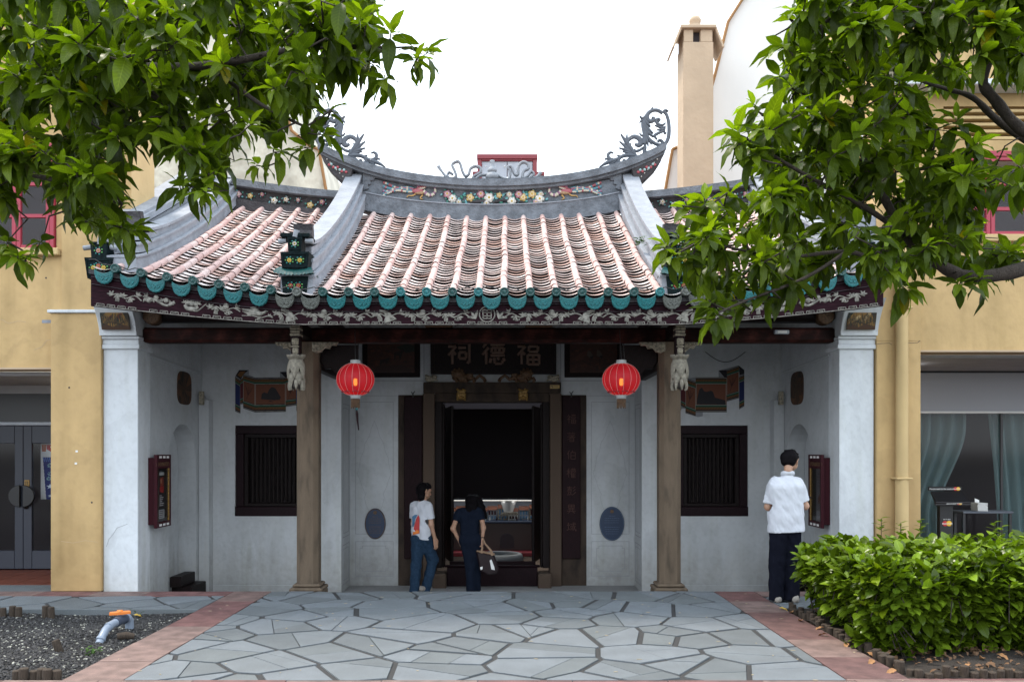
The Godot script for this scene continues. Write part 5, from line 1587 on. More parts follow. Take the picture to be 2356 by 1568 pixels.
func shophouses() -> void:
	# left
	var h := thing("shophouse", "yellow shophouse with glass doors and red window left of the temple", "shophouse")
	wall_boxes(h, "pilaster", [[-5.63, -5.002, 0.0, 3.44, 0.0, -2.0]], M.yellow_plaster, 0.008)
	wall_boxes(h, "ledge", [[-5.66, -5.002, 3.442, 3.48, 0.03, -0.3]], M.pillar_white, 0.006)
	wall_boxes(h, "upper_wall", [[-5.54, -5.002, 3.482, 9.5, -0.09, -0.4]], M.yellow_plaster)
	wall_boxes(h, "front_wall", [[-12, -7.0, 2.78, 9.5, -0.12, -0.4], [-7.0, -5.62, 2.78, 4.20, -0.12, -0.4], [-7.0, -5.62, 5.58, 9.5, -0.12, -0.4], [-5.62, -5.541, 2.78, 9.5, -0.12, -0.4]], M.yellow_plaster)
	wall_boxes(h, "side_wall", [[-5.0, -4.83, 3.4, 9.5, -0.46, -1.2]], M.pale_yellow_plaster)
	wall_boxes(h, "front_pier", [[-12.0, -9.2, 0.0, 2.78, -0.12, -0.4]], M.yellow_plaster)
	wall_boxes(h, "lintel_edge", [[-9.2, -5.632, 2.755, 2.778, -0.10, -0.4]], M.tan_plaster)
	red_window(h, -6.95, -5.68, 4.26, 5.50, -0.10, 3)
	wall_boxes(h, "ceiling", [[-9.2, -5.632, 2.70, 2.75, -0.401, -2.2]], M.soffit)
	wall_boxes(h, "ceiling_strip", [[-9.2, -5.632, 2.58, 2.698, -1.98, -2.2]], M.soffit)
	wall_boxes(h, "transom", [[-9.2, -5.632, 2.165, 2.579, -2.02, -2.15]], M.black_sign)
	wall_boxes(h, "aluminium_bar", [[-9.2, -5.632, 2.115, 2.164, -1.97, -2.15]], M.grey_panel, 0.006)
	wall_boxes(h, "recess_wall", [[-9.25, -9.2, 0, 2.78, -0.4, -2.2], [-5.631, -5.5, 0, 2.78, -2.001, -2.2]], M.pale_yellow_plaster)
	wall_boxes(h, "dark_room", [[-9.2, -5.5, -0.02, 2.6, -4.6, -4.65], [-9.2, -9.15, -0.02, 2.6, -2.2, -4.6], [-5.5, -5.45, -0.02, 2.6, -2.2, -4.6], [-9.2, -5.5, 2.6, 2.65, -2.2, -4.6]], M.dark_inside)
	wall_boxes(h, "threshold", [[-9.2, -5.632, -0.5, -0.004, -0.02, -0.55]], M.granite_3)
	var floor_ := wall_boxes(h, "shop_floor", [[-9.2, -5.632, -0.5, -0.012, -0.551, -4.6]], M.terracotta)
	for i in 9:
		for j in 4:
			wall_boxes(floor_, "floor_tile", [[-9.18 + i * 0.39 + 0.004, -9.18 + (i + 1) * 0.39 - 0.004, -0.0119, -0.002, -0.56 - j * 0.36, -0.912 - j * 0.36]], M.terracotta, 0.003)
	for k in 3:
		var x0: float = [-8.0, -7.078, -6.16][k]
		var x1: float = [-7.082, -6.162, -5.64][k]
		var d := wall_boxes(h, "glass_door", [[x0, x0 + 0.125, 0.01, 2.11, -2.0, -2.05], [x1 - 0.125, x1, 0.01, 2.11, -2.0, -2.05], [x0 + 0.126, x1 - 0.126, 0.01, 0.28, -2.0, -2.05], [x0 + 0.126, x1 - 0.126, 1.85, 2.11, -2.0, -2.05]], M.door_blue, 0.006)
		wall_boxes(d, "pane", [[x0 + 0.12, x1 - 0.12, 0.27, 1.86, -2.02, -2.028]], M.glass)
		if k < 2:
			var b := B.new()
			var cx: float = (x1 - 0.02) if k == 0 else (x0 + 0.02)
			var o := PackedVector2Array()
			for q in 13: o.append(Vector2((-1 if k == 0 else 1) * 0.17 * sin(PI * q / 12.0), 0.16 * cos(PI * q / 12.0)))
			b.slab(o, 0.03, Transform3D(Basis(), Vector3(cx, 1.08, -1.97)), 0.006)
			part(d, "handle", b, M.black_sign)
			if k == 1:
				b = B.new()
				b.lathe(Vector3(cx + 0.03, 0.92, -2.0), [[0.03, 0.0], [0.03, 0.03], [0.0, 0.035]], 14, Basis(Vector3.RIGHT, PI / 2))
				part(d, "lock", b, M.black_sign)
				var s := wall_boxes(d, "push_sign", [[cx + 0.0, cx + 0.075, 1.225, 1.315, -1.99, -1.999]], M.gilt, 0.002)
				b = B.new()
				glyph(b, "push", Transform3D(Basis(), Vector3(cx + 0.0375, 1.27, -1.99)), 0.065, 0.0035, 0.002)
				part(s, "character", b, M.black_sign)
	wall_boxes(h, "bare_patch", [[-5.80, -5.64, 3.335, 3.375, -0.117, -0.121]], M.pale_coping)
	for q in [[-5.32, 1.72], [-5.33, 1.57]]: wall_boxes(h, "paint_fleck", [[q[0], q[0] + 0.028, q[1], q[1] + 0.024, 0.0035, -0.001]], M.white_paint)
	for q in [[-5.40, 2.52], [-5.75, 3.9], [-5.3, 4.1], [-5.12, 1.1]]:
		var hb := B.new()
		hb.lathe(Vector3(q[0], q[1], 0.001 if q[1] < 3.0 else -0.12), [[0.012, 0.0], [0.009, 0.003], [0.0, 0.003]], 8, Basis(Vector3.RIGHT, PI / 2))
		part(h, "drill_hole", hb, M.dark_inside)
	var ck := B.new()
	bead(ck, [Vector2(-5.9, 3.0), Vector2(-5.8, 3.04), Vector2(-5.74, 3.12), Vector2(-5.66, 3.13)], 0.004, 0.002, Transform3D(Basis(), Vector3(0, 0, -0.12)), false)
	bead(ck, [Vector2(-6.5, 3.35), Vector2(-6.3, 3.38), Vector2(-6.22, 3.33), Vector2(-6.1, 3.36), Vector2(-6.0, 3.35)], 0.004, 0.002, Transform3D(Basis(), Vector3(0, 0, -0.12)), false)
	bead(ck, [Vector2(-5.5, 0.62), Vector2(-5.35, 0.60), Vector2(-5.2, 0.63), Vector2(-5.05, 0.61)], 0.003, 0.002, Transform3D(), false)
	part(h, "crack", ck, M.tan_plaster)
	downlight(Vector3(-5.9, 2.70, -1.25), "small lit downlight in the ceiling over the left shop doors")
	var img := Image.create(80, 300, false, Image.FORMAT_RGB8)
	img.fill(Color(0.72, 0.74, 0.76))
	fill(img, v2([22, 10, 60, 10, 60, 34, 41, 50, 22, 34]), Color(0.62, 0.06, 0.09))
	for q in [[12, 20], [70, 20]]: fill(img, [Vector2(q[0] - 9, 8), Vector2(q[0] + 9, 8), Vector2(q[0] + 7, 46), Vector2(q[0] - 7, 46)], Color(0.55, 0.25, 0.08))
	fill(img, v2([34, 20, 40, 16, 40, 18, 37, 22, 40, 27, 36, 27]), Color(0.9, 0.9, 0.9))
	for q in [[46, 18], [50, 22], [44, 24], [48, 27]]: fill(img, [Vector2(q[0], q[1] - 2), Vector2(q[0] + 2, q[1]), Vector2(q[0], q[1] + 2), Vector2(q[0] - 2, q[1])], Color(0.9, 0.9, 0.9))
	fill(img, v2([8, 76, 80, 76, 80, 300, 20, 300]), Color(0.05, 0.11, 0.38))
	for k in 10: line(img, [Vector2(10 + k * 7, 76), Vector2(14 + k * 7, 100)], 2.0, Color(0.35, 0.5, 0.75))
	for q in [[36, 120, 13], [58, 150, 12], [40, 165, 16], [62, 185, 12], [30, 190, 10]]:
		for a in 9: line(img, [Vector2(q[0], q[1]) + Vector2.from_angle(a * 0.7) * q[2] * 0.4, Vector2(q[0], q[1]) + Vector2.from_angle(a * 0.7 + 0.4) * q[2]], 4.0, Color(0.45, 0.6, 0.62).darkened(0.1 * (a % 3)))
	for q in [[34, 232, 15], [64, 236, 9], [50, 262, 13], [70, 275, 9], [34, 282, 9], [66, 210, 7]]:
		var star := []
		for a in 10: star.append(Vector2(q[0], q[1]) + Vector2.from_angle(a * PI / 5.0 - 0.3) * (q[2] if a % 2 == 0 else q[2] * 0.42))
		fill(img, star, Color(0.70, 0.76, 0.82))
	var m := picture("banner_print", img, 0.8)
	var b := B.new()
	b.quad(Vector3(-6.93, 1.02, -2.2), Vector3(-6.60, 1.02, -2.2), Vector3(-6.60, 1.86, -2.2), Vector3(-6.93, 1.86, -2.2))
	tag(part(self, "banner", b, m), "blue and white printed banner with red crest behind the left shop door", "banner")
	# right
	h = thing("shophouse", "yellow shophouse with curtained shopfront and drainpipe right of the temple", "shophouse")
	wall_boxes(h, "pilaster", [[4.592, 5.14, 0.0, 3.1, 0.0, -2.2]], M.yellow_plaster, 0.008)
	wall_boxes(h, "upper_wall", [[4.592, 5.141, 3.101, 9.5, 0.0, -0.4]], M.yellow_plaster)
	wall_boxes(h, "front_wall", [[5.142, 12, 2.99, 4.34, -0.06, -0.4], [5.142, 5.45, 4.34, 9.5, -0.06, -0.4], [8.2, 12, 4.34, 9.5, -0.06, -0.4], [5.45, 8.2, 5.46, 5.60, -0.06, -0.4], [5.45, 8.2, 6.02, 9.5, -0.06, -0.4]], M.yellow_plaster)
	wall_boxes(h, "lintel_edge", [[5.142, 12, 2.965, 2.988, -0.04, -0.4]], M.tan_plaster)
	wall_boxes(h, "side_wall", [[4.41, 4.59, 3.4, 9.5, -0.46, -1.2]], M.pale_yellow_plaster)
	red_window(h, 5.5, 8.15, 4.42, 5.39, -0.06, 5)
	for k in 5: wall_boxes(h, "louvre_slat", [[5.45, 8.2, 5.605 + k * 0.085, 5.645 + k * 0.085, -0.05, -0.2]], M.pale_yellow_plaster, 0.006)
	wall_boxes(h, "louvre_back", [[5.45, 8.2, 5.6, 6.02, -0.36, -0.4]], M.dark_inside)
	wall_boxes(h, "upper_ledge", [[4.7, 12, 6.18, 6.25, 0.22, -0.06]], M.pillar_white, 0.01)
	wall_boxes(h, "ceiling", [[5.142, 12, 2.93, 2.964, -0.401, -2.4]], M.soffit)
	wall_boxes(h, "fascia", [[5.142, 12, 2.33, 2.90, -2.18, -2.3]], M.grey_fascia)
	wall_boxes(h, "fascia_line", [[5.142, 12, 2.901, 2.93, -2.2, -2.3]], M.black_sign)
	wall_boxes(h, "window_head", [[5.142, 12, 2.30, 2.329, -2.16, -2.3]], M.white_paint, 0.004)
	wall_boxes(h, "shop_floor", [[5.142, 12, -0.5, -0.012, -0.02, -5.0], [4.592, 5.141, -0.5, -0.012, -0.02, -5.0]], M.terracotta)
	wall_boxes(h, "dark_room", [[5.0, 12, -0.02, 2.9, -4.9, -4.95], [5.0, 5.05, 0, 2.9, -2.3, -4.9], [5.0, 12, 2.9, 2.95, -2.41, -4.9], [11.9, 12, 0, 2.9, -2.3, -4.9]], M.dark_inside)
	var glass := wall_boxes(h, "shop_window", [[5.142, 9.6, 0.0, 2.30, -2.225, -2.235]], M.glass)
	wall_boxes(glass, "mullion", [[7.38, 7.42, 0.0, 2.299, -2.2, -2.224]], M.dark_metal, 0.004)
	var pb := B.new()
	pb.tube([Vector3(4.86, 0.0, 0.10), Vector3(4.86, 1.38, 0.10), Vector3(4.86, 1.40, 0.10)], [0.078, 0.078, 0.078], 16)
	pb.tube([Vector3(4.86, 1.41, 0.10), Vector3(4.86, 6.1, 0.10)], [0.072, 0.072], 16)
	var pipe := part(h, "drainpipe", pb, M.pale_yellow_plaster)
	for y in [1.40, 3.48, 5.2]:
		wall_boxes(pipe, "pipe_clamp", [[4.76, 4.96, y - 0.012, y + 0.012, 0.002, 0.185]], M.pale_yellow_plaster, 0.006)
	ck = B.new()
	bead(ck, [Vector2(4.6, 3.06), Vector2(4.75, 3.07), Vector2(4.78, 3.05)], 0.005, 0.002, Transform3D(), false)
	bead(ck, [Vector2(4.95, 3.07), Vector2(5.1, 3.075), Vector2(5.13, 3.10)], 0.005, 0.002, Transform3D(), false)
	part(h, "crack", ck, M.dark_render)
	downlight(Vector3(5.55, 2.93, -1.2), "small lit downlight in the ceiling over the right shop window")
	for k in 2:
		var cb := B.new()
		var rows := []
		for i in 25:
			var f := i / 24.0
			var row := PackedVector3Array()
			var a := 5.2 if k == 0 else 7.40 + 0.18 * sin(f * 1.5)
			var e := 7.12 - 0.44 * smoothstep(0.15, 0.72, f) + 0.10 * smoothstep(0.76, 1.0, f) if k == 0 else 9.4
			for j in 73:
				var g := j / 72.0
				row.append(Vector3(lerpf(a, e, g), 2.5 - 2.48 * f, -2.62 + 0.05 * sin(g * 75.0 + 1.3 * sin(g * 11.0)) + 0.015 * sin(g * 173.0 + f * 3.0)))
			rows.append(row)
		cb.grid(rows)
		tag(part(self, "curtain", cb, M.teal_curtain), ["teal-grey curtain drawn back to the left inside the right shop window", "teal-grey curtain hanging straight at the right of the shop window"][k], "curtain")
	reception()

func words(parent: Node, called: String, txt: String, at: Transform3D, h: float, m: Material, bold := false) -> void:
	var t := TextMesh.new()
	var f := SystemFont.new()
	f.font_names = PackedStringArray(["Droid Sans"])
	if bold: f.font_weight = 700
	t.font = f
	t.text = txt; t.font_size = 64; t.pixel_size = h / 46.0; t.depth = 0.002; t.curve_step = 2.0
	part(parent, called, t, m, at)

func card_logo(parent: Node, at: Transform3D, r: float) -> void:
	var b := B.new()
	var lg := wall_boxes(parent, "logo", [], M.logo_red) if false else null
	b.lathe(at * Vector3(-r * 0.72, 0, 0), [[r, 0.0], [r, 0.002], [0.0, 0.002]], 24, at.basis * Basis(Vector3.RIGHT, PI / 2))
	lg = part(parent, "logo_disc", b, M.logo_red)
	b = B.new()
	b.lathe(at * Vector3(r * 0.72, 0, 0.0), [[r, 0.0], [r, 0.0035], [0.0, 0.0035]], 24, at.basis * Basis(Vector3.RIGHT, PI / 2))
	part(parent, "logo_disc", b, M.logo_yellow)
	words(parent, "lettering", "MasterCard", at * Transform3D(Basis(), Vector3(0, -r * 0.05, 0.0045)), r * 0.5, M.white_paint, true)

func reception() -> void:
	var t := thing("reception_stand", "black reception stand with tilted top and card logos behind the hedge", "stand", Vector3(5.955, 0, -1.0))
	wall_boxes(t, "post", [[-0.092, 0.092, 0.03, 1.03, 0.02, -0.06]], M.black_sign, 0.006)
	wall_boxes(t, "base_plate", [[-0.25, 0.25, -0.012, 0.029, 0.2, -0.25]], M.black_sign, 0.008)
	var tilt := Transform3D(Basis(Vector3.RIGHT, -0.95), Vector3(0, 1.105, 0.09))
	var b := B.new()
	b.slab(PackedVector2Array(v2([-0.235, -0.12, 0.235, -0.12, 0.205, 0.12, -0.205, 0.12])), 0.025, tilt, 0.004)
	var top := part(t, "tilted_top", b, M.black_sign)
	wall_boxes(t, "back_strip", [[-0.228, 0.228, 1.195, 1.258, -0.01, -0.035]], M.black_sign, 0.01)
	wall_boxes(t, "front_strip", [[-0.235, 0.235, 1.015, 1.062, 0.19, 0.165]], M.black_sign, 0.004)
	words(t, "lettering", "Please wait to be seated", Transform3D(Basis(), Vector3(-0.055, 1.224, -0.008)), 0.0215, M.white_paint)
	card_logo(t, Transform3D(Basis(), Vector3(0.155, 1.226, -0.0095)), 0.025)
	words(t, "lettering", "We Prefer", Transform3D(Basis(), Vector3(-0.02, 1.038, 0.192)), 0.022, M.white_paint)
	card_logo(t, Transform3D(Basis(), Vector3(0.085, 1.04, 0.1905)), 0.018)
	words(t, "lettering", "We Prefer", Transform3D(Basis(), Vector3(0.005, 0.815, 0.022)), 0.016, M.white_paint)
	card_logo(t, Transform3D(Basis(), Vector3(0.008, 0.76, 0.0205)), 0.036)
	t = thing("side_table", "narrow grey shelf table beside the black reception stand", "table", Vector3(6.86, 0, -1.75))
	wall_boxes(t, "table_top", [[-0.36, 0.36, 0.85, 0.882, 0.16, -0.16]], M.slate_carving, 0.006)
	for q in [[-0.33, 0.12], [0.33, 0.12], [-0.33, -0.12], [0.33, -0.12]]: wall_boxes(t, "leg", [[q[0] - 0.018, q[0] + 0.018, -0.012, 0.849, q[1] - 0.018, q[1] + 0.018]], M.dark_metal)
	for k in 7:
		var mb := B.new()
		mb.obox(Transform3D(Basis(Vector3.UP, rng.randf_range(-0.06, 0.06)), Vector3(6.80 + rng.randf_range(-0.004, 0.004), 0.891 + k * 0.0165, -1.72)), Vector3(0.142, 0.012, 0.2), 0.002)
		tag(part(self, "menu", mb, M.white_paint), ["undermost pale menu of the stack on the shelf table", "second menu from the bottom of the stack on the shelf table", "third menu from the bottom of the stack on the shelf table", "middle menu of the stack on the shelf table", "third menu from the top of the stack on the shelf table", "second menu from the top of the stack on the shelf table", "topmost menu of the stack on the shelf table"][k], "menu", "menus stacked on the shelf table")
	var cb := B.new()
	cb.slab(PackedVector2Array(v2([-0.05, 0.0, 0.02, 0.0, 0.02, 0.03, -0.055, 0.06])), 0.004, Transform3D(Basis(Vector3.UP, 0.2), Vector3(6.77, 1.0035, -1.70)))
	tag(part(self, "card", cb, M.white_paint), "white folded card standing on the stack of menus", "card")

func background() -> void:
	for s in [-1.0, 1.0]:
		var d := 18.5
		var c := 1163.0 + AX * 2000.0 / d
		var pts := [[-389.0, 470], [-390, 440], [-407, 343], [-428, 335], [-470, 300], [-507, 165], [-535, 50], [-570, -5], [-640, -90], [-880, -210], [-1200, -120], [-1250, 60], [-1260, 470]]
		var o := PackedVector2Array()
		for q in pts:
			var p := px(c + s * -q[0], q[1], d)
			o.append(Vector2(p.x, p.y))
		o[0].y = 0.0; o[12].y = 0.0
		var b := B.new()
		b.slab(o, 5.0, Transform3D(Basis(), Vector3(0, 0, 10.75 - d - 5.0)))
		var h := thing("house", ["cream stepped gable house behind the left tree and roof", "white stepped gable house rising behind the chimney"][0 if s < 0 else 1], "house")
		part(h, "gable_wall", b, M.cream_plaster if s < 0 else M.white_gable)
		b = B.new()
		for i in range(1, 11):
			var p := px(c + s * -pts[i][0], pts[i][1], d - 0.06)
			var q := px(c + s * -pts[i + 1][0], pts[i + 1][1], d - 0.06)
			b.rod(p, q, 0.035, 6)
		part(h, "brown_coping", b, M.brown_edge)
	# chimney
	var t := thing("chimney", "tall tan square chimney with hooded cap and ball on top", "chimney", Vector3(3.885, 0, -7.05))
	wall_boxes(t, "shaft", [[-0.305, 0.305, 0.0, 9.98, 0.3, -0.3]], M.tan_plaster, 0.01)
	wall_boxes(t, "cap", [[-0.36, 0.36, 10.24, 10.31, 0.36, -0.36], [-0.29, -0.1, 9.981, 10.239, 0.29, -0.29], [0.05, 0.29, 9.981, 10.239, 0.29, -0.29]], M.tan_plaster, 0.01)
	wall_boxes(t, "flue", [[-0.099, 0.049, 9.981, 10.239, 0.15, -0.28]], M.dark_inside)
	var b := B.new()
	for e in [-1.0, 1.0]:
		b = B.new()
		b.obox(Transform3D(Basis(Vector3(0, 0, 1), e * -1.2), Vector3(e * 0.42, 10.08, 0.0)), Vector3(0.46, 0.04, 0.66), 0.006)
		part(t, "hood", b, M.tan_plaster)
	b = B.new()
	b.lathe(Vector3(0, 10.31, 0), [[0.13, 0.0], [0.13, 0.12], [0.09, 0.15], [0.12, 0.20], [0.125, 0.25], [0.09, 0.31], [0.0, 0.345]], 16)
	part(t, "ball", b, M.tan_plaster)
	# lift housing behind the ridge
	t = thing("rooftop_housing", "red framed rooftop housing with grey panels behind the temple ridge", "housing", Vector3(0.04, 0, -9.9))
	wall_boxes(t, "shaft", [[-0.70, 0.70, 0.0, 7.4, 0.25, -0.9]], M.grey_panel)
	wall_boxes(t, "frame", [[-0.71, 0.71, 8.58, 8.69, 0.33, -0.95], [-0.70, -0.60, 7.401, 8.579, 0.3, -0.9], [0.60, 0.70, 7.401, 8.579, 0.3, -0.9], [-0.599, 0.599, 8.54, 8.579, 0.3, -0.9]], M.maroon_paint, 0.008)
	for e in [[-0.597, -0.008], [0.008, 0.597]]: wall_boxes(t, "grey_panel", [[e[0], e[1], 7.401, 8.538, 0.26, 0.2]], M.grey_panel, 0.006)
	wall_boxes(t, "side_box", [[-0.82, -0.705, 7.9, 8.36, 0.1, -0.5]], M.maroon_paint, 0.008)
	wall_boxes(t, "side_box", [[0.705, 0.85, 7.401, 8.26, 0.1, -0.5]], M.grey_panel, 0.008)
	wall_boxes(t, "side_cap", [[0.702, 0.88, 8.262, 8.34, 0.14, -0.52]], M.maroon_paint, 0.008)
	for e in [-0.5, -0.06, 0.06, 0.5]:
		b = B.new()
		b.lathe(Vector3(e, 8.42, 0.26), [[0.018, 0.0], [0.016, 0.01], [0.0, 0.012]], 8, Basis(Vector3.RIGHT, PI / 2))
		part(t, "bolt", b, M.steel)

# ---- brush-written characters, as strokes on a grid of ten
const INK := {
	"fu": "2,0.5 2.6,1.5;1,2.5 4,2.5 1,6;2.6,4.5 2.6,9.5;2.8,4.5 4,5.8;5,1 9.5,1;5.5,2.5 9,2.5 9,4.5 5.5,4.5 5.5,2.5;5,5.8 9.5,5.8 9.5,9.5 5,9.5 5,5.8;7.2,5.8 7.2,9.5;5,7.6 9.5,7.6",
	"ci": "2,0.5 2.6,1.5;1,2.5 4,2.5 1,6;2.6,4.5 2.6,9.5;2.8,4.5 4,5.8;4.8,1.2 9.3,1.2 9.3,9 8.3,8.5;5,3 8,3;5.3,4.8 8,4.8 8,7.2 5.3,7.2 5.3,4.8",
	"de": "3,0.5 1,3;3.2,3 0.8,5.8;2.3,4.8 2.3,9.5;4,1.8 9.6,1.8;6.8,0.5 6.8,3;4.5,3 9.2,3 9.2,5 4.5,5 4.5,3;6,3 6,5;7.6,3 7.6,5;4,6 9.6,6;4.2,7.2 3.8,9;5.5,7 5.8,9.2 8.5,9.2 8.8,8;7,6.8 7.4,7.8;9,7 9.7,8.2",
	"zhu": "1,1.5 9,1.5;3.5,0.3 3.5,2.5;6.5,0.3 6.5,2.5;2,3.5 7.5,3.5;5,2.7 5,5;0.8,5 9.2,5;8.5,2.8 1,8;3.5,6 7.5,6 7.5,9.7 3.5,9.7 3.5,6;3.5,7.8 7.5,7.8",
	"bo": "3,0.5 0.8,4.5;2.2,3 2.2,9.5;6.5,0.5 5.5,2.3;4.5,2.5 9,2.5 9,9.3 4.5,9.3 4.5,2.5;4.5,5.8 9,5.8",
	"quan": "0.5,3 4,3;2.3,0.5 2.3,9.5;2.2,3.5 0.5,7;2.4,4 3.8,5.5;4.5,1.2 9.5,1.2;6,0.3 6,2;8,0.3 8,2;4.8,2.5 6.5,2.5 6.5,4 4.8,4 4.8,2.5;7.5,2.5 9.3,2.5 9.3,4 7.5,4 7.5,2.5;5.5,4.5 4.3,6.5;5.2,5.8 5.2,9.7;5.2,5.8 9.5,5.8;5.2,7 9.2,7;5.2,8.3 9.2,8.3;5.2,9.6 9.6,9.6;7.3,5 7.3,9.6",
	"peng": "0.8,1.5 5.8,1.5;3.3,0.3 3.3,2.8;1.2,2.9 5.4,2.9;1.5,4 5,4 5,6 1.5,6 1.5,4;2,6.7 2.4,8.2;4.5,6.7 4,8.2;0.6,9 6,8.6;9,0.5 6.5,2.8;9.2,3.3 6.5,5.6;9.5,6.2 6,9.6",
	"yi": "2,0.8 8,0.8 8,4 2,4 2,0.8;5,0.8 5,4;2,2.4 8,2.4;1.8,5.3 8.2,5.3;3.6,4.4 3.6,7;6.4,4.4 6.4,7;0.6,7.2 9.4,7.2;3.6,7.8 1.5,9.6;6.4,7.8 8.8,9.6",
	"yu": "0.5,3.2 3.6,3.2;2,0.8 2,7.8;0.4,8.4 3.8,7;4,2.6 9.6,2.4;4.5,4.2 6.3,4.2 6.3,6.2 4.5,6.2 4.5,4.2;4,8 6.8,7.2;7,0.5 7.6,5 9.6,9.5 9.8,7.6;9,4 6.5,9;8.4,0.8 9.2,1.6",
	"push": "0.5,2.8 4,2.4;2.3,0.5 2.3,9.2 1.3,8.5;0.5,6.5 4,5.2;6,0.5 4.6,4;5.6,2.8 5.6,9.7;7.5,0.6 8,2;5.6,2.9 9.5,2.9;5.6,5.1 9.2,5.1;5.6,7.3 9.2,7.3;5.6,9.5 9.6,9.5",
}
func glyph(b: B, which: String, xf: Transform3D, size: float, w: float, thick: float) -> void:
	for st in INK[which].split(";"):
		var pts := []
		for q in st.split(" "):
			var c: PackedStringArray = q.split(",")
			pts.append(Vector2(float(c[0]) - 5.0, 5.0 - float(c[1])) * size / 10.0)
		for i in pts.size() - 1: b.stroke([pts[i], pts[i + 1]], [w, w * 0.8], thick, xf, 1, 6)

func hung_things() -> void:
	# red silk lanterns
	for s in [-1.0, 1.0]:
		var t := thing("lantern", "red round lit lantern with long tassel hanging left of the temple door" if s < 0 else "red round lit lantern with short tassel hanging right of the temple door", "lantern", Vector3(AX + s * 1.63, 2.61, 0.1), "red lanterns under the porch beam")
		var b := B.new()
		var n := 16
		var rows := []
		for i in 15:
			var f := lerpf(-1.22, 1.22, i / 14.0)
			var ring := PackedVector3Array()
			for k in n * 4 + 1:
				var a := TAU * (k % (n * 4)) / (n * 4)
				var puff := 1.0 - 0.025 * absf(cos(a * n / 2.0))
				ring.append(Vector3(cos(a) * cos(f) * 0.232 * puff, sin(f) * 0.205, sin(a) * cos(f) * 0.232 * puff))
			rows.append(ring)
		b.grid(rows)
		var m := StandardMaterial3D.new()
		m.resource_name = "lantern_silk"; m.albedo_color = Color(0.36, 0.022, 0.042).linear_to_srgb(); m.roughness = 0.55
		m.backlight_enabled = true; m.backlight = Color(0.9, 0.1, 0.1)
		m.transparency = BaseMaterial3D.TRANSPARENCY_ALPHA; m.albedo_color.a = 0.86
		part(t, "silk_shade", b, m)
		b = B.new()
		for k in n:
			var a := TAU * k / n
			var path := []
			for i in 13:
				var f := lerpf(-1.22, 1.22, i / 12.0)
				path.append(Vector3(cos(a) * cos(f) * 0.234, sin(f) * 0.207, sin(a) * cos(f) * 0.234))
			b.tube(path, [0.0018], 5)
		part(t, "ribs", b, M.rib_wire).set_meta("kind", "stuff")
		b = B.new()
		b.lathe(Vector3(0, 0.19, 0), [[0.085, 0.0], [0.085, 0.008], [0.062, 0.012], [0.062, 0.045], [0.05, 0.05], [0.0, 0.05]], 18)
		part(t, "top_collar", b, M.steel)
		b = B.new()
		b.lathe(Vector3(0, -0.235, 0), [[0.0, 0.0], [0.06, 0.0], [0.062, 0.035], [0.085, 0.045]], 18)
		part(t, "bottom_collar", b, M.steel)
		b = B.new()
		for k in 9:   # dark cloud pattern round the foot
			var a := TAU * k / 9.0
			var e := Vector3(cos(a), 0, sin(a))
			for q in [-0.3, 0.0, 0.3]:
				var a2: float = a + q * 0.6
				b.blob(Vector3(cos(a2) * 0.158, -0.155 + 0.012 * cos(q * 5.0), sin(a2) * 0.158), Vector3(0.016, 0.008, 0.016), Basis(), 6, 4)
		part(t, "cloud_trim", b, M.maroon_paint)
		b = B.new()
		for k in 26:
			var a := TAU * k / 26.0
			b.rod(Vector3(cos(a) * 0.048, -0.235, sin(a) * 0.048), Vector3(cos(a) * 0.052, -0.335 - 0.01 * (k % 3), sin(a) * 0.052), 0.007, 4, 0.004)
		part(t, "fringe", b, M.dull_gilt)
		if s < 0:
			b = B.new()
			b.blob(Vector3(0.02, -0.36, 0.03), Vector3(0.017, 0.017, 0.017))
			part(t, "bead", b, M.teal_glaze)
			b = B.new()
			b.tube([Vector3(0.02, -0.37, 0.03), Vector3(0.025, -0.42, 0.03), Vector3(0.03, -0.5, 0.03), Vector3(0.045, -0.62, 0.03)], [0.008, 0.016, 0.013, 0.007], 7)
			part(t, "tassel", b, M.couplet_wood)
		b = B.new()
		b.rod(Vector3(0, 0.24, 0), Vector3(-0.015, 0.62, -0.05), 0.005, 5)
		b.rod(Vector3(0.04, 0.24, 0), Vector3(0.03, 0.45, -0.03), 0.004, 5)
		part(t, "cord", b, M.dark_metal)
		b = B.new()
		b.lathe(Vector3(0, -0.075, 0), [[0.0, 0.0], [0.02, 0.003], [0.024, 0.03], [0.022, 0.085], [0.0, 0.09]], 12)
		var lit := StandardMaterial3D.new()
		lit.resource_name = "lantern_bulb"; lit.emission_enabled = true; lit.emission = Color(1.0, 0.62, 0.22); lit.emission_energy_multiplier = 2.5
		part(t, "bulb", b, lit)
		var l := OmniLight3D.new()
		l.name = "lantern_light"; l.light_color = Color(1.0, 0.6, 0.3); l.light_energy = 0.004; l.light_size = 0.02; l.position = Vector3(0, -0.03, 0); l.omni_range = 8.0; l.omni_attenuation = 2.0; l.shadow_enabled = true
		t.add_child(l)
	# name board over the door
	var t := thing("name_board", "dark carved name board with three gilt characters above the temple door", "sign", Vector3(AX + 0.02, 2.95, -2.97))
	var tilt := Basis(Vector3.RIGHT, 0.12)
	var b := B.new()
	b.obox(Transform3D(tilt, tilt * Vector3(0, 0.29, 0)), Vector3(1.98, 0.58, 0.05), 0.008)
	part(t, "board", b, M.black_wood)
	b = B.new()
	for q in [[0.29, 0.29, 0, 0], [0.0, 0.0, 0, 0]]: pass
	bead(b, [Vector2(-0.95, 0.04), Vector2(0.95, 0.04), Vector2(0.95, 0.56), Vector2(-0.95, 0.56)], 0.05, 0.02, Transform3D(tilt, tilt * Vector3(0, 0, 0.025)))
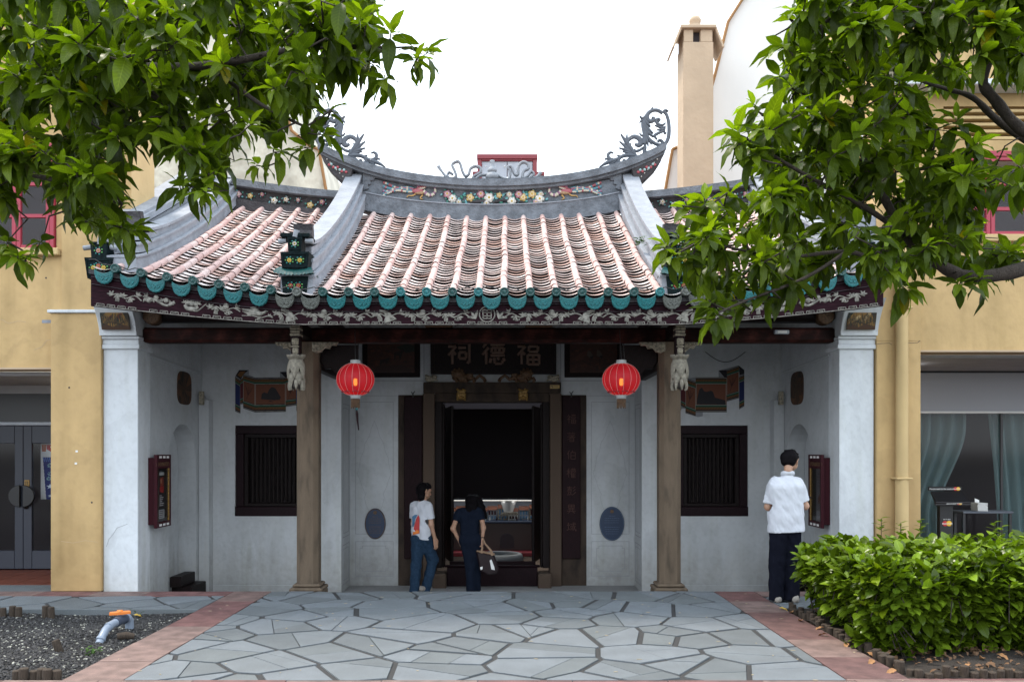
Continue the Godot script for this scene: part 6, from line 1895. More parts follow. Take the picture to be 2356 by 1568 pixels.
	bead(b, [Vector2(-0.84, 0.10), Vector2(0.84, 0.10), Vector2(0.84, 0.53), Vector2(-0.84, 0.53)], 0.014, 0.008, Transform3D(tilt, tilt * Vector3(0, 0, 0.025)))
	part(t, "frame", b, M.black_wood)
	for k in 3:
		b = B.new()
		glyph(b, ["ci", "de", "fu"][k], Transform3D(tilt, tilt * Vector3(-0.55 + 0.545 * k, 0.34, 0.027)), 0.40, 0.026, 0.014)
		part(t, "character", b, M.name_gilt)
	# couplet boards beside the door
	for s in [-1.0, 1.0]:
		t = thing("couplet_board", "dark red vertical board of gilt characters right of the temple door" if s > 0 else "dark vertical board with worn unreadable characters left of the temple door", "sign", Vector3(AX + s * 1.255, 0.03, -3.07))
		b = B.new()
		b.obox(Transform3D(Basis(), Vector3(0, 1.29, 0.015)), Vector3(0.29, 2.58, 0.045), 0.01)
		part(t, "board", b, M.couplet_wood)
		b = B.new()
		b.tube([Vector3(0, 2.56, 0.05), Vector3(0.0, 2.62, 0.06), Vector3(0.03, 2.66, 0.05)], [0.012, 0.01, 0.006], 6)
		b.tube([Vector3(0, 2.6, 0.05), Vector3(-0.03, 2.65, 0.05)], [0.01, 0.005], 6)
		part(t, "hook", b, M.dark_metal)
		if s > 0:
			for k in 7:
				b = B.new()
				glyph(b, ["fu", "zhu", "bo", "quan", "peng", "yi", "yu"][k], Transform3D(Basis(), Vector3(0.0, 2.22 - 0.285 * k, 0.039)), 0.155, 0.0062, 0.006)
				part(t, "character", b, M.couplet_gilt)
	# number plate
	t = thing("number_plate", "small brass number plate 76 on the door lintel", "plate", Vector3(AX + 0.99, 2.755, -2.998))
	b = B.new()
	b.box(-0.075, 0.075, -0.027, 0.027, 0.0, 0.006, 0.002)
	part(t, "plate", b, M.brass)
	words(t, "lettering", "76", Transform3D(Basis(), Vector3(-0.048, 0.0, 0.007)), 0.035, M.black_sign, true)
	b = B.new()
	for q in [[0.012, 0.018], [0.0, 0.03], [-0.012, 0.024]]: b.box(-0.018, 0.03 + q[1], q[0] - 0.002, q[0] + 0.002, 0.0061, 0.0075)
	part(t, "small_print", b, M.black_sign)
	# blue oval plaques
	for s in [-1.0, 1.0]:
		t = thing("oval_plaque", "small dark blue oval plaque on the white panel left of the door" if s < 0 else "larger dark blue oval plaque on the white panel right of the door", "plaque", Vector3(-2.075 if s < 0 else 1.695, 0.585, -3.095))
		var r := Vector2(0.165, 0.245) if s < 0 else Vector2(0.195, 0.27)
		var o := PackedVector2Array()
		for k in 40: o.append(Vector2(cos(TAU * k / 40.0) * r.x, sin(TAU * k / 40.0) * r.y))
		b = B.new()
		b.slab(o, 0.025, Transform3D(), 0.006)
		part(t, "plate", b, M.plaque_blue)
		b = B.new()
		var ring := []
		for k in 41: ring.append(Vector2(cos(TAU * k / 40.0) * r.x * 0.95, sin(TAU * k / 40.0) * r.y * 0.96))
		b.stroke(ring, [0.006], 0.005, Transform3D(Basis(), Vector3(0, 0, 0.025)), 1, 5)
		part(t, "rim", b, M.dull_gilt if s < 0 else M.plaque_rim)
		b = B.new()
		for k in 9:
			var yy: float = r.y * (0.45 - 0.13 * k)
			if k == 4: continue
			var ww: float = r.x * (0.62 if k > 0 else 0.3) * sqrt(maxf(0.1, 1.0 - pow(yy / r.y, 2.0)))
			var x := -ww
			while x < ww - 0.006:
				var e := minf(x + rng.randf_range(0.012, 0.035), ww)
				b.box(x, e, yy - 0.003, yy + 0.004, 0.0251, 0.0268)
				x = e + 0.007
		part(t, "raised_text", b, M.dull_gilt if s < 0 else M.plaque_rim).set_meta("kind", "stuff")
		b = B.new()
		b.lathe(Vector3(0, r.y * 0.72, 0.025), [[0.03, 0.0], [0.028, 0.004], [0.016, 0.005], [0.014, 0.002], [0.0, 0.004]], 16, Basis(Vector3.RIGHT, PI / 2))
		part(t, "emblem", b, M.dull_gilt)
	# glazed notice boards on the side walls
	for s in [-1.0, 1.0]:
		t = thing("notice_board", "dark red glazed notice board with posters on the left porch wall" if s < 0 else "dark red glazed notice board on the right porch wall beside the man", "notice board", Vector3(AX + s * 4.36, 1.22, -0.55))
		var xf := Transform3D(Basis(Vector3(0, 0, s), Vector3.UP, Vector3(-s, 0, 0)), Vector3.ZERO)
		# local x runs along the wall, z out of it
		b = B.new()
		b.obox(xf * Transform3D(Basis(), Vector3(0, 0.0, 0.045)), Vector3(0.40, 0.86, 0.09), 0.006)
		part(t, "case", b, M.board_red)
		b = B.new()
		b.obox(xf * Transform3D(Basis(), Vector3(-0.215, 0, 0.11)), Vector3(0.045, 0.94, 0.04), 0.005)
		b.obox(xf * Transform3D(Basis(), Vector3(0.215, 0, 0.11)), Vector3(0.045, 0.94, 0.04), 0.005)
		b.obox(xf * Transform3D(Basis(), Vector3(0, 0.435, 0.11)), Vector3(0.384, 0.07, 0.04), 0.005)
		b.obox(xf * Transform3D(Basis(), Vector3(0, -0.435, 0.11)), Vector3(0.384, 0.07, 0.04), 0.005)
		b.obox(xf * Transform3D(Basis(), Vector3(0, 0.345, 0.105)), Vector3(0.384, 0.11, 0.03), 0.003)
		part(t, "door_frame", b, M.board_red)
		for e in [-1, 1]:
			for q in 3:
				b = B.new()
				b.obox(xf * Transform3D(Basis(), Vector3(-0.12 + 0.12 * q, e * 0.437, 0.131)), Vector3(0.075, 0.028, 0.004))
				part(t, "inlay", b, M.white_paint)
		b = B.new()
		b.obox(xf * Transform3D(Basis(), Vector3(s * -0.185, -0.05, 0.115)), Vector3(0.012, 0.69, 0.02), 0.003)
		part(t, "gilt_edge", b, M.gilt)
		b = B.new()
		b.obox(xf * Transform3D(Basis(), Vector3(s * 0.185, -0.05, 0.115)), Vector3(0.012, 0.69, 0.02), 0.003)
		part(t, "gilt_edge", b, M.gilt)
		words(t, "lettering", "INFORMATION", xf * Transform3D(Basis(Vector3.UP, PI) if false else Basis(), Vector3(0, 0.345, 0.122)), 0.05, M.dull_gilt, true)
		var img := Image.create(90, 160, false, Image.FORMAT_RGB8)
		img.fill(Color(0.04, 0.03, 0.04) if s < 0 else Color(0.30, 0.29, 0.30))
		if s < 0:
			img.fill_rect(Rect2i(22, 6, 48, 112), Color(0.10, 0.07, 0.08))
			img.fill_rect(Rect2i(26, 10, 40, 10), Color(0.6, 0.6, 0.6))
			fill(img, v2([30, 28, 60, 24, 64, 50, 34, 56]), Color(0.45, 0.16, 0.10)); fill(img, v2([28, 56, 64, 52, 62, 74, 30, 70]), Color(0.55, 0.1, 0.08)); fill(img, v2([36, 32, 46, 30, 46, 44, 38, 46]), Color(0.6, 0.42, 0.32))
			for k in 6: img.fill_rect(Rect2i(28, 80 + k * 6, 20 + (k * 13) % 18, 3), Color(0.62, 0.6, 0.6))
			img.fill_rect(Rect2i(24, 124, 44, 28), Color(0.55, 0.55, 0.56))
			for k in 4: img.fill_rect(Rect2i(28, 128 + k * 6, 34, 2), Color(0.2, 0.2, 0.2))
		else:
			img.fill_rect(Rect2i(0, 0, 36, 160), Color(0.05, 0.04, 0.05))
			fill(img, v2([50, 90, 66, 78, 74, 90, 66, 104, 52, 106]), Color(0.25, 0.10, 0.07))
			img.fill_rect(Rect2i(40, 128, 46, 26), Color(0.42, 0.42, 0.44))
			for k in 5: img.fill_rect(Rect2i(44, 14 + k * 9, 36, 2), Color(0.2, 0.2, 0.22))
		b = B.new()
		var c := [Vector3(-0.18, -0.395, 0.096), Vector3(0.18, -0.395, 0.096), Vector3(0.18, 0.285, 0.096), Vector3(-0.18, 0.285, 0.096)]
		b.quad(xf * c[0], xf * c[1], xf * c[2], xf * c[3])
		part(t, "posters", b, picture("posters_%d" % int(s), img, 0.5))
		b = B.new()
		b.obox(xf * Transform3D(Basis(), Vector3(0, -0.055, 0.107)), Vector3(0.36, 0.68, 0.004))
		part(t, "pane", b, M.glass)
	# odds and ends on the porch walls
	b = B.new()
	b.box(-4.52, -4.46, 2.42, 2.62, -2.05, -2.12, 0.006)
	tag(part(self, "junction_box", b, M.ivory_carving), "small pale switch box high in the left porch corner", "box")
	b = B.new()
	b.box(4.04, 4.10, 2.42, 2.62, -2.05, -2.12, 0.006)
	tag(part(self, "junction_box", b, M.ivory_carving), "small pale switch box high in the right porch corner", "box")
	b = B.new()
	var wire := []
	for k in 17: wire.append(Vector3(2.75 + 0.55 * k / 16.0, 3.10 - 0.14 * sin(PI * k / 16.0), -1.2))
	b.tube(wire, [0.006], 5)
	tag(part(self, "cable", b, M.dark_metal), "black cable sagging below the beam at the right porch", "cable")
	t = thing("emergency_light", "small white box light on the right end of the beam", "light", Vector3(3.45, 3.22, -0.13))
	b = B.new()
	b.box(-0.09, 0.09, -0.025, 0.025, 0.0, 0.05, 0.008)
	part(t, "case", b, M.grey_panel)
	b = B.new()
	b.box(-0.06, 0.06, -0.016, 0.016, 0.05, 0.056, 0.003)
	part(t, "lens", b, M.white_paint)

func inside() -> void:
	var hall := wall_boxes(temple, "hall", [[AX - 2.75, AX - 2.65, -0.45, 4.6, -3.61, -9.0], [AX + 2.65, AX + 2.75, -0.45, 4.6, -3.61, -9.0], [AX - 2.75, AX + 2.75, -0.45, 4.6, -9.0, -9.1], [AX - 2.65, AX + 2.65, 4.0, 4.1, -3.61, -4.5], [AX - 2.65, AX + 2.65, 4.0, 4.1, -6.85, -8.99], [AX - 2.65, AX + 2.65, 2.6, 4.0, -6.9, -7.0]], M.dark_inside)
	wall_boxes(hall, "hall_floor", [[AX - 2.65, AX + 2.65, -0.45, -0.30, -3.5, -8.99]], M.dark_stone)
	wall_boxes(hall, "red_step", [[AX - 2.6, AX + 2.6, -0.299, -0.22, -6.1, -6.9]], M.red_floor, 0.01)
	for s in [-1.0, 1.0]: wall_boxes(hall, "inner_column", [[AX + s * 1.5 - 0.1, AX + s * 1.5 + 0.1, -0.299, 3.99, -6.0, -6.2]], M.black_wood, 0.02)
	var t := thing("well", "low round stone well rim on the floor inside the door", "well", Vector3(-0.1, -0.30, -5.4))
	var b := B.new()
	b.lathe(Vector3.ZERO, [[0.42, 0.0], [0.44, 0.05], [0.41, 0.13], [0.37, 0.15], [0.33, 0.13], [0.33, 0.0]], 28)
	part(t, "rim", b, M.granite_2)
	b = B.new()
	b.lathe(Vector3(0, 0.004, 0), [[0.33, 0.0], [0.0, 0.001]], 20)
	part(t, "water", b, M.black_sign)
	t = thing("display_case", "glazed museum case holding a model street seen through the door", "display case", Vector3(-0.25, -0.22, -6.62))
	wall_boxes(t, "base", [[-1.5, 1.6, 0.001, 0.54, 0.2, -0.27]], M.case_brown, 0.01)
	wall_boxes(t, "ledge", [[-1.55, 1.65, 0.541, 0.585, 0.24, -0.27]], M.plaque_blue, 0.008)
	b = B.new()
	var o := PackedVector2Array(v2([-0.14, 0.0, -0.14, 0.2, -0.08, 0.27, 0.0, 0.29, 0.08, 0.27, 0.14, 0.2, 0.14, 0.0]))
	b.slab(o, 0.01, Transform3D(Basis(), Vector3(0.28, 0.05, 0.2)), 0.003)
	part(t, "arched_niche", b, M.dark_inside)
	wall_boxes(t, "pane", [[-1.5, 1.6, 0.586, 1.0, 0.20, 0.194]], M.glass)
	wall_boxes(t, "case_top", [[-1.5, 1.6, 1.001, 1.006, 0.20, -0.27]], M.glass)
	wall_boxes(t, "case_edge", [[-1.5, 1.6, 1.007, 1.02, 0.21, 0.19]], M.dark_metal, 0.003)
	wall_boxes(t, "backing", [[-1.5, 1.6, 0.586, 1.0, -0.25, -0.27]], M.case_back)
	b = B.new()
	b.rod(Vector3(-1.2, 0.985, 0.14), Vector3(1.3, 0.985, 0.14), 0.006, 6)
	var lit := StandardMaterial3D.new()
	lit.resource_name = "case_lamp"; lit.emission_enabled = true; lit.emission = Color(1.0, 0.97, 0.92); lit.emission_energy_multiplier = 0.6
	part(t, "lamp_tube", b, lit)
	var al := AreaLight3D.new()
	al.name = "case_light"; al.light_energy = 0.055; al.area_size = Vector2(2.5, 0.03); al.position = Vector3(0.05, 0.968, 0.14); al.shadow_enabled = true
	al.rotation = Vector3(-PI / 2, 0, 0); al.area_range = 5.0
	t.add_child(al)
	for k in 9:
		var x := -0.95 + k * 0.21
		var h := 0.17 + 0.03 * ((k * 7) % 3)
		var md := wall_boxes(t, "model_house", [[x, x + 0.19, 0.586, 0.586 + h, -0.05, -0.2]], [M.white_paint, M.case_back, M.ivory_carving][k % 3], 0.003)
		b = B.new()
		b.slab(PackedVector2Array(v2([-0.02, 0.0, 0.0, 0.05, 0.16, 0.07, 0.19, 0.0])), 0.2, Transform3D(Basis(Vector3(0, 0, -1), Vector3.UP, Vector3(1, 0, 0)), Vector3(x - 0.005, 0.586 + h, -0.035)))
		part(md, "model_roof", b, M.model_roof)
		for i in 3:
			wall_boxes(md, "model_window", [[x + 0.02 + i * 0.057, x + 0.055 + i * 0.057, 0.61, 0.665, -0.045, -0.051]], M.model_blue if k % 3 else M.board_red)
			wall_boxes(md, "model_window", [[x + 0.02 + i * 0.057, x + 0.055 + i * 0.057, 0.69, 0.586 + h - 0.02, -0.045, -0.051]], M.model_blue if k % 2 else M.board_red)
	b = B.new()
	b.lathe(Vector3(0.31, 0.75, 0.0), [[0.09, 0.0], [0.13, 0.12], [0.17, 0.235]], 16)
	part(t, "paper_cone", b, M.white_paint)
	b = B.new()
	b.slab(PackedVector2Array(v2([-0.18, 0.0, -0.14, 0.04, 0.13, 0.045, 0.18, 0.01, 0.15, -0.01, -0.15, -0.01])), 0.12, Transform3D(Basis(), Vector3(0.33, 0.70, 0.0)))
	for q in [-0.14, -0.05, 0.05, 0.14]: b.box(0.33 + q - 0.006, 0.33 + q + 0.006, 0.586, 0.70, 0.05, 0.06)
	part(t, "model_stall", b, M.ivory_carving)
	for k in 14:
		b = B.new()
		var x := -0.85 + k * 0.13 + rng.randf_range(-0.03, 0.03)
		b.tube([Vector3(x, 0.586, 0.1), Vector3(x, 0.62, 0.1), Vector3(x, 0.645, 0.1)], [0.012, 0.014, 0.006], 6)
		b.blob(Vector3(x, 0.655, 0.1), Vector3(0.009, 0.011, 0.009), Basis(), 6, 4)
		part(t, "model_figure", b, [M.white_paint, M.board_red, M.model_blue][k % 3])

# ---- people: bodies meshed from smoothly joined tapered limbs
func skin(b: B, bones: Array, cell: float, k: float, wrinkle := 0.0, cuts := []) -> void:
	# a bone is [from, to, radius, radius, optional side scale of z]; a cut is [point, outward normal]: what lies beyond it is removed
	var lo := Vector3.ONE * 1e9
	var hi := -lo
	for q in bones:
		var r: float = maxf(q[2], q[3]) + cell * 2.5
		for e in 2:
			lo = lo.min(q[e] - Vector3.ONE * r); hi = hi.max(q[e] + Vector3.ONE * r)
	var nx := int((hi.x - lo.x) / cell) + 2
	var ny := int((hi.y - lo.y) / cell) + 2
	var nz := int((hi.z - lo.z) / cell) + 2
	var f := PackedFloat32Array()
	f.resize(nx * ny * nz)
	f.fill(1.0)
	for q in bones:
		var a: Vector3 = q[0]
		var d: Vector3 = q[1] - a
		var r0: float = q[2]
		var r1: float = q[3]
		var inv := 1.0 / maxf(d.length_squared(), 1e-8)
		var m := maxf(r0, r1) + k + cell * 2.0
		var p0 := ((a.min(q[1]) - Vector3.ONE * m - lo) / cell).floor().clamp(Vector3.ZERO, Vector3(nx - 1, ny - 1, nz - 1))
		var p1 := ((a.max(q[1]) + Vector3.ONE * m - lo) / cell).ceil().clamp(Vector3.ZERO, Vector3(nx - 1, ny - 1, nz - 1))
		for z in range(int(p0.z), int(p1.z) + 1):
			for y in range(int(p0.y), int(p1.y) + 1):
				var i := (z * ny + y) * nx + int(p0.x)
				for x in range(int(p0.x), int(p1.x) + 1):
					var p := lo + Vector3(x, y, z) * cell - a
					var t := clampf(p.dot(d) * inv, 0.0, 1.0)
					var v := (p - d * t).length() - r0 - (r1 - r0) * t
					var o := f[i]
					var h := maxf(k - absf(v - o), 0.0)
					f[i] = minf(v, o) - h * h * 0.25 / k
					i += 1
	if wrinkle > 0.0 or cuts:
		var nz_ := FastNoiseLite.new()
		nz_.seed = 5; nz_.frequency = 7.0; nz_.fractal_octaves = 2
		var i := 0
		for z in nz:
			for y in ny:
				for x in nx:
					if absf(f[i]) < 0.06:
						var p := lo + Vector3(x, y, z) * cell
						if wrinkle > 0.0: f[i] += nz_.get_noise_3d(p.x * 1.6 + p.y * 0.5, p.y * 0.8, p.z * 1.6) * wrinkle
					i += 1
		for c in cuts:
			i = 0
			for z in nz:
				for y in ny:
					for x in nx:
						var p := lo + Vector3(x, y, z) * cell
						if c.size() < 3 or p.distance_to(c[0]) < c[2]: f[i] = maxf(f[i], (p - c[0]).dot(c[1]))
						i += 1
	var at := PackedInt32Array()
	at.resize(nx * ny * nz)
	at.fill(-1)
	var pos := PackedVector3Array()
	var nor := PackedVector3Array()
	var off := [0, 1, nx, nx + 1, nx * ny, nx * ny + 1, nx * ny + nx, nx * ny + nx + 1]
	var edges := [[0, 1], [2, 3], [4, 5], [6, 7], [0, 2], [1, 3], [4, 6], [5, 7], [0, 4], [1, 5], [2, 6], [3, 7]]
	var row := nx * ny
	for z in nz - 1:
		for y in ny - 1:
			var i := (z * ny + y) * nx
			for x in nx - 1:
				var v0 := f[i]
				if absf(v0) < cell * 3.0:
					var v1 := f[i + 1]; var v2_ := f[i + nx]; var v3 := f[i + nx + 1]
					var v4 := f[i + row]; var v5 := f[i + row + 1]; var v6 := f[i + row + nx]; var v7 := f[i + row + nx + 1]
					var neg := int(v0 < 0) + int(v1 < 0) + int(v2_ < 0) + int(v3 < 0) + int(v4 < 0) + int(v5 < 0) + int(v6 < 0) + int(v7 < 0)
					if neg > 0 and neg < 8:
						var vs := [v0, v1, v2_, v3, v4, v5, v6, v7]
						var sum := Vector3.ZERO
						var n := 0
						for e in edges:
							var s0: float = vs[e[0]]
							var s1: float = vs[e[1]]
							if (s0 < 0.0) != (s1 < 0.0):
								var t := s0 / (s0 - s1)
								sum += Vector3(e[0] & 1, (e[0] >> 1) & 1, e[0] >> 2).lerp(Vector3(e[1] & 1, (e[1] >> 1) & 1, e[1] >> 2), t)
								n += 1
						at[i] = pos.size()
						pos.append(lo + (Vector3(x, y, z) + sum / n) * cell)
						nor.append(Vector3(v1 + v3 + v5 + v7 - v0 - v2_ - v4 - v6, v2_ + v3 + v6 + v7 - v0 - v1 - v4 - v5, v4 + v5 + v6 + v7 - v0 - v1 - v2_ - v3).normalized())
				i += 1
	for z in range(1, nz - 1):
		for y in range(1, ny - 1):
			var i := (z * ny + y) * nx + 1
			for x in range(1, nx - 1):
				if at[i] >= 0:
					var s := f[i] < 0.0
					for ax in 3:
						var o: int = [1, nx, row][ax]
						if s != (f[i + o] < 0.0):
							var u: int = [nx, row, 1][ax]
							var w: int = [row, 1, nx][ax]
							var q := [at[i], at[i - u], at[i - u - w], at[i - w]]
							if q.min() >= 0:
								for t in [[0, 1, 2], [0, 2, 3]]:
									var tri := [q[t[0]], q[t[1]], q[t[2]]]
									var nn := (pos[tri[1]] - pos[tri[0]]).cross(pos[tri[2]] - pos[tri[0]])
									if nn.dot(nor[tri[0]]) > 0.0: tri = [tri[0], tri[2], tri[1]]
									for e in tri: b.put(pos[e], nor[e], Vector2.ZERO)
				i += 1

func hand(b: B, wrist: Vector3, dir: Vector3, palm_n: Vector3, side: float, curl := 0.5) -> void:
	# dir runs along the hand, palm_n out of the palm, the thumb lies on the side given
	dir = dir.normalized()
	var across := dir.cross(palm_n).normalized() * side
	palm_n = across.cross(dir).normalized() * side
	var bones := []
	for k in 4:
		var u := (k - 1.5) * 0.019
		bones.append([wrist + across * u * 0.7, wrist + dir * 0.085 + across * u, 0.015, 0.0125])
		var p := wrist + dir * 0.085 + across * u
		var a := 0.25 * curl
		var len_: float = [0.028, 0.034, 0.037, 0.033][k] if side > 0 else [0.028, 0.034, 0.037, 0.033][k]
		for j in 3:
			var q: Vector3 = p + (dir * cos(a) + palm_n * sin(a)) * len_ * [1.0, 0.75, 0.6][j]
			bones.append([p, q, 0.0088, 0.0080])
			p = q
			a += 0.6 * curl
	var th := wrist + dir * 0.02 + across * 0.03
	var t1 := th + (dir * 0.7 + across * 0.6 + palm_n * 0.3).normalized() * 0.04
	bones.append([wrist + dir * 0.01 + across * 0.012, th, 0.016, 0.014])
	bones.append([th, t1, 0.0115, 0.0095])
	bones.append([t1, t1 + (dir * 0.9 + across * 0.15 + palm_n * 0.4).normalized() * 0.03, 0.0092, 0.008])
	skin(b, bones, 0.0045, 0.007)

func head(b: B, hair: B, c: Vector3, turn: Basis, long_hair := false) -> void:
	# c is the middle of the skull; local z is the way the face looks
	var g := func(x: float, y: float, z: float) -> Vector3: return c + turn * Vector3(x, y, z)
	var bones := [
		[g.call(0, 0.02, -0.025), g.call(0, 0.015, 0.03), 0.083, 0.075], [g.call(0, -0.05, 0.03), g.call(0, -0.085, 0.055), 0.055, 0.035],
		[g.call(-0.03, -0.05, 0.03), g.call(0.03, -0.05, 0.03), 0.05, 0.05],
		[g.call(0, -0.015, 0.098), g.call(0, -0.045, 0.112), 0.010, 0.014], [g.call(-0.012, -0.048, 0.10), g.call(0.012, -0.048, 0.10), 0.010, 0.010],
		[g.call(-0.02, -0.078, 0.088), g.call(0.02, -0.078, 0.088), 0.009, 0.009], [g.call(-0.04, 0.012, 0.085), g.call(0.04, 0.012, 0.085), 0.014, 0.014],
		[g.call(0, -0.03, -0.03), g.call(0, -0.13, -0.035), 0.050, 0.046]]
	for s in [-1.0, 1.0]:
		bones.append([g.call(s * 0.078, 0.012, -0.005), g.call(s * 0.080, -0.04, 0.004), 0.014, 0.010])
		bones.append([g.call(s * 0.088, 0.015, -0.018), g.call(s * 0.086, -0.02, -0.016), 0.009, 0.007])
	skin(b, bones, 0.006, 0.018)
	var hb := [[g.call(0, 0.045, -0.03), g.call(0, 0.05, 0.025), 0.078, 0.072], [g.call(-0.03, 0.02, -0.045), g.call(0.03, 0.02, -0.045), 0.072, 0.072], [g.call(-0.03, -0.03, -0.05), g.call(0.03, -0.03, -0.05), 0.055, 0.055],
		[g.call(-0.045, 0.06, 0.06), g.call(0.045, 0.06, 0.06), 0.032, 0.032]]
	for s in [-1.0, 1.0]: hb.append([g.call(s * 0.066, 0.04, 0.02), g.call(s * 0.068, 0.0, 0.012), 0.025, 0.012])
	for k in 14: hb.append([g.call(0.05 * sin(k * 2.4), 0.09 + 0.012 * cos(k), 0.05 * cos(k * 2.4) - 0.01), g.call(0.085 * sin(k * 2.4), 0.085 + 0.02 * sin(k * 1.7), 0.085 * cos(k * 2.4)), 0.02, 0.006])
	if long_hair:
		for k in 7: hb.append([g.call(-0.06 + 0.02 * k, 0.02, -0.06), g.call(-0.07 + 0.024 * k, -0.2, -0.04), 0.04, 0.028])
	skin(hair, hb, 0.007, 0.015, 0.006)

func eyes(parent: Node, c: Vector3, turn: Basis) -> void:
	for s in [-1.0, 1.0]:
		var b := B.new()
		b.blob(c + turn * Vector3(s * 0.032, -0.005, 0.092), Vector3(0.011, 0.007, 0.006), turn, 8, 6)
		part(parent, "eye", b, M.black_sign)

func people() -> void:
	var skin_m := mat("skin_tone", 0.42, 0.24, 0.16, 0.55)
	skin_m.subsurf_scatter_enabled = true; skin_m.subsurf_scatter_strength = 0.1
	mat("black_hair", 0.006, 0.005, 0.006, 0.6)
	mat("white_shirt", 0.60, 0.62, 0.68, 0.9, noise(0.2, 0.93, 1.0), Vector3(3, 3, 3), bumps(0.03, 4.0), 0.3)
	mat("navy_cloth", 0.009, 0.013, 0.024, 0.9)
	mat("black_cloth", 0.008, 0.009, 0.016, 0.9)
	mat("denim", 0.025, 0.05, 0.09, 0.9, noise(0.02, 0.8, 1.0), Vector3(2, 2, 2))
	for w in ["black_hair", "navy_cloth", "black_cloth", "denim"]: M[w].metallic_specular = 0.15
	mat("shoe_white", 0.3, 0.27, 0.24, 0.7)
	var L := func(x: float, y: float, z: float) -> Vector3: return Vector3(x, y, z)
	# the man in the white polo shirt reading the right notice board; he faces away, turned a little to the right
	var t := thing("person", "person in white polo shirt and black trousers facing the right notice board", "person", Vector3(3.22, 0, 0.72))
	var b := B.new()
	var hr := B.new()
	var ht := Basis(Vector3.UP, PI - 0.65) * Basis(Vector3.RIGHT, 0.32)
	var hc := Vector3(0.075, 1.625, -0.02)
	head(b, hr, hc, ht)
	skin(b, [[L.call(0.045, 1.51, 0.0), L.call(0.03, 1.38, 0.02), 0.048, 0.06], [L.call(-0.10, 1.36, 0.02), L.call(0.14, 1.36, -0.02), 0.05, 0.05], [L.call(0.02, 1.31, 0.0), L.call(0.02, 1.0, 0.0), 0.075, 0.08], [L.call(0.02, 1.0, 0), L.call(0.01, 0.88, 0), 0.08, 0.085],
		[L.call(-0.07, 0.85, 0.01), L.call(-0.09, 0.48, 0.0), 0.08, 0.055], [L.call(-0.09, 0.48, 0.0), L.call(-0.10, 0.09, 0.03), 0.055, 0.04], [L.call(0.09, 0.85, 0.0), L.call(0.10, 0.48, -0.02), 0.08, 0.055], [L.call(0.10, 0.48, -0.02), L.call(0.09, 0.09, 0.02), 0.055, 0.04],
		[L.call(0.17, 1.35, -0.02), L.call(0.24, 1.10, 0.0), 0.045, 0.04], [L.call(0.24, 1.10, 0.0), L.call(0.20, 1.14, -0.24), 0.038, 0.026], [L.call(-0.13, 1.35, 0.02), L.call(-0.182, 1.09, -0.02), 0.045, 0.04], [L.call(-0.182, 1.09, -0.02), L.call(-0.02, 1.10, -0.22), 0.038, 0.026]], 0.013, 0.04)
	hand(b, L.call(0.20, 1.145, -0.245), L.call(-0.35, 0.05, -0.9), L.call(-0.8, 0.0, 0.3), -1.0, 1.2)
	hand(b, L.call(-0.02, 1.10, -0.22), L.call(0.7, 0.1, -0.7), L.call(0.2, 0.9, 0.2), 1.0, 0.9)
	part(t, "body", b, M.skin_tone)
	part(t, "hair", hr, M.black_hair)
	eyes(t, hc, ht)
	b = B.new()
	skin(b, [[L.call(-0.085, 1.365, 0.02), L.call(0.125, 1.365, -0.015), 0.075, 0.075], [L.call(0.03, 1.44, 0.015), L.call(0.02, 1.36, 0.01), 0.062, 0.085], [L.call(-0.09, 1.30, 0.025), L.call(-0.07, 0.98, 0.02), 0.115, 0.115], [L.call(0.12, 1.30, 0.0), L.call(0.09, 0.98, 0.0), 0.115, 0.12],
		[L.call(-0.075, 0.98, 0.02), L.call(-0.065, 0.74, 0.02), 0.118, 0.125], [L.call(0.095, 0.98, 0.0), L.call(0.115, 0.74, 0.0), 0.118, 0.125], [L.call(0.015, 1.3, 0.03), L.call(0.02, 0.74, 0.03), 0.10, 0.11],
		[L.call(-0.125, 1.36, 0.02), L.call(-0.182, 1.145, -0.005), 0.062, 0.058], [L.call(0.165, 1.36, -0.02), L.call(0.232, 1.165, -0.01), 0.062, 0.062]], 0.011, 0.035, 0.011,
		[[L.call(0, 0.80, 0), Vector3(0.04, -1, 0), 0.5], [L.call(-0.186, 1.125, 0.0), Vector3(-0.15, -1, 0), 0.085], [L.call(0.236, 1.15, -0.01), Vector3(0.25, -1, 0), 0.09]])
	var shirt := part(t, "polo_shirt", b, M.white_shirt)
	b = B.new()
	var ring := []
	for k in 21: ring.append(L.call(0.035 + 0.064 * cos(TAU * k / 20.0), 1.475 + 0.01 * sin(TAU * k / 20.0), 0.008 + 0.062 * sin(TAU * k / 20.0)))
	b.tube(ring, [0.016], 8, 0.026, Vector3.UP, false)
	part(shirt, "collar", b, M.white_shirt)
	b = B.new()
	b.obox(Transform3D(Basis(Vector3(0, 0, 1), 0.25), L.call(0.292, 1.20, 0.02)), Vector3(0.01, 0.012, 0.06))
	part(shirt, "sleeve_stripe", b, M.navy_cloth)
	b = B.new()
	skin(b, [[L.call(-0.05, 0.88, 0.01), L.call(0.09, 0.88, 0.0), 0.10, 0.105], [L.call(-0.07, 0.83, 0.02), L.call(-0.085, 0.48, 0.0), 0.105, 0.09], [L.call(-0.085, 0.48, 0.0), L.call(-0.105, 0.03, 0.03), 0.09, 0.085], [L.call(0.09, 0.83, 0.0), L.call(0.095, 0.48, -0.02), 0.105, 0.09], [L.call(0.10, 0.48, -0.02), L.call(0.08, 0.03, 0.02), 0.09, 0.085]], 0.013, 0.03, 0.012, [[L.call(0, 0.022, 0), Vector3(0, -1, 0), 0.6]])
	part(t, "trousers", b, M.black_cloth)
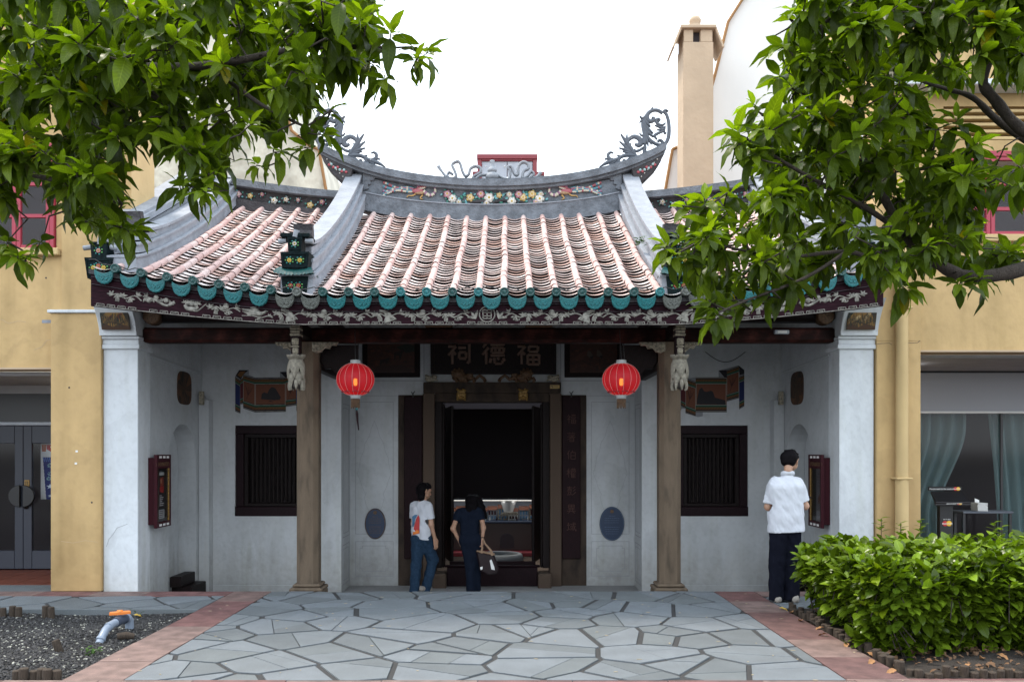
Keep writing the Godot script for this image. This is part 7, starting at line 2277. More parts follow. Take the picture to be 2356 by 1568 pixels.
	for s in [-1.0, 1.0]:
		b = B.new()
		skin(b, [[L.call(s * 0.10, 0.035, 0.09), L.call(s * 0.10 + 0.02, 0.03, -0.12), 0.042, 0.038], [L.call(s * 0.10, 0.06, 0.06), L.call(s * 0.10, 0.09, 0.03), 0.045, 0.04]], 0.009, 0.02, 0.0, [[L.call(0, 0.004, 0), Vector3(0, -1, 0)]])
		part(t, "shoe", b, M.shoe_white)
	# the person in the printed T-shirt going up to the door
	t = thing("person", "person in white T-shirt with red print and blue jeans beside the left couplet board", "person", Vector3(-1.22, -0.4, -2.15))
	b = B.new(); hr = B.new()
	ht = Basis(Vector3.UP, PI - 1.0) * Basis(Vector3.RIGHT, 0.12)
	hc = L.call(0.01, 1.55, 0.0)
	head(b, hr, hc, ht)
	skin(hr, [[L.call(-0.03, 1.54, 0.03), L.call(-0.04, 1.44, 0.05), 0.06, 0.045], [L.call(0.0, 1.56, 0.05), L.call(-0.005, 1.45, 0.06), 0.05, 0.035]], 0.008, 0.02, 0.01)
	skin(b, [[L.call(0.0, 1.45, 0.0), L.call(-0.02, 1.32, 0.02), 0.05, 0.065], [L.call(-0.12, 1.33, -0.06), L.call(0.08, 1.33, 0.06), 0.05, 0.05], [L.call(-0.03, 1.26, 0), L.call(-0.03, 0.95, 0), 0.065, 0.07], [L.call(-0.03, 0.95, 0), L.call(-0.03, 0.86, 0), 0.07, 0.075],
		[L.call(0.095, 1.32, 0.08), L.call(0.125, 1.05, 0.09), 0.043, 0.036], [L.call(0.125, 1.05, 0.09), L.call(0.175, 0.84, 0.03), 0.035, 0.025], [L.call(-0.15, 1.32, -0.07), L.call(-0.16, 1.05, -0.1), 0.043, 0.036], [L.call(-0.16, 1.05, -0.1), L.call(-0.12, 0.85, -0.15), 0.035, 0.025],
		[L.call(-0.07, 0.85, 0), L.call(-0.10, 0.45, 0.05), 0.075, 0.05], [L.call(-0.10, 0.45, 0.05), L.call(-0.12, 0.1, 0.12), 0.05, 0.038], [L.call(0.05, 0.85, 0), L.call(0.14, 0.5, -0.10), 0.075, 0.05], [L.call(0.14, 0.5, -0.10), L.call(0.04, 0.12, 0.0), 0.05, 0.038]], 0.013, 0.035)
	hand(b, L.call(0.175, 0.84, 0.03), L.call(0.15, -1, -0.15), L.call(-0.6, 0.0, -0.6), 1.0, 0.5)
	hand(b, L.call(-0.12, 0.85, -0.15), L.call(0.1, -1, -0.1), L.call(0.6, 0, -0.3), -1.0, 0.5)
	part(t, "body", b, M.skin_tone)
	part(t, "hair", hr, M.black_hair)
	eyes(t, hc, ht)
	b = B.new()
	skin(b, [[L.call(-0.09, 1.33, -0.045), L.call(0.05, 1.33, 0.045), 0.066, 0.066], [L.call(-0.01, 1.40, 0.01), L.call(-0.02, 1.32, 0.01), 0.055, 0.075], [L.call(-0.075, 1.26, -0.03), L.call(-0.07, 0.95, -0.02), 0.105, 0.108], [L.call(0.02, 1.26, 0.03), L.call(0.01, 0.95, 0.02), 0.10, 0.105], [L.call(-0.07, 0.95, -0.02), L.call(-0.07, 0.75, -0.02), 0.108, 0.112], [L.call(0.01, 0.95, 0.02), L.call(0.02, 0.75, 0.02), 0.105, 0.11],
		[L.call(0.085, 1.325, 0.07), L.call(0.118, 1.155, 0.085), 0.062, 0.06], [L.call(-0.145, 1.325, -0.07), L.call(-0.16, 1.155, -0.09), 0.06, 0.06]], 0.011, 0.03, 0.011,
		[[L.call(0, 0.83, 0), Vector3(-0.12, -1, 0), 0.5], [L.call(0.12, 1.135, 0.09), Vector3(0.15, -1, 0), 0.09], [L.call(-0.162, 1.135, -0.09), Vector3(0, -1, 0), 0.09]])
	shirt = part(t, "t_shirt", b, M.white_shirt)
	# the print is coloured cloth following the back
	var back := func(x: float, y: float) -> Vector3: return Vector3(x, y, 0.095 + 0.028 * sin((x + 0.12) * 14.0))
	for q in [["red_print", [-0.15, 0.90, -0.045, 0.93, -0.045, 1.15, -0.06, 1.20, -0.10, 1.14, -0.13, 1.02], M.print_red], ["blue_print", [-0.155, 1.02, -0.14, 1.02, -0.11, 1.14, -0.075, 1.20, -0.12, 1.20, -0.16, 1.17], M.print_blue], ["orange_print", [-0.148, 0.905, -0.048, 0.935, -0.05, 0.97, -0.09, 0.98, -0.115, 0.95, -0.145, 0.95], M.orange_plastic]]:
		b = B.new()
		var o := PackedVector2Array(v2(q[1]))
		var idx := Geometry2D.triangulate_polygon(o)
		for i in range(0, idx.size(), 3):
			# lay each corner on the shirt with a little room
			var c3 := [o[idx[i]], o[idx[i + 1]], o[idx[i + 2]]]
			b.tri(on_back(shirt, c3[0], q[0]), on_back(shirt, c3[1], q[0]), on_back(shirt, c3[2], q[0]))
		part(shirt, q[0], b, q[2])
	b = B.new()
	skin(b, [[L.call(-0.07, 0.86, -0.01), L.call(0.02, 0.86, 0.01), 0.11, 0.11], [L.call(-0.075, 0.82, 0.0), L.call(-0.10, 0.45, 0.05), 0.10, 0.075], [L.call(-0.10, 0.45, 0.05), L.call(-0.125, 0.04, 0.13), 0.075, 0.07], [L.call(0.03, 0.82, 0), L.call(0.135, 0.5, -0.09), 0.105, 0.08], [L.call(0.135, 0.5, -0.09), L.call(0.03, 0.07, 0.0), 0.078, 0.068]], 0.013, 0.03, 0.014, [[L.call(0, 0.05, 0), Vector3(0, -1, 0), 0.5]])
	part(t, "jeans", b, M.denim)
	b = B.new()
	skin(b, [[L.call(-0.03, 0.11, 0.08), L.call(0.09, 0.075, -0.08), 0.042, 0.036]], 0.008, 0.02)
	part(t, "shoe", b, M.shoe_white)
	b = B.new()
	skin(b, [[L.call(-0.13, 0.04, 0.18), L.call(-0.08, 0.035, 0.0), 0.042, 0.036]], 0.008, 0.02, 0.0, [[L.call(0, 0.003, 0), Vector3(0, -1, 0)]])
	part(t, "shoe", b, M.shoe_white)
	# the person in dark blue bending towards the door with a bag
	t = thing("person", "person with long dark hair in dark blue T-shirt bending forward in the doorway", "person", Vector3(-0.53, -0.4, -2.3))
	b = B.new(); hr = B.new()
	ht = Basis(Vector3.UP, PI - 0.6) * Basis(Vector3.RIGHT, 0.75)
	hc = L.call(0.07, 1.35, -0.20)
	head(b, hr, hc, ht)
	skin(hr, [[L.call(0.0, 1.40, -0.15), L.call(-0.02, 1.25, -0.02), 0.08, 0.06], [L.call(0.08, 1.40, -0.14), L.call(0.17, 1.28, -0.12), 0.07, 0.05], [L.call(0.17, 1.28, -0.12), L.call(0.235, 1.12, -0.12), 0.05, 0.02], [L.call(0.12, 1.36, -0.16), L.call(0.19, 1.18, -0.16), 0.06, 0.03], [L.call(0.04, 1.4, -0.12), L.call(0.06, 1.27, -0.03), 0.07, 0.05]], 0.009, 0.03, 0.012)
	skin(b, [[L.call(0.04, 1.30, -0.14), L.call(0.0, 1.22, -0.05), 0.05, 0.06], [L.call(-0.16, 1.22, -0.03), L.call(0.13, 1.23, -0.05), 0.05, 0.05], [L.call(-0.01, 1.17, -0.04), L.call(-0.01, 0.9, 0.02), 0.065, 0.07], [L.call(-0.01, 0.9, 0.02), L.call(0, 0.84, 0.03), 0.07, 0.075],
		[L.call(-0.18, 1.20, -0.02), L.call(-0.255, 0.98, 0.06), 0.042, 0.034], [L.call(-0.255, 0.98, 0.06), L.call(-0.165, 0.80, 0.02), 0.034, 0.024], [L.call(0.155, 1.20, -0.04), L.call(0.20, 0.99, 0.03), 0.042, 0.034], [L.call(0.20, 0.99, 0.03), L.call(0.185, 0.83, 0.06), 0.034, 0.024],
		[L.call(-0.05, 0.78, 0.03), L.call(0.0, 0.42, 0.0), 0.06, 0.055], [L.call(0.0, 0.42, 0.0), L.call(0.02, 0.09, 0.05), 0.055, 0.04], [L.call(0.06, 0.78, 0.03), L.call(0.08, 0.42, -0.06), 0.06, 0.055], [L.call(0.08, 0.42, -0.06), L.call(0.08, 0.09, -0.02), 0.055, 0.04]], 0.013, 0.035)
	hand(b, L.call(-0.165, 0.80, 0.02), L.call(0.35, -1, -0.1), L.call(0.8, 0, -0.3), -1.0, 0.4)
	hand(b, L.call(0.185, 0.83, 0.06), L.call(0.0, -1, 0.05), L.call(-0.9, 0, -0.3), 1.0, 1.7)
	part(t, "body", b, M.skin_tone)
	part(t, "hair", hr, M.black_hair)
	eyes(t, hc, ht)
	b = B.new()
	skin(b, [[L.call(-0.12, 1.225, -0.03), L.call(0.10, 1.235, -0.05), 0.065, 0.065], [L.call(-0.07, 1.16, -0.03), L.call(-0.055, 0.90, 0.02), 0.095, 0.085], [L.call(0.05, 1.16, -0.04), L.call(0.045, 0.90, 0.02), 0.095, 0.085], [L.call(-0.055, 0.90, 0.02), L.call(-0.06, 0.72, 0.04), 0.088, 0.105], [L.call(0.045, 0.90, 0.02), L.call(0.06, 0.72, 0.04), 0.088, 0.105], [L.call(-0.17, 1.21, -0.02), L.call(-0.213, 1.10, 0.015), 0.06, 0.055], [L.call(0.145, 1.21, -0.04), L.call(0.178, 1.115, -0.005), 0.06, 0.055]], 0.012, 0.03, 0.012,
		[[L.call(0, 0.78, 0), Vector3(0, -1, 0), 0.4], [L.call(-0.215, 1.085, 0.02), Vector3(-0.3, -1, 0.4), 0.08], [L.call(0.18, 1.105, 0.0), Vector3(0.2, -1, 0.2), 0.07]])
	part(t, "t_shirt", b, M.navy_cloth)
	b = B.new()
	skin(b, [[L.call(-0.05, 0.82, 0.03), L.call(0.06, 0.82, 0.03), 0.115, 0.115], [L.call(-0.055, 0.78, 0.03), L.call(0.0, 0.42, 0.0), 0.105, 0.078], [L.call(0.0, 0.42, 0.0), L.call(0.02, 0.04, 0.06), 0.078, 0.075], [L.call(0.07, 0.78, 0.03), L.call(0.08, 0.42, -0.06), 0.105, 0.078], [L.call(0.08, 0.42, -0.06), L.call(0.08, 0.04, -0.02), 0.078, 0.075]], 0.014, 0.03, 0.012, [[L.call(0, 0.03, 0), Vector3(0, -1, 0), 0.5]])
	part(t, "trousers", b, M.navy_cloth)
	for s in [0.0, 1.0]:
		b = B.new()
		skin(b, [[L.call(0.02 + 0.06 * s, 0.04, 0.11 - 0.08 * s), L.call(0.02 + 0.06 * s, 0.035, -0.08 - 0.08 * s), 0.042, 0.036]], 0.009, 0.02, 0.0, [[L.call(0, 0.003, 0), Vector3(0, -1, 0)]])
		part(t, "shoe", b, M.black_cloth)
	b = B.new()
	ring = []
	for k in 13: ring.append(L.call(0.186 + 0.027 * cos(TAU * k / 12.0), 0.85, 0.06 + 0.027 * sin(TAU * k / 12.0)))
	b.tube(ring, [0.006], 6, 1.0, Vector3.ZERO, false)
	part(t, "bracelet", b, M.black_cloth)
	# the bag
	t = thing("shoulder_bag", "dark glossy bag with tan straps held in the right hand of the bending person", "bag", Vector3(-0.29, 0.29, -2.24))
	b = B.new()
	var shell := PackedVector2Array(v2([-0.14, -0.10, 0.13, -0.155, 0.20, -0.36, 0.175, -0.44, 0.05, -0.46, -0.08, -0.40]))
	b.slab(shell, 0.11, Transform3D(Basis(), Vector3(-0.01, 0.06, -0.055)), 0.02)
	part(t, "pouch", b, M.bag_leather)
	b = B.new()
	b.obox(Transform3D(Basis(Vector3(0, 0, 1), -0.2), Vector3(-0.005, -0.065, 0.0)), Vector3(0.275, 0.022, 0.118), 0.006)
	part(t, "rim", b, M.strap_tan)
	for q in [[-0.075, -0.05, 0.052], [0.095, -0.085, 0.052], [-0.075, -0.05, -0.052], [0.095, -0.085, -0.052]]:
		b = B.new()
		b.tube([Vector3(q[0], q[1] - 0.02, q[2]), Vector3(q[0] * 0.75 - 0.0, q[1] + 0.05, q[2]), Vector3(q[0] * 0.3 - 0.04, 0.06, q[2] * 0.6), Vector3(-0.05, 0.16, q[2] * 0.2 + 0.01)], [0.024, 0.014, 0.011, 0.011], 6, 0.005, Vector3(0, 0, 1))
		part(t, "strap", b, M.strap_tan)
	b = B.new()
	b.slab(PackedVector2Array(v2([0.075, -0.22, 0.10, -0.20, 0.145, -0.32, 0.15, -0.36, 0.10, -0.35])), 0.006, Transform3D(Basis(), Vector3(-0.02, 0.04, 0.056)))
	part(t, "pale_patch", b, M.white_paint)
	b = B.new()
	b.slab(PackedVector2Array(v2([-0.07, -0.32, -0.03, -0.305, -0.03, -0.345, -0.06, -0.36])), 0.006, Transform3D(Basis(), Vector3(-0.02, 0.04, 0.056)))
	part(t, "pale_patch", b, M.white_paint)

func on_back(shirt: MeshInstance3D, p: Vector2, which: String) -> Vector3:   # the point of the cloth straight behind x, y, lifted by a hair
	var best := -1e9
	var vs: PackedVector3Array = shirt.mesh.surface_get_arrays(0)[Mesh.ARRAY_VERTEX]
	for v in vs:
		if absf(v.x - p.x) < 0.014 and absf(v.y - p.y) < 0.014: best = maxf(best, v.z)
	return Vector3(p.x, p.y, best + {"red_print": 0.004, "blue_print": 0.0055, "orange_print": 0.008}[which])

# ---- beds, hedge and trees
func leaf_mesh(length: float, width: float, droop: float, wave: float, fold: float, nu := 7) -> ArrayMesh:
	# a leaf along local z from its stalk, face up, veins by its texture
	var b := B.new()
	var rows := []
	for i in nu:
		var f := i / float(nu - 1)
		var w := width * 0.5 * pow(sin(PI * pow(f, 0.85)), 0.8) + 0.0006
		var a := droop * f
		var c := Vector3(0, -length * droop * 0.5 * f * f, length * f * (1.0 - 0.12 * droop * f))
		var row := PackedVector3Array()
		for j in 5:
			var h := (j - 2) / 2.0
			row.append(c + Vector3(h * w, fold * absf(h) * w + wave * w * sin(f * 17.0 + h * 3.0) * absf(h), 0).rotated(Vector3.RIGHT, a * 0.5))
		rows.append(row)
	b.grid(rows, true)
	return b.mesh()

func leaf_texture(called: String, g: Color, vein: Color, rough := 0.4, trans := 0.6) -> StandardMaterial3D:
	var img := Image.create(64, 128, false, Image.FORMAT_RGB8)
	for y in 128:
		for x in 64:
			var u := absf(x - 31.5) / 32.0
			var side := absf(fposmod(y / 128.0 * 11.0 - u * 1.6, 1.0) - 0.5) * 2.0
			var k := maxf(smoothstep(0.07, 0.02, u), smoothstep(0.86, 1.0, side) * 0.45 * (1.0 - u))
			img.set_pixel(x, y, g.lerp(vein, k).darkened(0.10 * (1.0 - side)))
	var m := picture(called, img, rough)
	m.vertex_color_use_as_albedo = true
	m.backlight_enabled = true
	m.backlight = Color(0.95, 1.0, 0.35) * trans
	m.metallic_specular = 0.4
	return m

func look(dir: Vector3, roll: float) -> Basis:   # local z along dir, local y as near up as it goes, then rolled
	var z := dir.normalized()
	var x := Vector3.UP.cross(z)
	if x.length() < 0.05: x = Vector3.RIGHT
	x = x.normalized()
	return Basis(x, z.cross(x), z) * Basis(Vector3(0, 0, 1), roll)

func leaves(parent: Node, meshes: Array, m: Material, places: Array, tints: Array, eye_count: int, foliage: String, bright := 0.5) -> void:
	# the leaves that show largest stand alone; the rest are one mass
	var order := range(places.size())
	order.sort_custom(func(a, c): return places[a].origin.distance_to(EYE) < places[c].origin.distance_to(EYE))
	var shades := []
	for k in 5:
		var v: StandardMaterial3D = m.duplicate()
		shades.append(v)
		var tn: Color = [Color(0.7, 0.75, 0.8), Color(1, 1, 1), Color(1.35, 1.3, 1.0), Color(1.8, 1.6, 1.0), Color(0.5, 0.55, 0.6)][k]
		v.albedo_color = Color(minf(1.0, tn.r * bright), minf(1.0, tn.g * bright), minf(1.0, tn.b * bright)).linear_to_srgb()
	var base: StandardMaterial3D = m.duplicate()
	base.albedo_color = Color(bright, bright, bright).linear_to_srgb()
	for k in eye_count:
		var i: int = order[k]
		var bestk := 0
		for q in 5:
			var tn: Color = [Color(0.7, 0.75, 0.8), Color(1, 1, 1), Color(1.35, 1.3, 1.0), Color(1.8, 1.6, 1.0), Color(0.5, 0.55, 0.6)][q]
			if absf(tn.r - tints[i].r) < absf([0.7, 1.0, 1.35, 1.8, 0.5][bestk] - tints[i].r): bestk = q
		part(parent, "leaf", meshes[i % meshes.size()], shades[bestk], places[i])
	for q in meshes.size():
		var pl := []
		var tn := []
		for k in range(eye_count, order.size()):
			var i: int = order[k]
			if i % meshes.size() == q:
				pl.append(places[i]); tn.append(tints[i])
		stuff(parent, foliage, meshes[q], base, pl, tn)

func stake(parent: Node, at: Vector3, h: float, r: float, lean: Basis) -> void:
	var b := B.new()
	var rows := [[r * 1.02, 0.0], [r, h * 0.5], [r * 0.97, h - 0.008], [r * 0.88, h], [0.0, h + rng.randf_range(-0.004, 0.006)]]
	b.lathe(Vector3.ZERO, rows, 9)
	part(parent, "log_stake", b, M.bare_log, Transform3D(lean * Basis(Vector3.UP, rng.randf() * 6.0), at))

func beds() -> void:
	# left bed of dark gravel
	var g := B.new()
	var rows := []
	for i in 25:
		var row := PackedVector3Array()
		for j in 33:
			var x := lerpf(-11.0, -3.365, j / 32.0)
			var z := lerpf(1.236, 7.6, i / 24.0)
			row.append(Vector3(x, -0.055 + 0.02 * sin(x * 2.1 + z * 1.3) + 0.012 * sin(z * 5.0 + x), z))
		rows.append(row)
	rows.reverse()
	g.grid(rows)
	tag(part(self, "gravel_bed", g, M.gravel_soil), "dark gravelly soil of the left bed", "ground", "", "structure")
	var peb := B.new()
	for q in 1:
		var rr := []
		for i in 5:
			var f := -PI / 2 + PI * i / 4.0
			var ring := PackedVector3Array()
			for k in 7:
				var a := TAU * (k % 6) / 6.0
				ring.append(Vector3(cos(a) * cos(f) * (1.0 + 0.25 * sin(k % 6 * 2.2 + i)), sin(f) * 0.6, sin(a) * cos(f) * (0.75 + 0.2 * cos(k % 6 * 1.7))))
			rr.append(ring)
		peb.grid(rr)
	var pm := mat("gravel", 1, 1, 1, 0.85)
	pm.vertex_color_use_as_albedo = true
	var places := []
	var tints := []
	for k in 26000:
		var z := lerpf(1.25, 4.7, pow(rng.randf(), 0.9))
		var x := rng.randf_range(-6.9, -3.375)
		var s := rng.randf_range(0.006, 0.016)
		places.append(Transform3D(Basis.from_euler(Vector3(rng.randf() * 0.8, rng.randf() * 6.3, rng.randf() * 0.8)).scaled_local(Vector3.ONE * s), Vector3(x, -0.055 + 0.02 * sin(x * 2.1 + z * 1.3) + 0.012 * sin(z * 5.0 + x) + s * 0.3, z)))
		var v := rng.randf()
		var c := 0.022 + 0.04 * rng.randf() if v < 0.93 else 0.15 + 0.3 * rng.randf()
		tints.append(Color(c, c * 0.98, c * (1.02 if v < 0.9 else 0.85)))
	var gm := stuff(self, "gravel", peb.mesh(), pm, places, tints)
	tag(gm, "loose dark gravel with pale chips in the left bed", "gravel", "", "stuff")
	# soil of the right bed
	g = B.new()
	rows = []
	for i in 21:
		var row := PackedVector3Array()
		for j in 25:
			var x := lerpf(3.075, 11.0, j / 24.0)
			var z := lerpf(1.16, 4.05, i / 20.0)
			row.append(Vector3(x, -0.03 + 0.03 * sin(x * 3.1 + z * 2.3) + 0.02 * sin(z * 7.0 + x * 2.0), z))
		rows.append(row)
	rows.reverse()
	g.grid(rows)
	tag(part(self, "soil_bed", g, M.soil), "dark soil of the right bed under the hedge", "ground", "", "structure")
	var front := B.new()
	front.box(3.075, 14, -0.5, -0.02, 4.06, 7.6)
	tag(part(self, "front_pavement", front, M.pink_stone_1), "pink paving in front of the right bed", "ground", "", "structure")
	# log edgings
	var e := thing("log_edging", "row of short round logs along the pink border of the hedge bed", "edging", Vector3(3.13, -0.1, 0))
	for k in 42:
		var z := 1.22 + k * 0.067
		stake(e, Vector3(0.02 * sin(k * 1.7) + 0.012 * rng.randf(), -0.05, z), 0.17 + 0.06 * rng.randf(), 0.028 + 0.008 * rng.randf(), Basis(Vector3(0, 0, 1), rng.randf_range(-0.12, 0.12)))
	e = thing("log_edging", "row of short round logs along the front of the hedge bed", "edging", Vector3(3.2, -0.1, 4.02))
	for k in 32:
		stake(e, Vector3(k * 0.07 + 0.01 * rng.randf(), -0.05, 0.02 * sin(k * 1.1)), 0.15 + 0.09 * rng.randf(), 0.029 + 0.008 * rng.randf(), Basis(Vector3.RIGHT, rng.randf_range(-0.06, 0.06)))
	for q in [[-5.46, 1.42, 4, "four weathered log stakes at the back of the gravel bed"], [-4.95, 1.40, 2, "pair of weathered log stakes at the back edge of the gravel bed"], [-3.93, 3.05, 1, "single leaning log stake beside the tuft of weeds"], [-3.73, 4.12, 6, "cluster of log stakes at the near corner of the gravel bed"]]:
		e = thing("log_edging", q[3], "edging", Vector3(q[0], -0.1, q[1]))
		for k in q[2]: stake(e, Vector3(k * 0.075 * (1 if q[2] < 6 else 0.8), -0.02, 0.02 * sin(k * 2.0)), 0.17 + 0.03 * rng.randf(), 0.036, Basis(Vector3(0, 0, 1), rng.randf_range(-0.05, 0.05) + (0.3 if q[2] == 1 else 0.0)))
	var chunk := thing("wood_chunk", "broken wood chunk lying on the gravel below the pipe", "wood", Vector3(-3.56, -0.03, 2.6))
	var b := B.new()
	b.tube([Vector3(-0.07, 0.03, 0.03), Vector3(0.0, 0.035, 0.0), Vector3(0.07, 0.02, -0.02)], [0.03, 0.036, 0.026], 7)
	part(chunk, "bark_piece", b, M.bare_log)
	# grey water pipe with an orange tap
	var t := thing("water_pipe", "grey plastic pipe with orange valve handle in the gravel", "pipe", Vector3(-3.90, -0.05, 2.33))
	t.rotation.y = 0.40
	# local frame: low open end to the front left, rising to the valve, then down behind
	b = B.new()
	b.tube([Vector3(-0.02, 0.0, 0.42), Vector3(0.0, 0.05, 0.37), Vector3(0.03, 0.10, 0.28), Vector3(0.07, 0.125, 0.19), Vector3(0.115, 0.135, 0.11)], [0.036, 0.037, 0.037, 0.037, 0.037], 14)
	part(t, "bent_pipe", b, M.pvc_grey)
	b = B.new()
	b.tube([Vector3(-0.01, 0.03, 0.395), Vector3(-0.003, 0.045, 0.38)], [0.043, 0.043], 14)
	b.tube([Vector3(0.05, 0.115, 0.235), Vector3(0.062, 0.121, 0.21)], [0.042, 0.042], 14)
	part(t, "collar", b, M.pvc_grey)
	b = B.new()
	b.tube([Vector3(0.112, 0.135, 0.115), Vector3(0.13, 0.137, 0.085), Vector3(0.132, 0.137, 0.08), Vector3(0.175, 0.14, 0.005), Vector3(0.178, 0.14, 0.0), Vector3(0.195, 0.14, -0.03)], [0.048, 0.05, 0.042, 0.042, 0.05, 0.048], 14)
	b.rod(Vector3(0.152, 0.16, 0.045), Vector3(0.152, 0.20, 0.045), 0.022, 10)
	part(t, "valve_body", b, M.pvc_dark)
	b = B.new()
	b.slab(PackedVector2Array(v2([-0.095, -0.016, -0.03, -0.026, 0.03, -0.026, 0.095, -0.016, 0.095, 0.016, 0.03, 0.026, -0.03, 0.026, -0.095, 0.016])), 0.03, Transform3D(Basis(Vector3.UP, 0.1) * Basis(Vector3.RIGHT, -PI / 2), Vector3(0.15, 0.198, 0.045)), 0.008)
	b.lathe(Vector3(0.15, 0.22, 0.045), [[0.03, 0.0], [0.028, 0.018], [0.0, 0.02]], 12)
	part(t, "handle", b, M.orange_plastic)
	b = B.new()
	b.tube([Vector3(0.19, 0.14, -0.02), Vector3(0.215, 0.138, -0.06), Vector3(0.23, 0.11, -0.09), Vector3(0.235, 0.05, -0.10), Vector3(0.235, -0.05, -0.10)], [0.04, 0.043, 0.043, 0.04, 0.037], 14)
	part(t, "elbow", b, M.pvc_grey)
	# weeds
	var wl := leaf_mesh(0.05, 0.02, 0.6, 0.0, 0.2, 5)
	var wm := leaf_texture("weed_leaf", Color(0.20, 0.34, 0.08), Color(0.3, 0.42, 0.15), 0.6)
	for q in [[-3.62, 3.16, 26, "low tuft of green weeds beside the leaning log stake"], [-4.02, 1.33, 10, "small green weed at the back kerb of the gravel bed"], [4.62, 4.2, 40, "small green weed in front of the hedge logs at the right"]]:
		t = thing("weed", q[3], "weed", Vector3(q[0], -0.05, q[1]))
		var pl := []
		for k in q[2]:
			var a := rng.randf() * TAU
			pl.append(Transform3D(look(Vector3(cos(a), rng.randf_range(0.1, 1.2), sin(a)), rng.randf() - 0.5).scaled_local(Vector3.ONE * rng.randf_range(0.6, 1.4)), Vector3(rng.randf_range(-0.07, 0.07), rng.randf_range(0.0, 0.06), rng.randf_range(-0.05, 0.05))))
		stuff(t, "leaves", wl, wm, pl)
	# a fern growing on the right descending ridge
	t = thing("fern", "small green fern growing from the right descending roof ridge", "plant", roof_at(AX + 1.98, 0.33) + Vector3(-0.02, 0.32, 0.03))
	var fp := []
	for k in 40:
		var a := rng.randf() * TAU
		fp.append(Transform3D(look(Vector3(cos(a) - 0.3, rng.randf_range(-0.1, 0.9), sin(a) + 0.3), rng.randf()).scaled_local(Vector3(0.6, 1, 1.6)), Vector3(rng.randf_range(-0.05, 0.05), rng.randf_range(-0.03, 0.08), rng.randf_range(-0.03, 0.03))))
	stuff(t, "leaves", wl, wm, fp)
	# fallen leaves
	var dl := leaf_mesh(0.11, 0.045, 0.9, 0.25, 0.3)
	var spots := [[3.06, 1.5], [3.0, 1.95], [3.10, 2.3], [3.02, 2.62], [3.05, 3.0], [3.08, 3.35], [3.02, 3.62], [3.06, 3.95], [3.5, 3.75], [3.9, 3.65], [4.3, 3.8], [3.7, 3.85], [4.1, 3.5]]
	for q in spots:
		var o := part(self, "fallen_leaf", dl, M.dead_leaf, Transform3D(Basis.from_euler(Vector3(-0.1, rng.randf() * 6.3, rng.randf_range(-0.4, 0.4))), Vector3(q[0], 0.02 if q[0] < 3.2 else 0.04, q[1])))
		tag(o, "%s curled brown leaf by the hedge logs, counted from the temple end" % ["first", "second", "third", "fourth", "fifth", "sixth", "seventh", "eighth", "ninth", "tenth", "eleventh", "twelfth", "thirteenth"][spots.find(q)], "leaf", "fallen leaves by the hedge bed")
	tag(part(self, "fallen_leaf", dl, M.yellow_leaf, Transform3D(Basis.from_euler(Vector3(-0.1, 1.2, 0.2)), Vector3(3.0, 0.015, 1.22))), "yellow fallen leaf at the back end of the hedge logs", "leaf")
	tag(part(self, "fallen_leaf", dl, M.yellow_leaf, Transform3D(Basis.from_euler(Vector3(0.0, 2.2, 0.3)), Vector3(-3.98, -0.02, 1.45))), "yellow fallen leaf on the gravel behind the pipe", "leaf")
	var lp := []
	for k in 420: lp.append(Transform3D(Basis.from_euler(Vector3(rng.randf_range(-0.3, 0.2), rng.randf() * 6.3, rng.randf_range(-0.5, 0.5))).scaled(Vector3.ONE * rng.randf_range(0.35, 0.8)), Vector3(rng.randf_range(3.16, 5.6), rng.randf_range(0.0, 0.035), rng.randf_range(3.0, 3.98) if k % 3 else rng.randf_range(1.3, 3.9))))
	tag(stuff(self, "leaf_litter", dl, M.litter_brown, lp), "brown leaf litter on the soil under the hedge", "litter", "", "stuff")
	hedge()

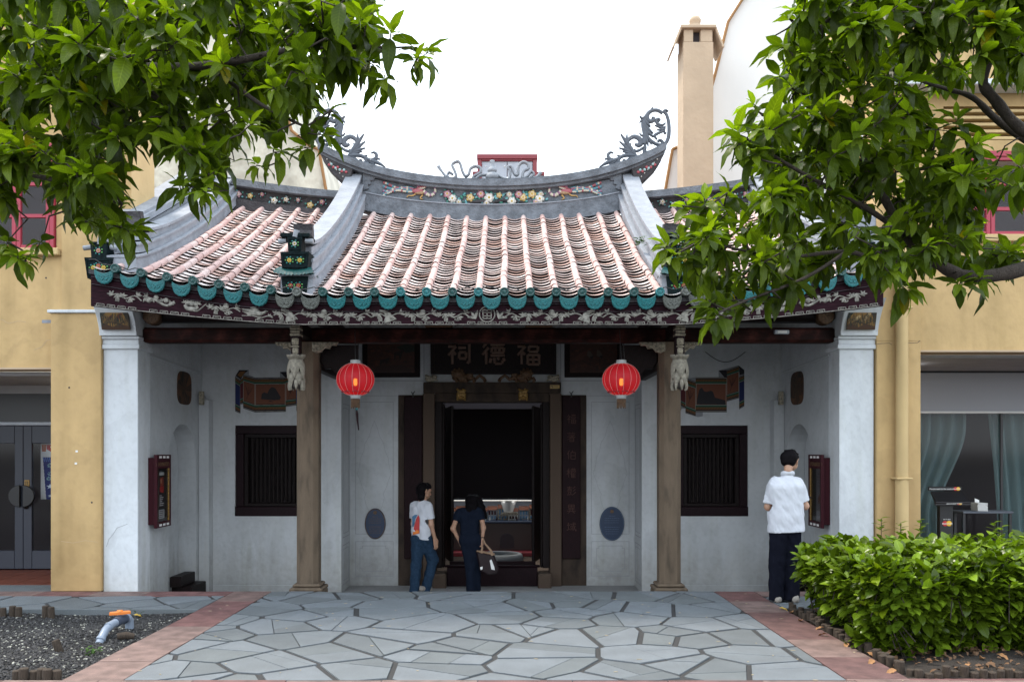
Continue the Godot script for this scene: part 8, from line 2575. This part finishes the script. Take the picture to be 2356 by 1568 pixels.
func hedge() -> void:
	var t := thing("hedge", "clipped leafy green hedge in the right bed", "hedge", Vector3.ZERO)
	var m := leaf_texture("hedge_leaf", Color(0.51, 0.63, 0.17), Color(0.64, 0.74, 0.30), 0.26, 0.8)
	var meshes := [leaf_mesh(0.10, 0.050, 0.25, 0.05, 0.2, 6), leaf_mesh(0.085, 0.046, 0.1, 0.04, 0.15, 6), leaf_mesh(0.11, 0.054, 0.4, 0.06, 0.22, 6), leaf_mesh(0.07, 0.036, 0.3, 0.03, 0.2, 6)]
	var places := []
	var tints := []
	var stems := B.new()
	var nz := FastNoiseLite.new()
	nz.seed = 3; nz.frequency = 1.4
	var x0 := 3.10; var x1 := 6.3; var z0 := 1.42; var z1 := 3.38; var h := 0.86
	for k in 2500:
		# shoot tips over the top and the sides
		var face := rng.randf()
		var p: Vector3
		var n: Vector3
		if face < 0.42:
			p = Vector3(rng.randf_range(x0, x1), h, rng.randf_range(z0, z1)); n = Vector3.UP
		elif face < 0.76:
			p = Vector3(rng.randf_range(x0, x1 - 1.0), h * (1.0 - pow(rng.randf(), 1.1) * 0.88), z1); n = Vector3(0, 0.25, 1)
		else:
			p = Vector3(x0, h * (1.0 - pow(rng.randf(), 1.2) * 0.85), rng.randf_range(z0, z1)); n = Vector3(-1, 0.25, 0)
		var edge := maxf(0.0, p.y / h - 0.75) * 4.0
		if n.y < 0.5: p -= n.normalized() * 0.07 * edge * edge
		elif p.x < x0 + 0.15 or p.z > z1 - 0.15: p.y -= 0.05
		if n.y < 0.5: p -= n.normalized() * 0.24 * maxf(0.0, 0.5 - p.y) * 2.0
		var ex := clampf(1.0 - minf(p.x - x0, minf(z1 - p.z, p.z - z0) + 0.0) / 0.45, 0.0, 1.0)
		if p.y > h * 0.6: p.y -= 0.13 * ex * ex * (p.y / h)
		p += n.normalized() * (nz.get_noise_3dv(p * 2.0) * 0.13 - 0.05 - 0.12 * pow(rng.randf(), 2.0))
		var up := (n.normalized() + Vector3(0, 0.5, 0) + Vector3(rng.randf_range(-0.6, 0.6), rng.randf_range(-0.3, 0.6), rng.randf_range(-0.6, 0.6))).normalized()
		var young := rng.randf() < 0.45
		var nl := 5 + rng.randi() % 3
		var side := up.cross(Vector3(0.3, 0.2, 1)).normalized()
		for i in nl:
			var a := i * 2.4 + k
			var out := side.rotated(up, a)
			var tilt := lerpf(0.15, 1.0, i / float(nl))
			var d := (out + up * (0.9 - tilt * 1.1)).normalized()
			places.append(Transform3D(look(d, rng.randf_range(-0.5, 0.5)).scaled_local(Vector3.ONE * rng.randf_range(0.9, 1.65)), p - up * 0.03 * i))
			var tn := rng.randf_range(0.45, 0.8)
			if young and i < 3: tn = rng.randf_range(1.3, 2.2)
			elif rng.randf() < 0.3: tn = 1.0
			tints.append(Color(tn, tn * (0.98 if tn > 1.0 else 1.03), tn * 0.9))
		if k % 4 == 0: stems.rod(p, p - up * 0.22 + Vector3(0, -0.1, 0), 0.003, 4, 0.005)
	# dark old leaves deeper in
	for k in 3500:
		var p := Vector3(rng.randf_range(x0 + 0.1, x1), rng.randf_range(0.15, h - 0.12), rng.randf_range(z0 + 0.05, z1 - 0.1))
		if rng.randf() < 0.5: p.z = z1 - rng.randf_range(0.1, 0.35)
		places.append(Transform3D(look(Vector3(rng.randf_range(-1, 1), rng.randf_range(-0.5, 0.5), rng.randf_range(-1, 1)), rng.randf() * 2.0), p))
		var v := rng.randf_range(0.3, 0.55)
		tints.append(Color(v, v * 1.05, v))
	for k in 70:
		var p := Vector3(rng.randf_range(x0 + 0.15, x1 - 0.5), -0.08, rng.randf_range(z0 + 0.1, z1 - 0.2))
		stems.tube([p, p + Vector3(0.05 * sin(k), 0.3, 0.05 * cos(k)), p + Vector3(0.15 * sin(k * 1.3), 0.62, 0.12 * cos(k * 1.7))], [0.011, 0.008, 0.005], 5)
	for q in [[3.98, 1.55, 1.02], [4.42, 1.5, 1.0], [5.15, 1.6, 0.98], [4.2, 1.52, 0.97], [5.0, 2.0, 0.97]]:   # tall shoots
		for i in 9:
			var d := Vector3(cos(i * 2.4), 0.3 + 0.1 * i * 0.3, sin(i * 2.4))
			places.append(Transform3D(look(d, 0.0), Vector3(q[0], q[2] - 0.018 * i, q[1])))
			tints.append(Color(1.3, 1.3, 1.0))
		stems.rod(Vector3(q[0], q[2], q[1]), Vector3(q[0], 0.6, q[1]), 0.004, 4)
	part(t, "stems", stems, M.bark).set_meta("kind", "stuff")
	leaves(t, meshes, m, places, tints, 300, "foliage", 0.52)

func inside_poly(p: Vector2, poly: PackedVector2Array) -> bool: return Geometry2D.is_point_in_polygon(p, poly)

func rosette(at: Vector3, axis: Vector3, size: float, bright: float, places: Array, tints: Array) -> void:
	# a whorl of leaves at the end of a twig: young ones upright and pale, old ones hanging and dark
	var side := axis.cross(Vector3(0.31, 0.22, 0.9)).normalized()
	var n := 8 + rng.randi() % 5
	for i in n:
		var f := i / float(n)
		var out := side.rotated(axis, i * 2.4 + rng.randf() * 0.5)
		var d := (out * (0.35 + 0.75 * f) + axis * (0.85 - 0.9 * f) + Vector3(0, -0.55 * f, 0)).normalized()
		var roll := rng.randf_range(-0.5, 0.5)
		places.append(Transform3D(look(d, roll).scaled_local(Vector3.ONE * size * lerpf(0.7, 1.1, minf(1.0, f * 2.0)) * rng.randf_range(0.85, 1.15)), at - axis * 0.07 * f * size + out * 0.008))
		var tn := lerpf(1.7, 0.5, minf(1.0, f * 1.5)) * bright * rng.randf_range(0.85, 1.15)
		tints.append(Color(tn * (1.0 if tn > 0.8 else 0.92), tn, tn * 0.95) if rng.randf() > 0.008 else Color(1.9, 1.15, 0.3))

func tree(called: String, label: String, region: Array, holes: Array, tips: Array, count: int, d0: float, d1: float, limbs: Array, seed_: int, axis0: Vector3) -> void:
	rng.seed = seed_
	var t := thing(called, label, "tree", Vector3.ZERO)
	var m := leaf_texture(called + "_leaf", Color(0.51, 0.60, 0.19), Color(0.63, 0.70, 0.32), 0.36, 1.1)
	var meshes := [leaf_mesh(0.185, 0.070, 0.45, 0.10, 0.22), leaf_mesh(0.20, 0.076, 0.75, 0.14, 0.25), leaf_mesh(0.15, 0.056, 0.3, 0.16, 0.30), leaf_mesh(0.18, 0.062, 1.3, 0.22, 0.12), leaf_mesh(0.12, 0.052, 0.5, 0.1, 0.4), leaf_mesh(0.215, 0.075, 1.0, 0.12, 0.2)]
	var places := []
	var tints := []
	var nodes := []
	var wood := []
	for l in limbs:
		var path := []
		for q in l[0]: path.append(q if q is Vector3 else px(q[0], q[1], q[2]))
		var smooth := []
		for i in path.size() - 1:
			for s in 5: smooth.append((path[i] as Vector3).cubic_interpolate(path[i + 1], path[maxi(0, i - 1)], path[mini(path.size() - 1, i + 2)], s / 5.0))
		smooth.append(path[-1])
		var rad := []
		for i in smooth.size(): rad.append(lerpf(l[1], l[2], i / float(smooth.size() - 1)) * (1.0 + 0.08 * sin(i * 1.9)))
		var b := B.new()
		b.tube(smooth, rad, 9)
		part(t, "trunk" if l.size() > 3 else "branch", b, M.bark)
		for i in smooth.size(): nodes.append(smooth[i])
	var centres := []
	var poly := PackedVector2Array(v2(region))
	var hole_polys := []
	for hh in holes: hole_polys.append(PackedVector2Array(v2(hh)))
	var box0 := Vector2(1e9, 1e9)
	var box1 := -box0
	for p in poly: box0 = box0.min(p); box1 = box1.max(p)
	while centres.size() < count:
		var p := Vector2(rng.randf_range(box0.x, box1.x), rng.randf_range(box0.y, box1.y))
		if not inside_poly(p, poly): continue
		var skip := false
		for hh in hole_polys: if inside_poly(p, hh): skip = true
		if skip: continue
		centres.append(px(p.x, p.y, rng.randf_range(d0, d1)))
	for q in tips: centres.append(px(q[0], q[1], q[2] if q.size() > 2 else lerpf(d0, d1, rng.randf() * 0.5)))
	var twigs := B.new()
	var far := {}
	for c in centres:
		var d := 1e9
		for q in nodes: d = minf(d, q.distance_squared_to(c))
		far[c] = d
	centres.sort_custom(func(a, c): return far[a] < far[c])
	for c in centres:   # each shoot grows from the nearest wood or earlier shoot
		var best: Vector3 = nodes[0]
		for q in nodes: if q.distance_squared_to(c) < best.distance_squared_to(c): best = q
		var away: Vector3 = (c - best).normalized()
		var axis := (away + axis0 + Vector3(rng.randf_range(-0.6, 0.6), rng.randf_range(-0.2, 0.7), rng.randf_range(-0.5, 0.7))).normalized()
		rosette(c, axis, rng.randf_range(0.62, 0.96), rng.randf_range(0.6, 1.4), places, tints)
		var l: float = best.distance_to(c)
		nodes.append(c - axis * 0.06)
		if l < 3.0:
			var mid: Vector3 = best.lerp(c, 0.5) + Vector3(rng.randf_range(-0.1, 0.1), 0.06 * l, rng.randf_range(-0.1, 0.1))
			twigs.tube([best, mid, c - axis * 0.09, c], [0.0055 + 0.003 * l, 0.005, 0.004, 0.0035], 5)
			# a few single leaves along the twig
			for i in 3:
				var f := rng.randf_range(0.35, 0.85)
				var p: Vector3 = best.lerp(c, f) + Vector3(0, 0.05 * l * sin(PI * f), 0)
				if not inside_poly(Vector2(1163.0 + p.x * 2000.0 / (10.75 - p.z), 1040.0 - (p.y - 1.72) * 2000.0 / (10.75 - p.z)), poly): continue
				places.append(Transform3D(look(Vector3(rng.randf_range(-1, 1), rng.randf_range(-1.0, 0.1), rng.randf_range(-1, 1)), rng.randf() - 0.5), p))
				var tn := rng.randf_range(0.5, 0.85)
				tints.append(Color(tn * 0.92, tn, tn * 0.95))
	part(t, "twigs", twigs, M.bark).set_meta("kind", "stuff")
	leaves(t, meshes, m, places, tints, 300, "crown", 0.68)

func trees() -> void:
	tree("left_tree" if false else "broadleaf_tree", "broadleaf tree hanging over the plaza at the upper left", [-60, -60, 850, -60, 880, 20, 860, 120, 780, 170, 700, 240, 690, 300, 560, 330, 490, 390, 420, 350, 330, 330, 280, 350, 250, 430, 290, 500, 240, 520, 170, 470, 120, 500, 60, 540, 20, 480, -60, 520], [[10, 400, 140, 400, 140, 570, 10, 570], [300, 300, 390, 320, 380, 420, 300, 460], [620, 300, 660, 230, 690, 260, 690, 320]],
		[[960, 135, 4.6], [985, 120, 4.7], [900, 70, 4.6], [880, 190, 4.7], [860, 150, 4.8], [750, 310, 4.6], [700, 340, 4.7], [640, 350, 4.8], [590, 380, 4.7], [470, 440, 4.3], [440, 430, 4.4], [480, 400, 4.4], [410, 415, 4.5], [310, 530, 4.6], [270, 520, 4.5], [200, 510, 4.6], [40, 590, 4.4], [60, 600, 4.5], [15, 560, 4.6], [830, 40, 4.7], [760, 250, 4.8], [90, 560, 4.9]],
		440, 4.3, 6.6,
		[[[Vector3(-6.3, -0.1, 4.6), Vector3(-6.2, 1.6, 4.7), Vector3(-6.0, 3.2, 4.9)], 0.17, 0.13, 1], [[Vector3(-6.0, 3.1, 4.9), [-300, 300, 5.4], [0, 200, 5.3], [250, 160, 5.2], [480, 150, 5.0], [700, 110, 4.9], [900, 110, 4.7]], 0.05, 0.010], [[Vector3(-6.0, 3.1, 4.9), [-250, 500, 5.2], [-20, 400, 5.0], [150, 420, 4.9], [280, 470, 4.7]], 0.035, 0.008], [[[250, 160, 5.2], [380, 240, 4.9], [470, 340, 4.6], [480, 420, 4.4]], 0.016, 0.006], [[[480, 150, 5.0], [600, 240, 4.9], [720, 300, 4.7]], 0.016, 0.006], [[Vector3(-6.0, 3.1, 4.9), [-250, -100, 5.6], [100, -150, 5.4], [500, -120, 5.2], [800, -60, 5.0]], 0.045, 0.01]], 21, Vector3(0.25, 0.1, 0.5))
	tree("broadleaf_tree", "broadleaf tree with bare dark limbs hanging over the upper right", [1860, -60, 2420, -60, 2420, 560, 2330, 600, 2200, 590, 2050, 640, 1930, 600, 1830, 640, 1720, 610, 1690, 660, 1640, 690, 1600, 610, 1590, 500, 1680, 460, 1790, 440, 1720, 330, 1760, 250, 1810, 170, 1830, 60], [[2130, 200, 2420, 180, 2420, 400, 2150, 350], [2240, 420, 2420, 430, 2420, 580, 2250, 560]],
		[[1690, 300, 4.9], [1700, 330, 4.8], [1730, 240, 5.0], [1800, 110, 4.9], [1840, 30, 4.9], [1780, 180, 5.0], [1530, 565, 5.0], [1560, 540, 5.1], [1550, 590, 4.9], [1580, 470, 5.1], [1620, 455, 5.0], [1680, 440, 5.1], [1640, 735, 4.8], [1655, 715, 4.9], [1600, 620, 5.0], [1700, 690, 5.0], [1760, 680, 5.0], [2210, 650, 5.2], [2090, 670, 5.1], [2260, 640, 5.3], [1830, 660, 5.0], [1580, 590, 5.0], [1620, 540, 5.1], [1660, 580, 5.0], [1720, 560, 5.1], [1760, 620, 5.0], [1700, 640, 5.0], [1820, 600, 5.2], [1630, 690, 4.9], [2330, 90, 5.2], [2250, 330, 5.0], [2340, 380, 5.2], [2200, 270, 5.1]],
		440, 4.6, 6.9,
		[[[Vector3(4.9, -0.1, 5.2), Vector3(4.85, 1.6, 5.2), Vector3(4.75, 2.9, 5.25)], 0.19, 0.15, 1], [[Vector3(4.75, 2.8, 5.25), [2500, 560, 5.5], [2356, 618, 5.4], [2230, 636, 5.4], [2150, 600, 5.4], [2085, 540, 5.4], [2040, 465, 5.4], [2000, 380, 5.4], [1935, 275, 5.4], [1880, 230, 5.3]], 0.055, 0.012], [[[2150, 600, 5.4], [2090, 590, 5.3], [2030, 605, 5.3], [1950, 578, 5.2], [1800, 590, 5.1], [1640, 560, 5.0]], 0.022, 0.006], [[Vector3(4.75, 2.8, 5.25), [2560, 380, 5.6], [2370, 310, 5.6], [2290, 230, 5.6], [2262, 180, 5.6], [2300, 90, 5.5], [2340, -40, 5.5]], 0.042, 0.026], [[[2420, 360, 5.8], [2300, 280, 5.8], [2240, 225, 5.8], [2180, 205, 5.8], [2100, 180, 5.6]], 0.03, 0.008], [[[2085, 540, 5.4], [1980, 470, 5.2], [1850, 400, 5.0], [1720, 320, 4.9]], 0.02, 0.006], [[[2300, 90, 5.5], [2150, 60, 5.4], [1980, 40, 5.2], [1840, 60, 5.0]], 0.03, 0.008], [[[1950, 578, 5.2], [1850, 640, 5.0], [1720, 690, 4.9], [1650, 720, 4.8]], 0.012, 0.005]], 33, Vector3(-0.35, 0.05, 0.5))
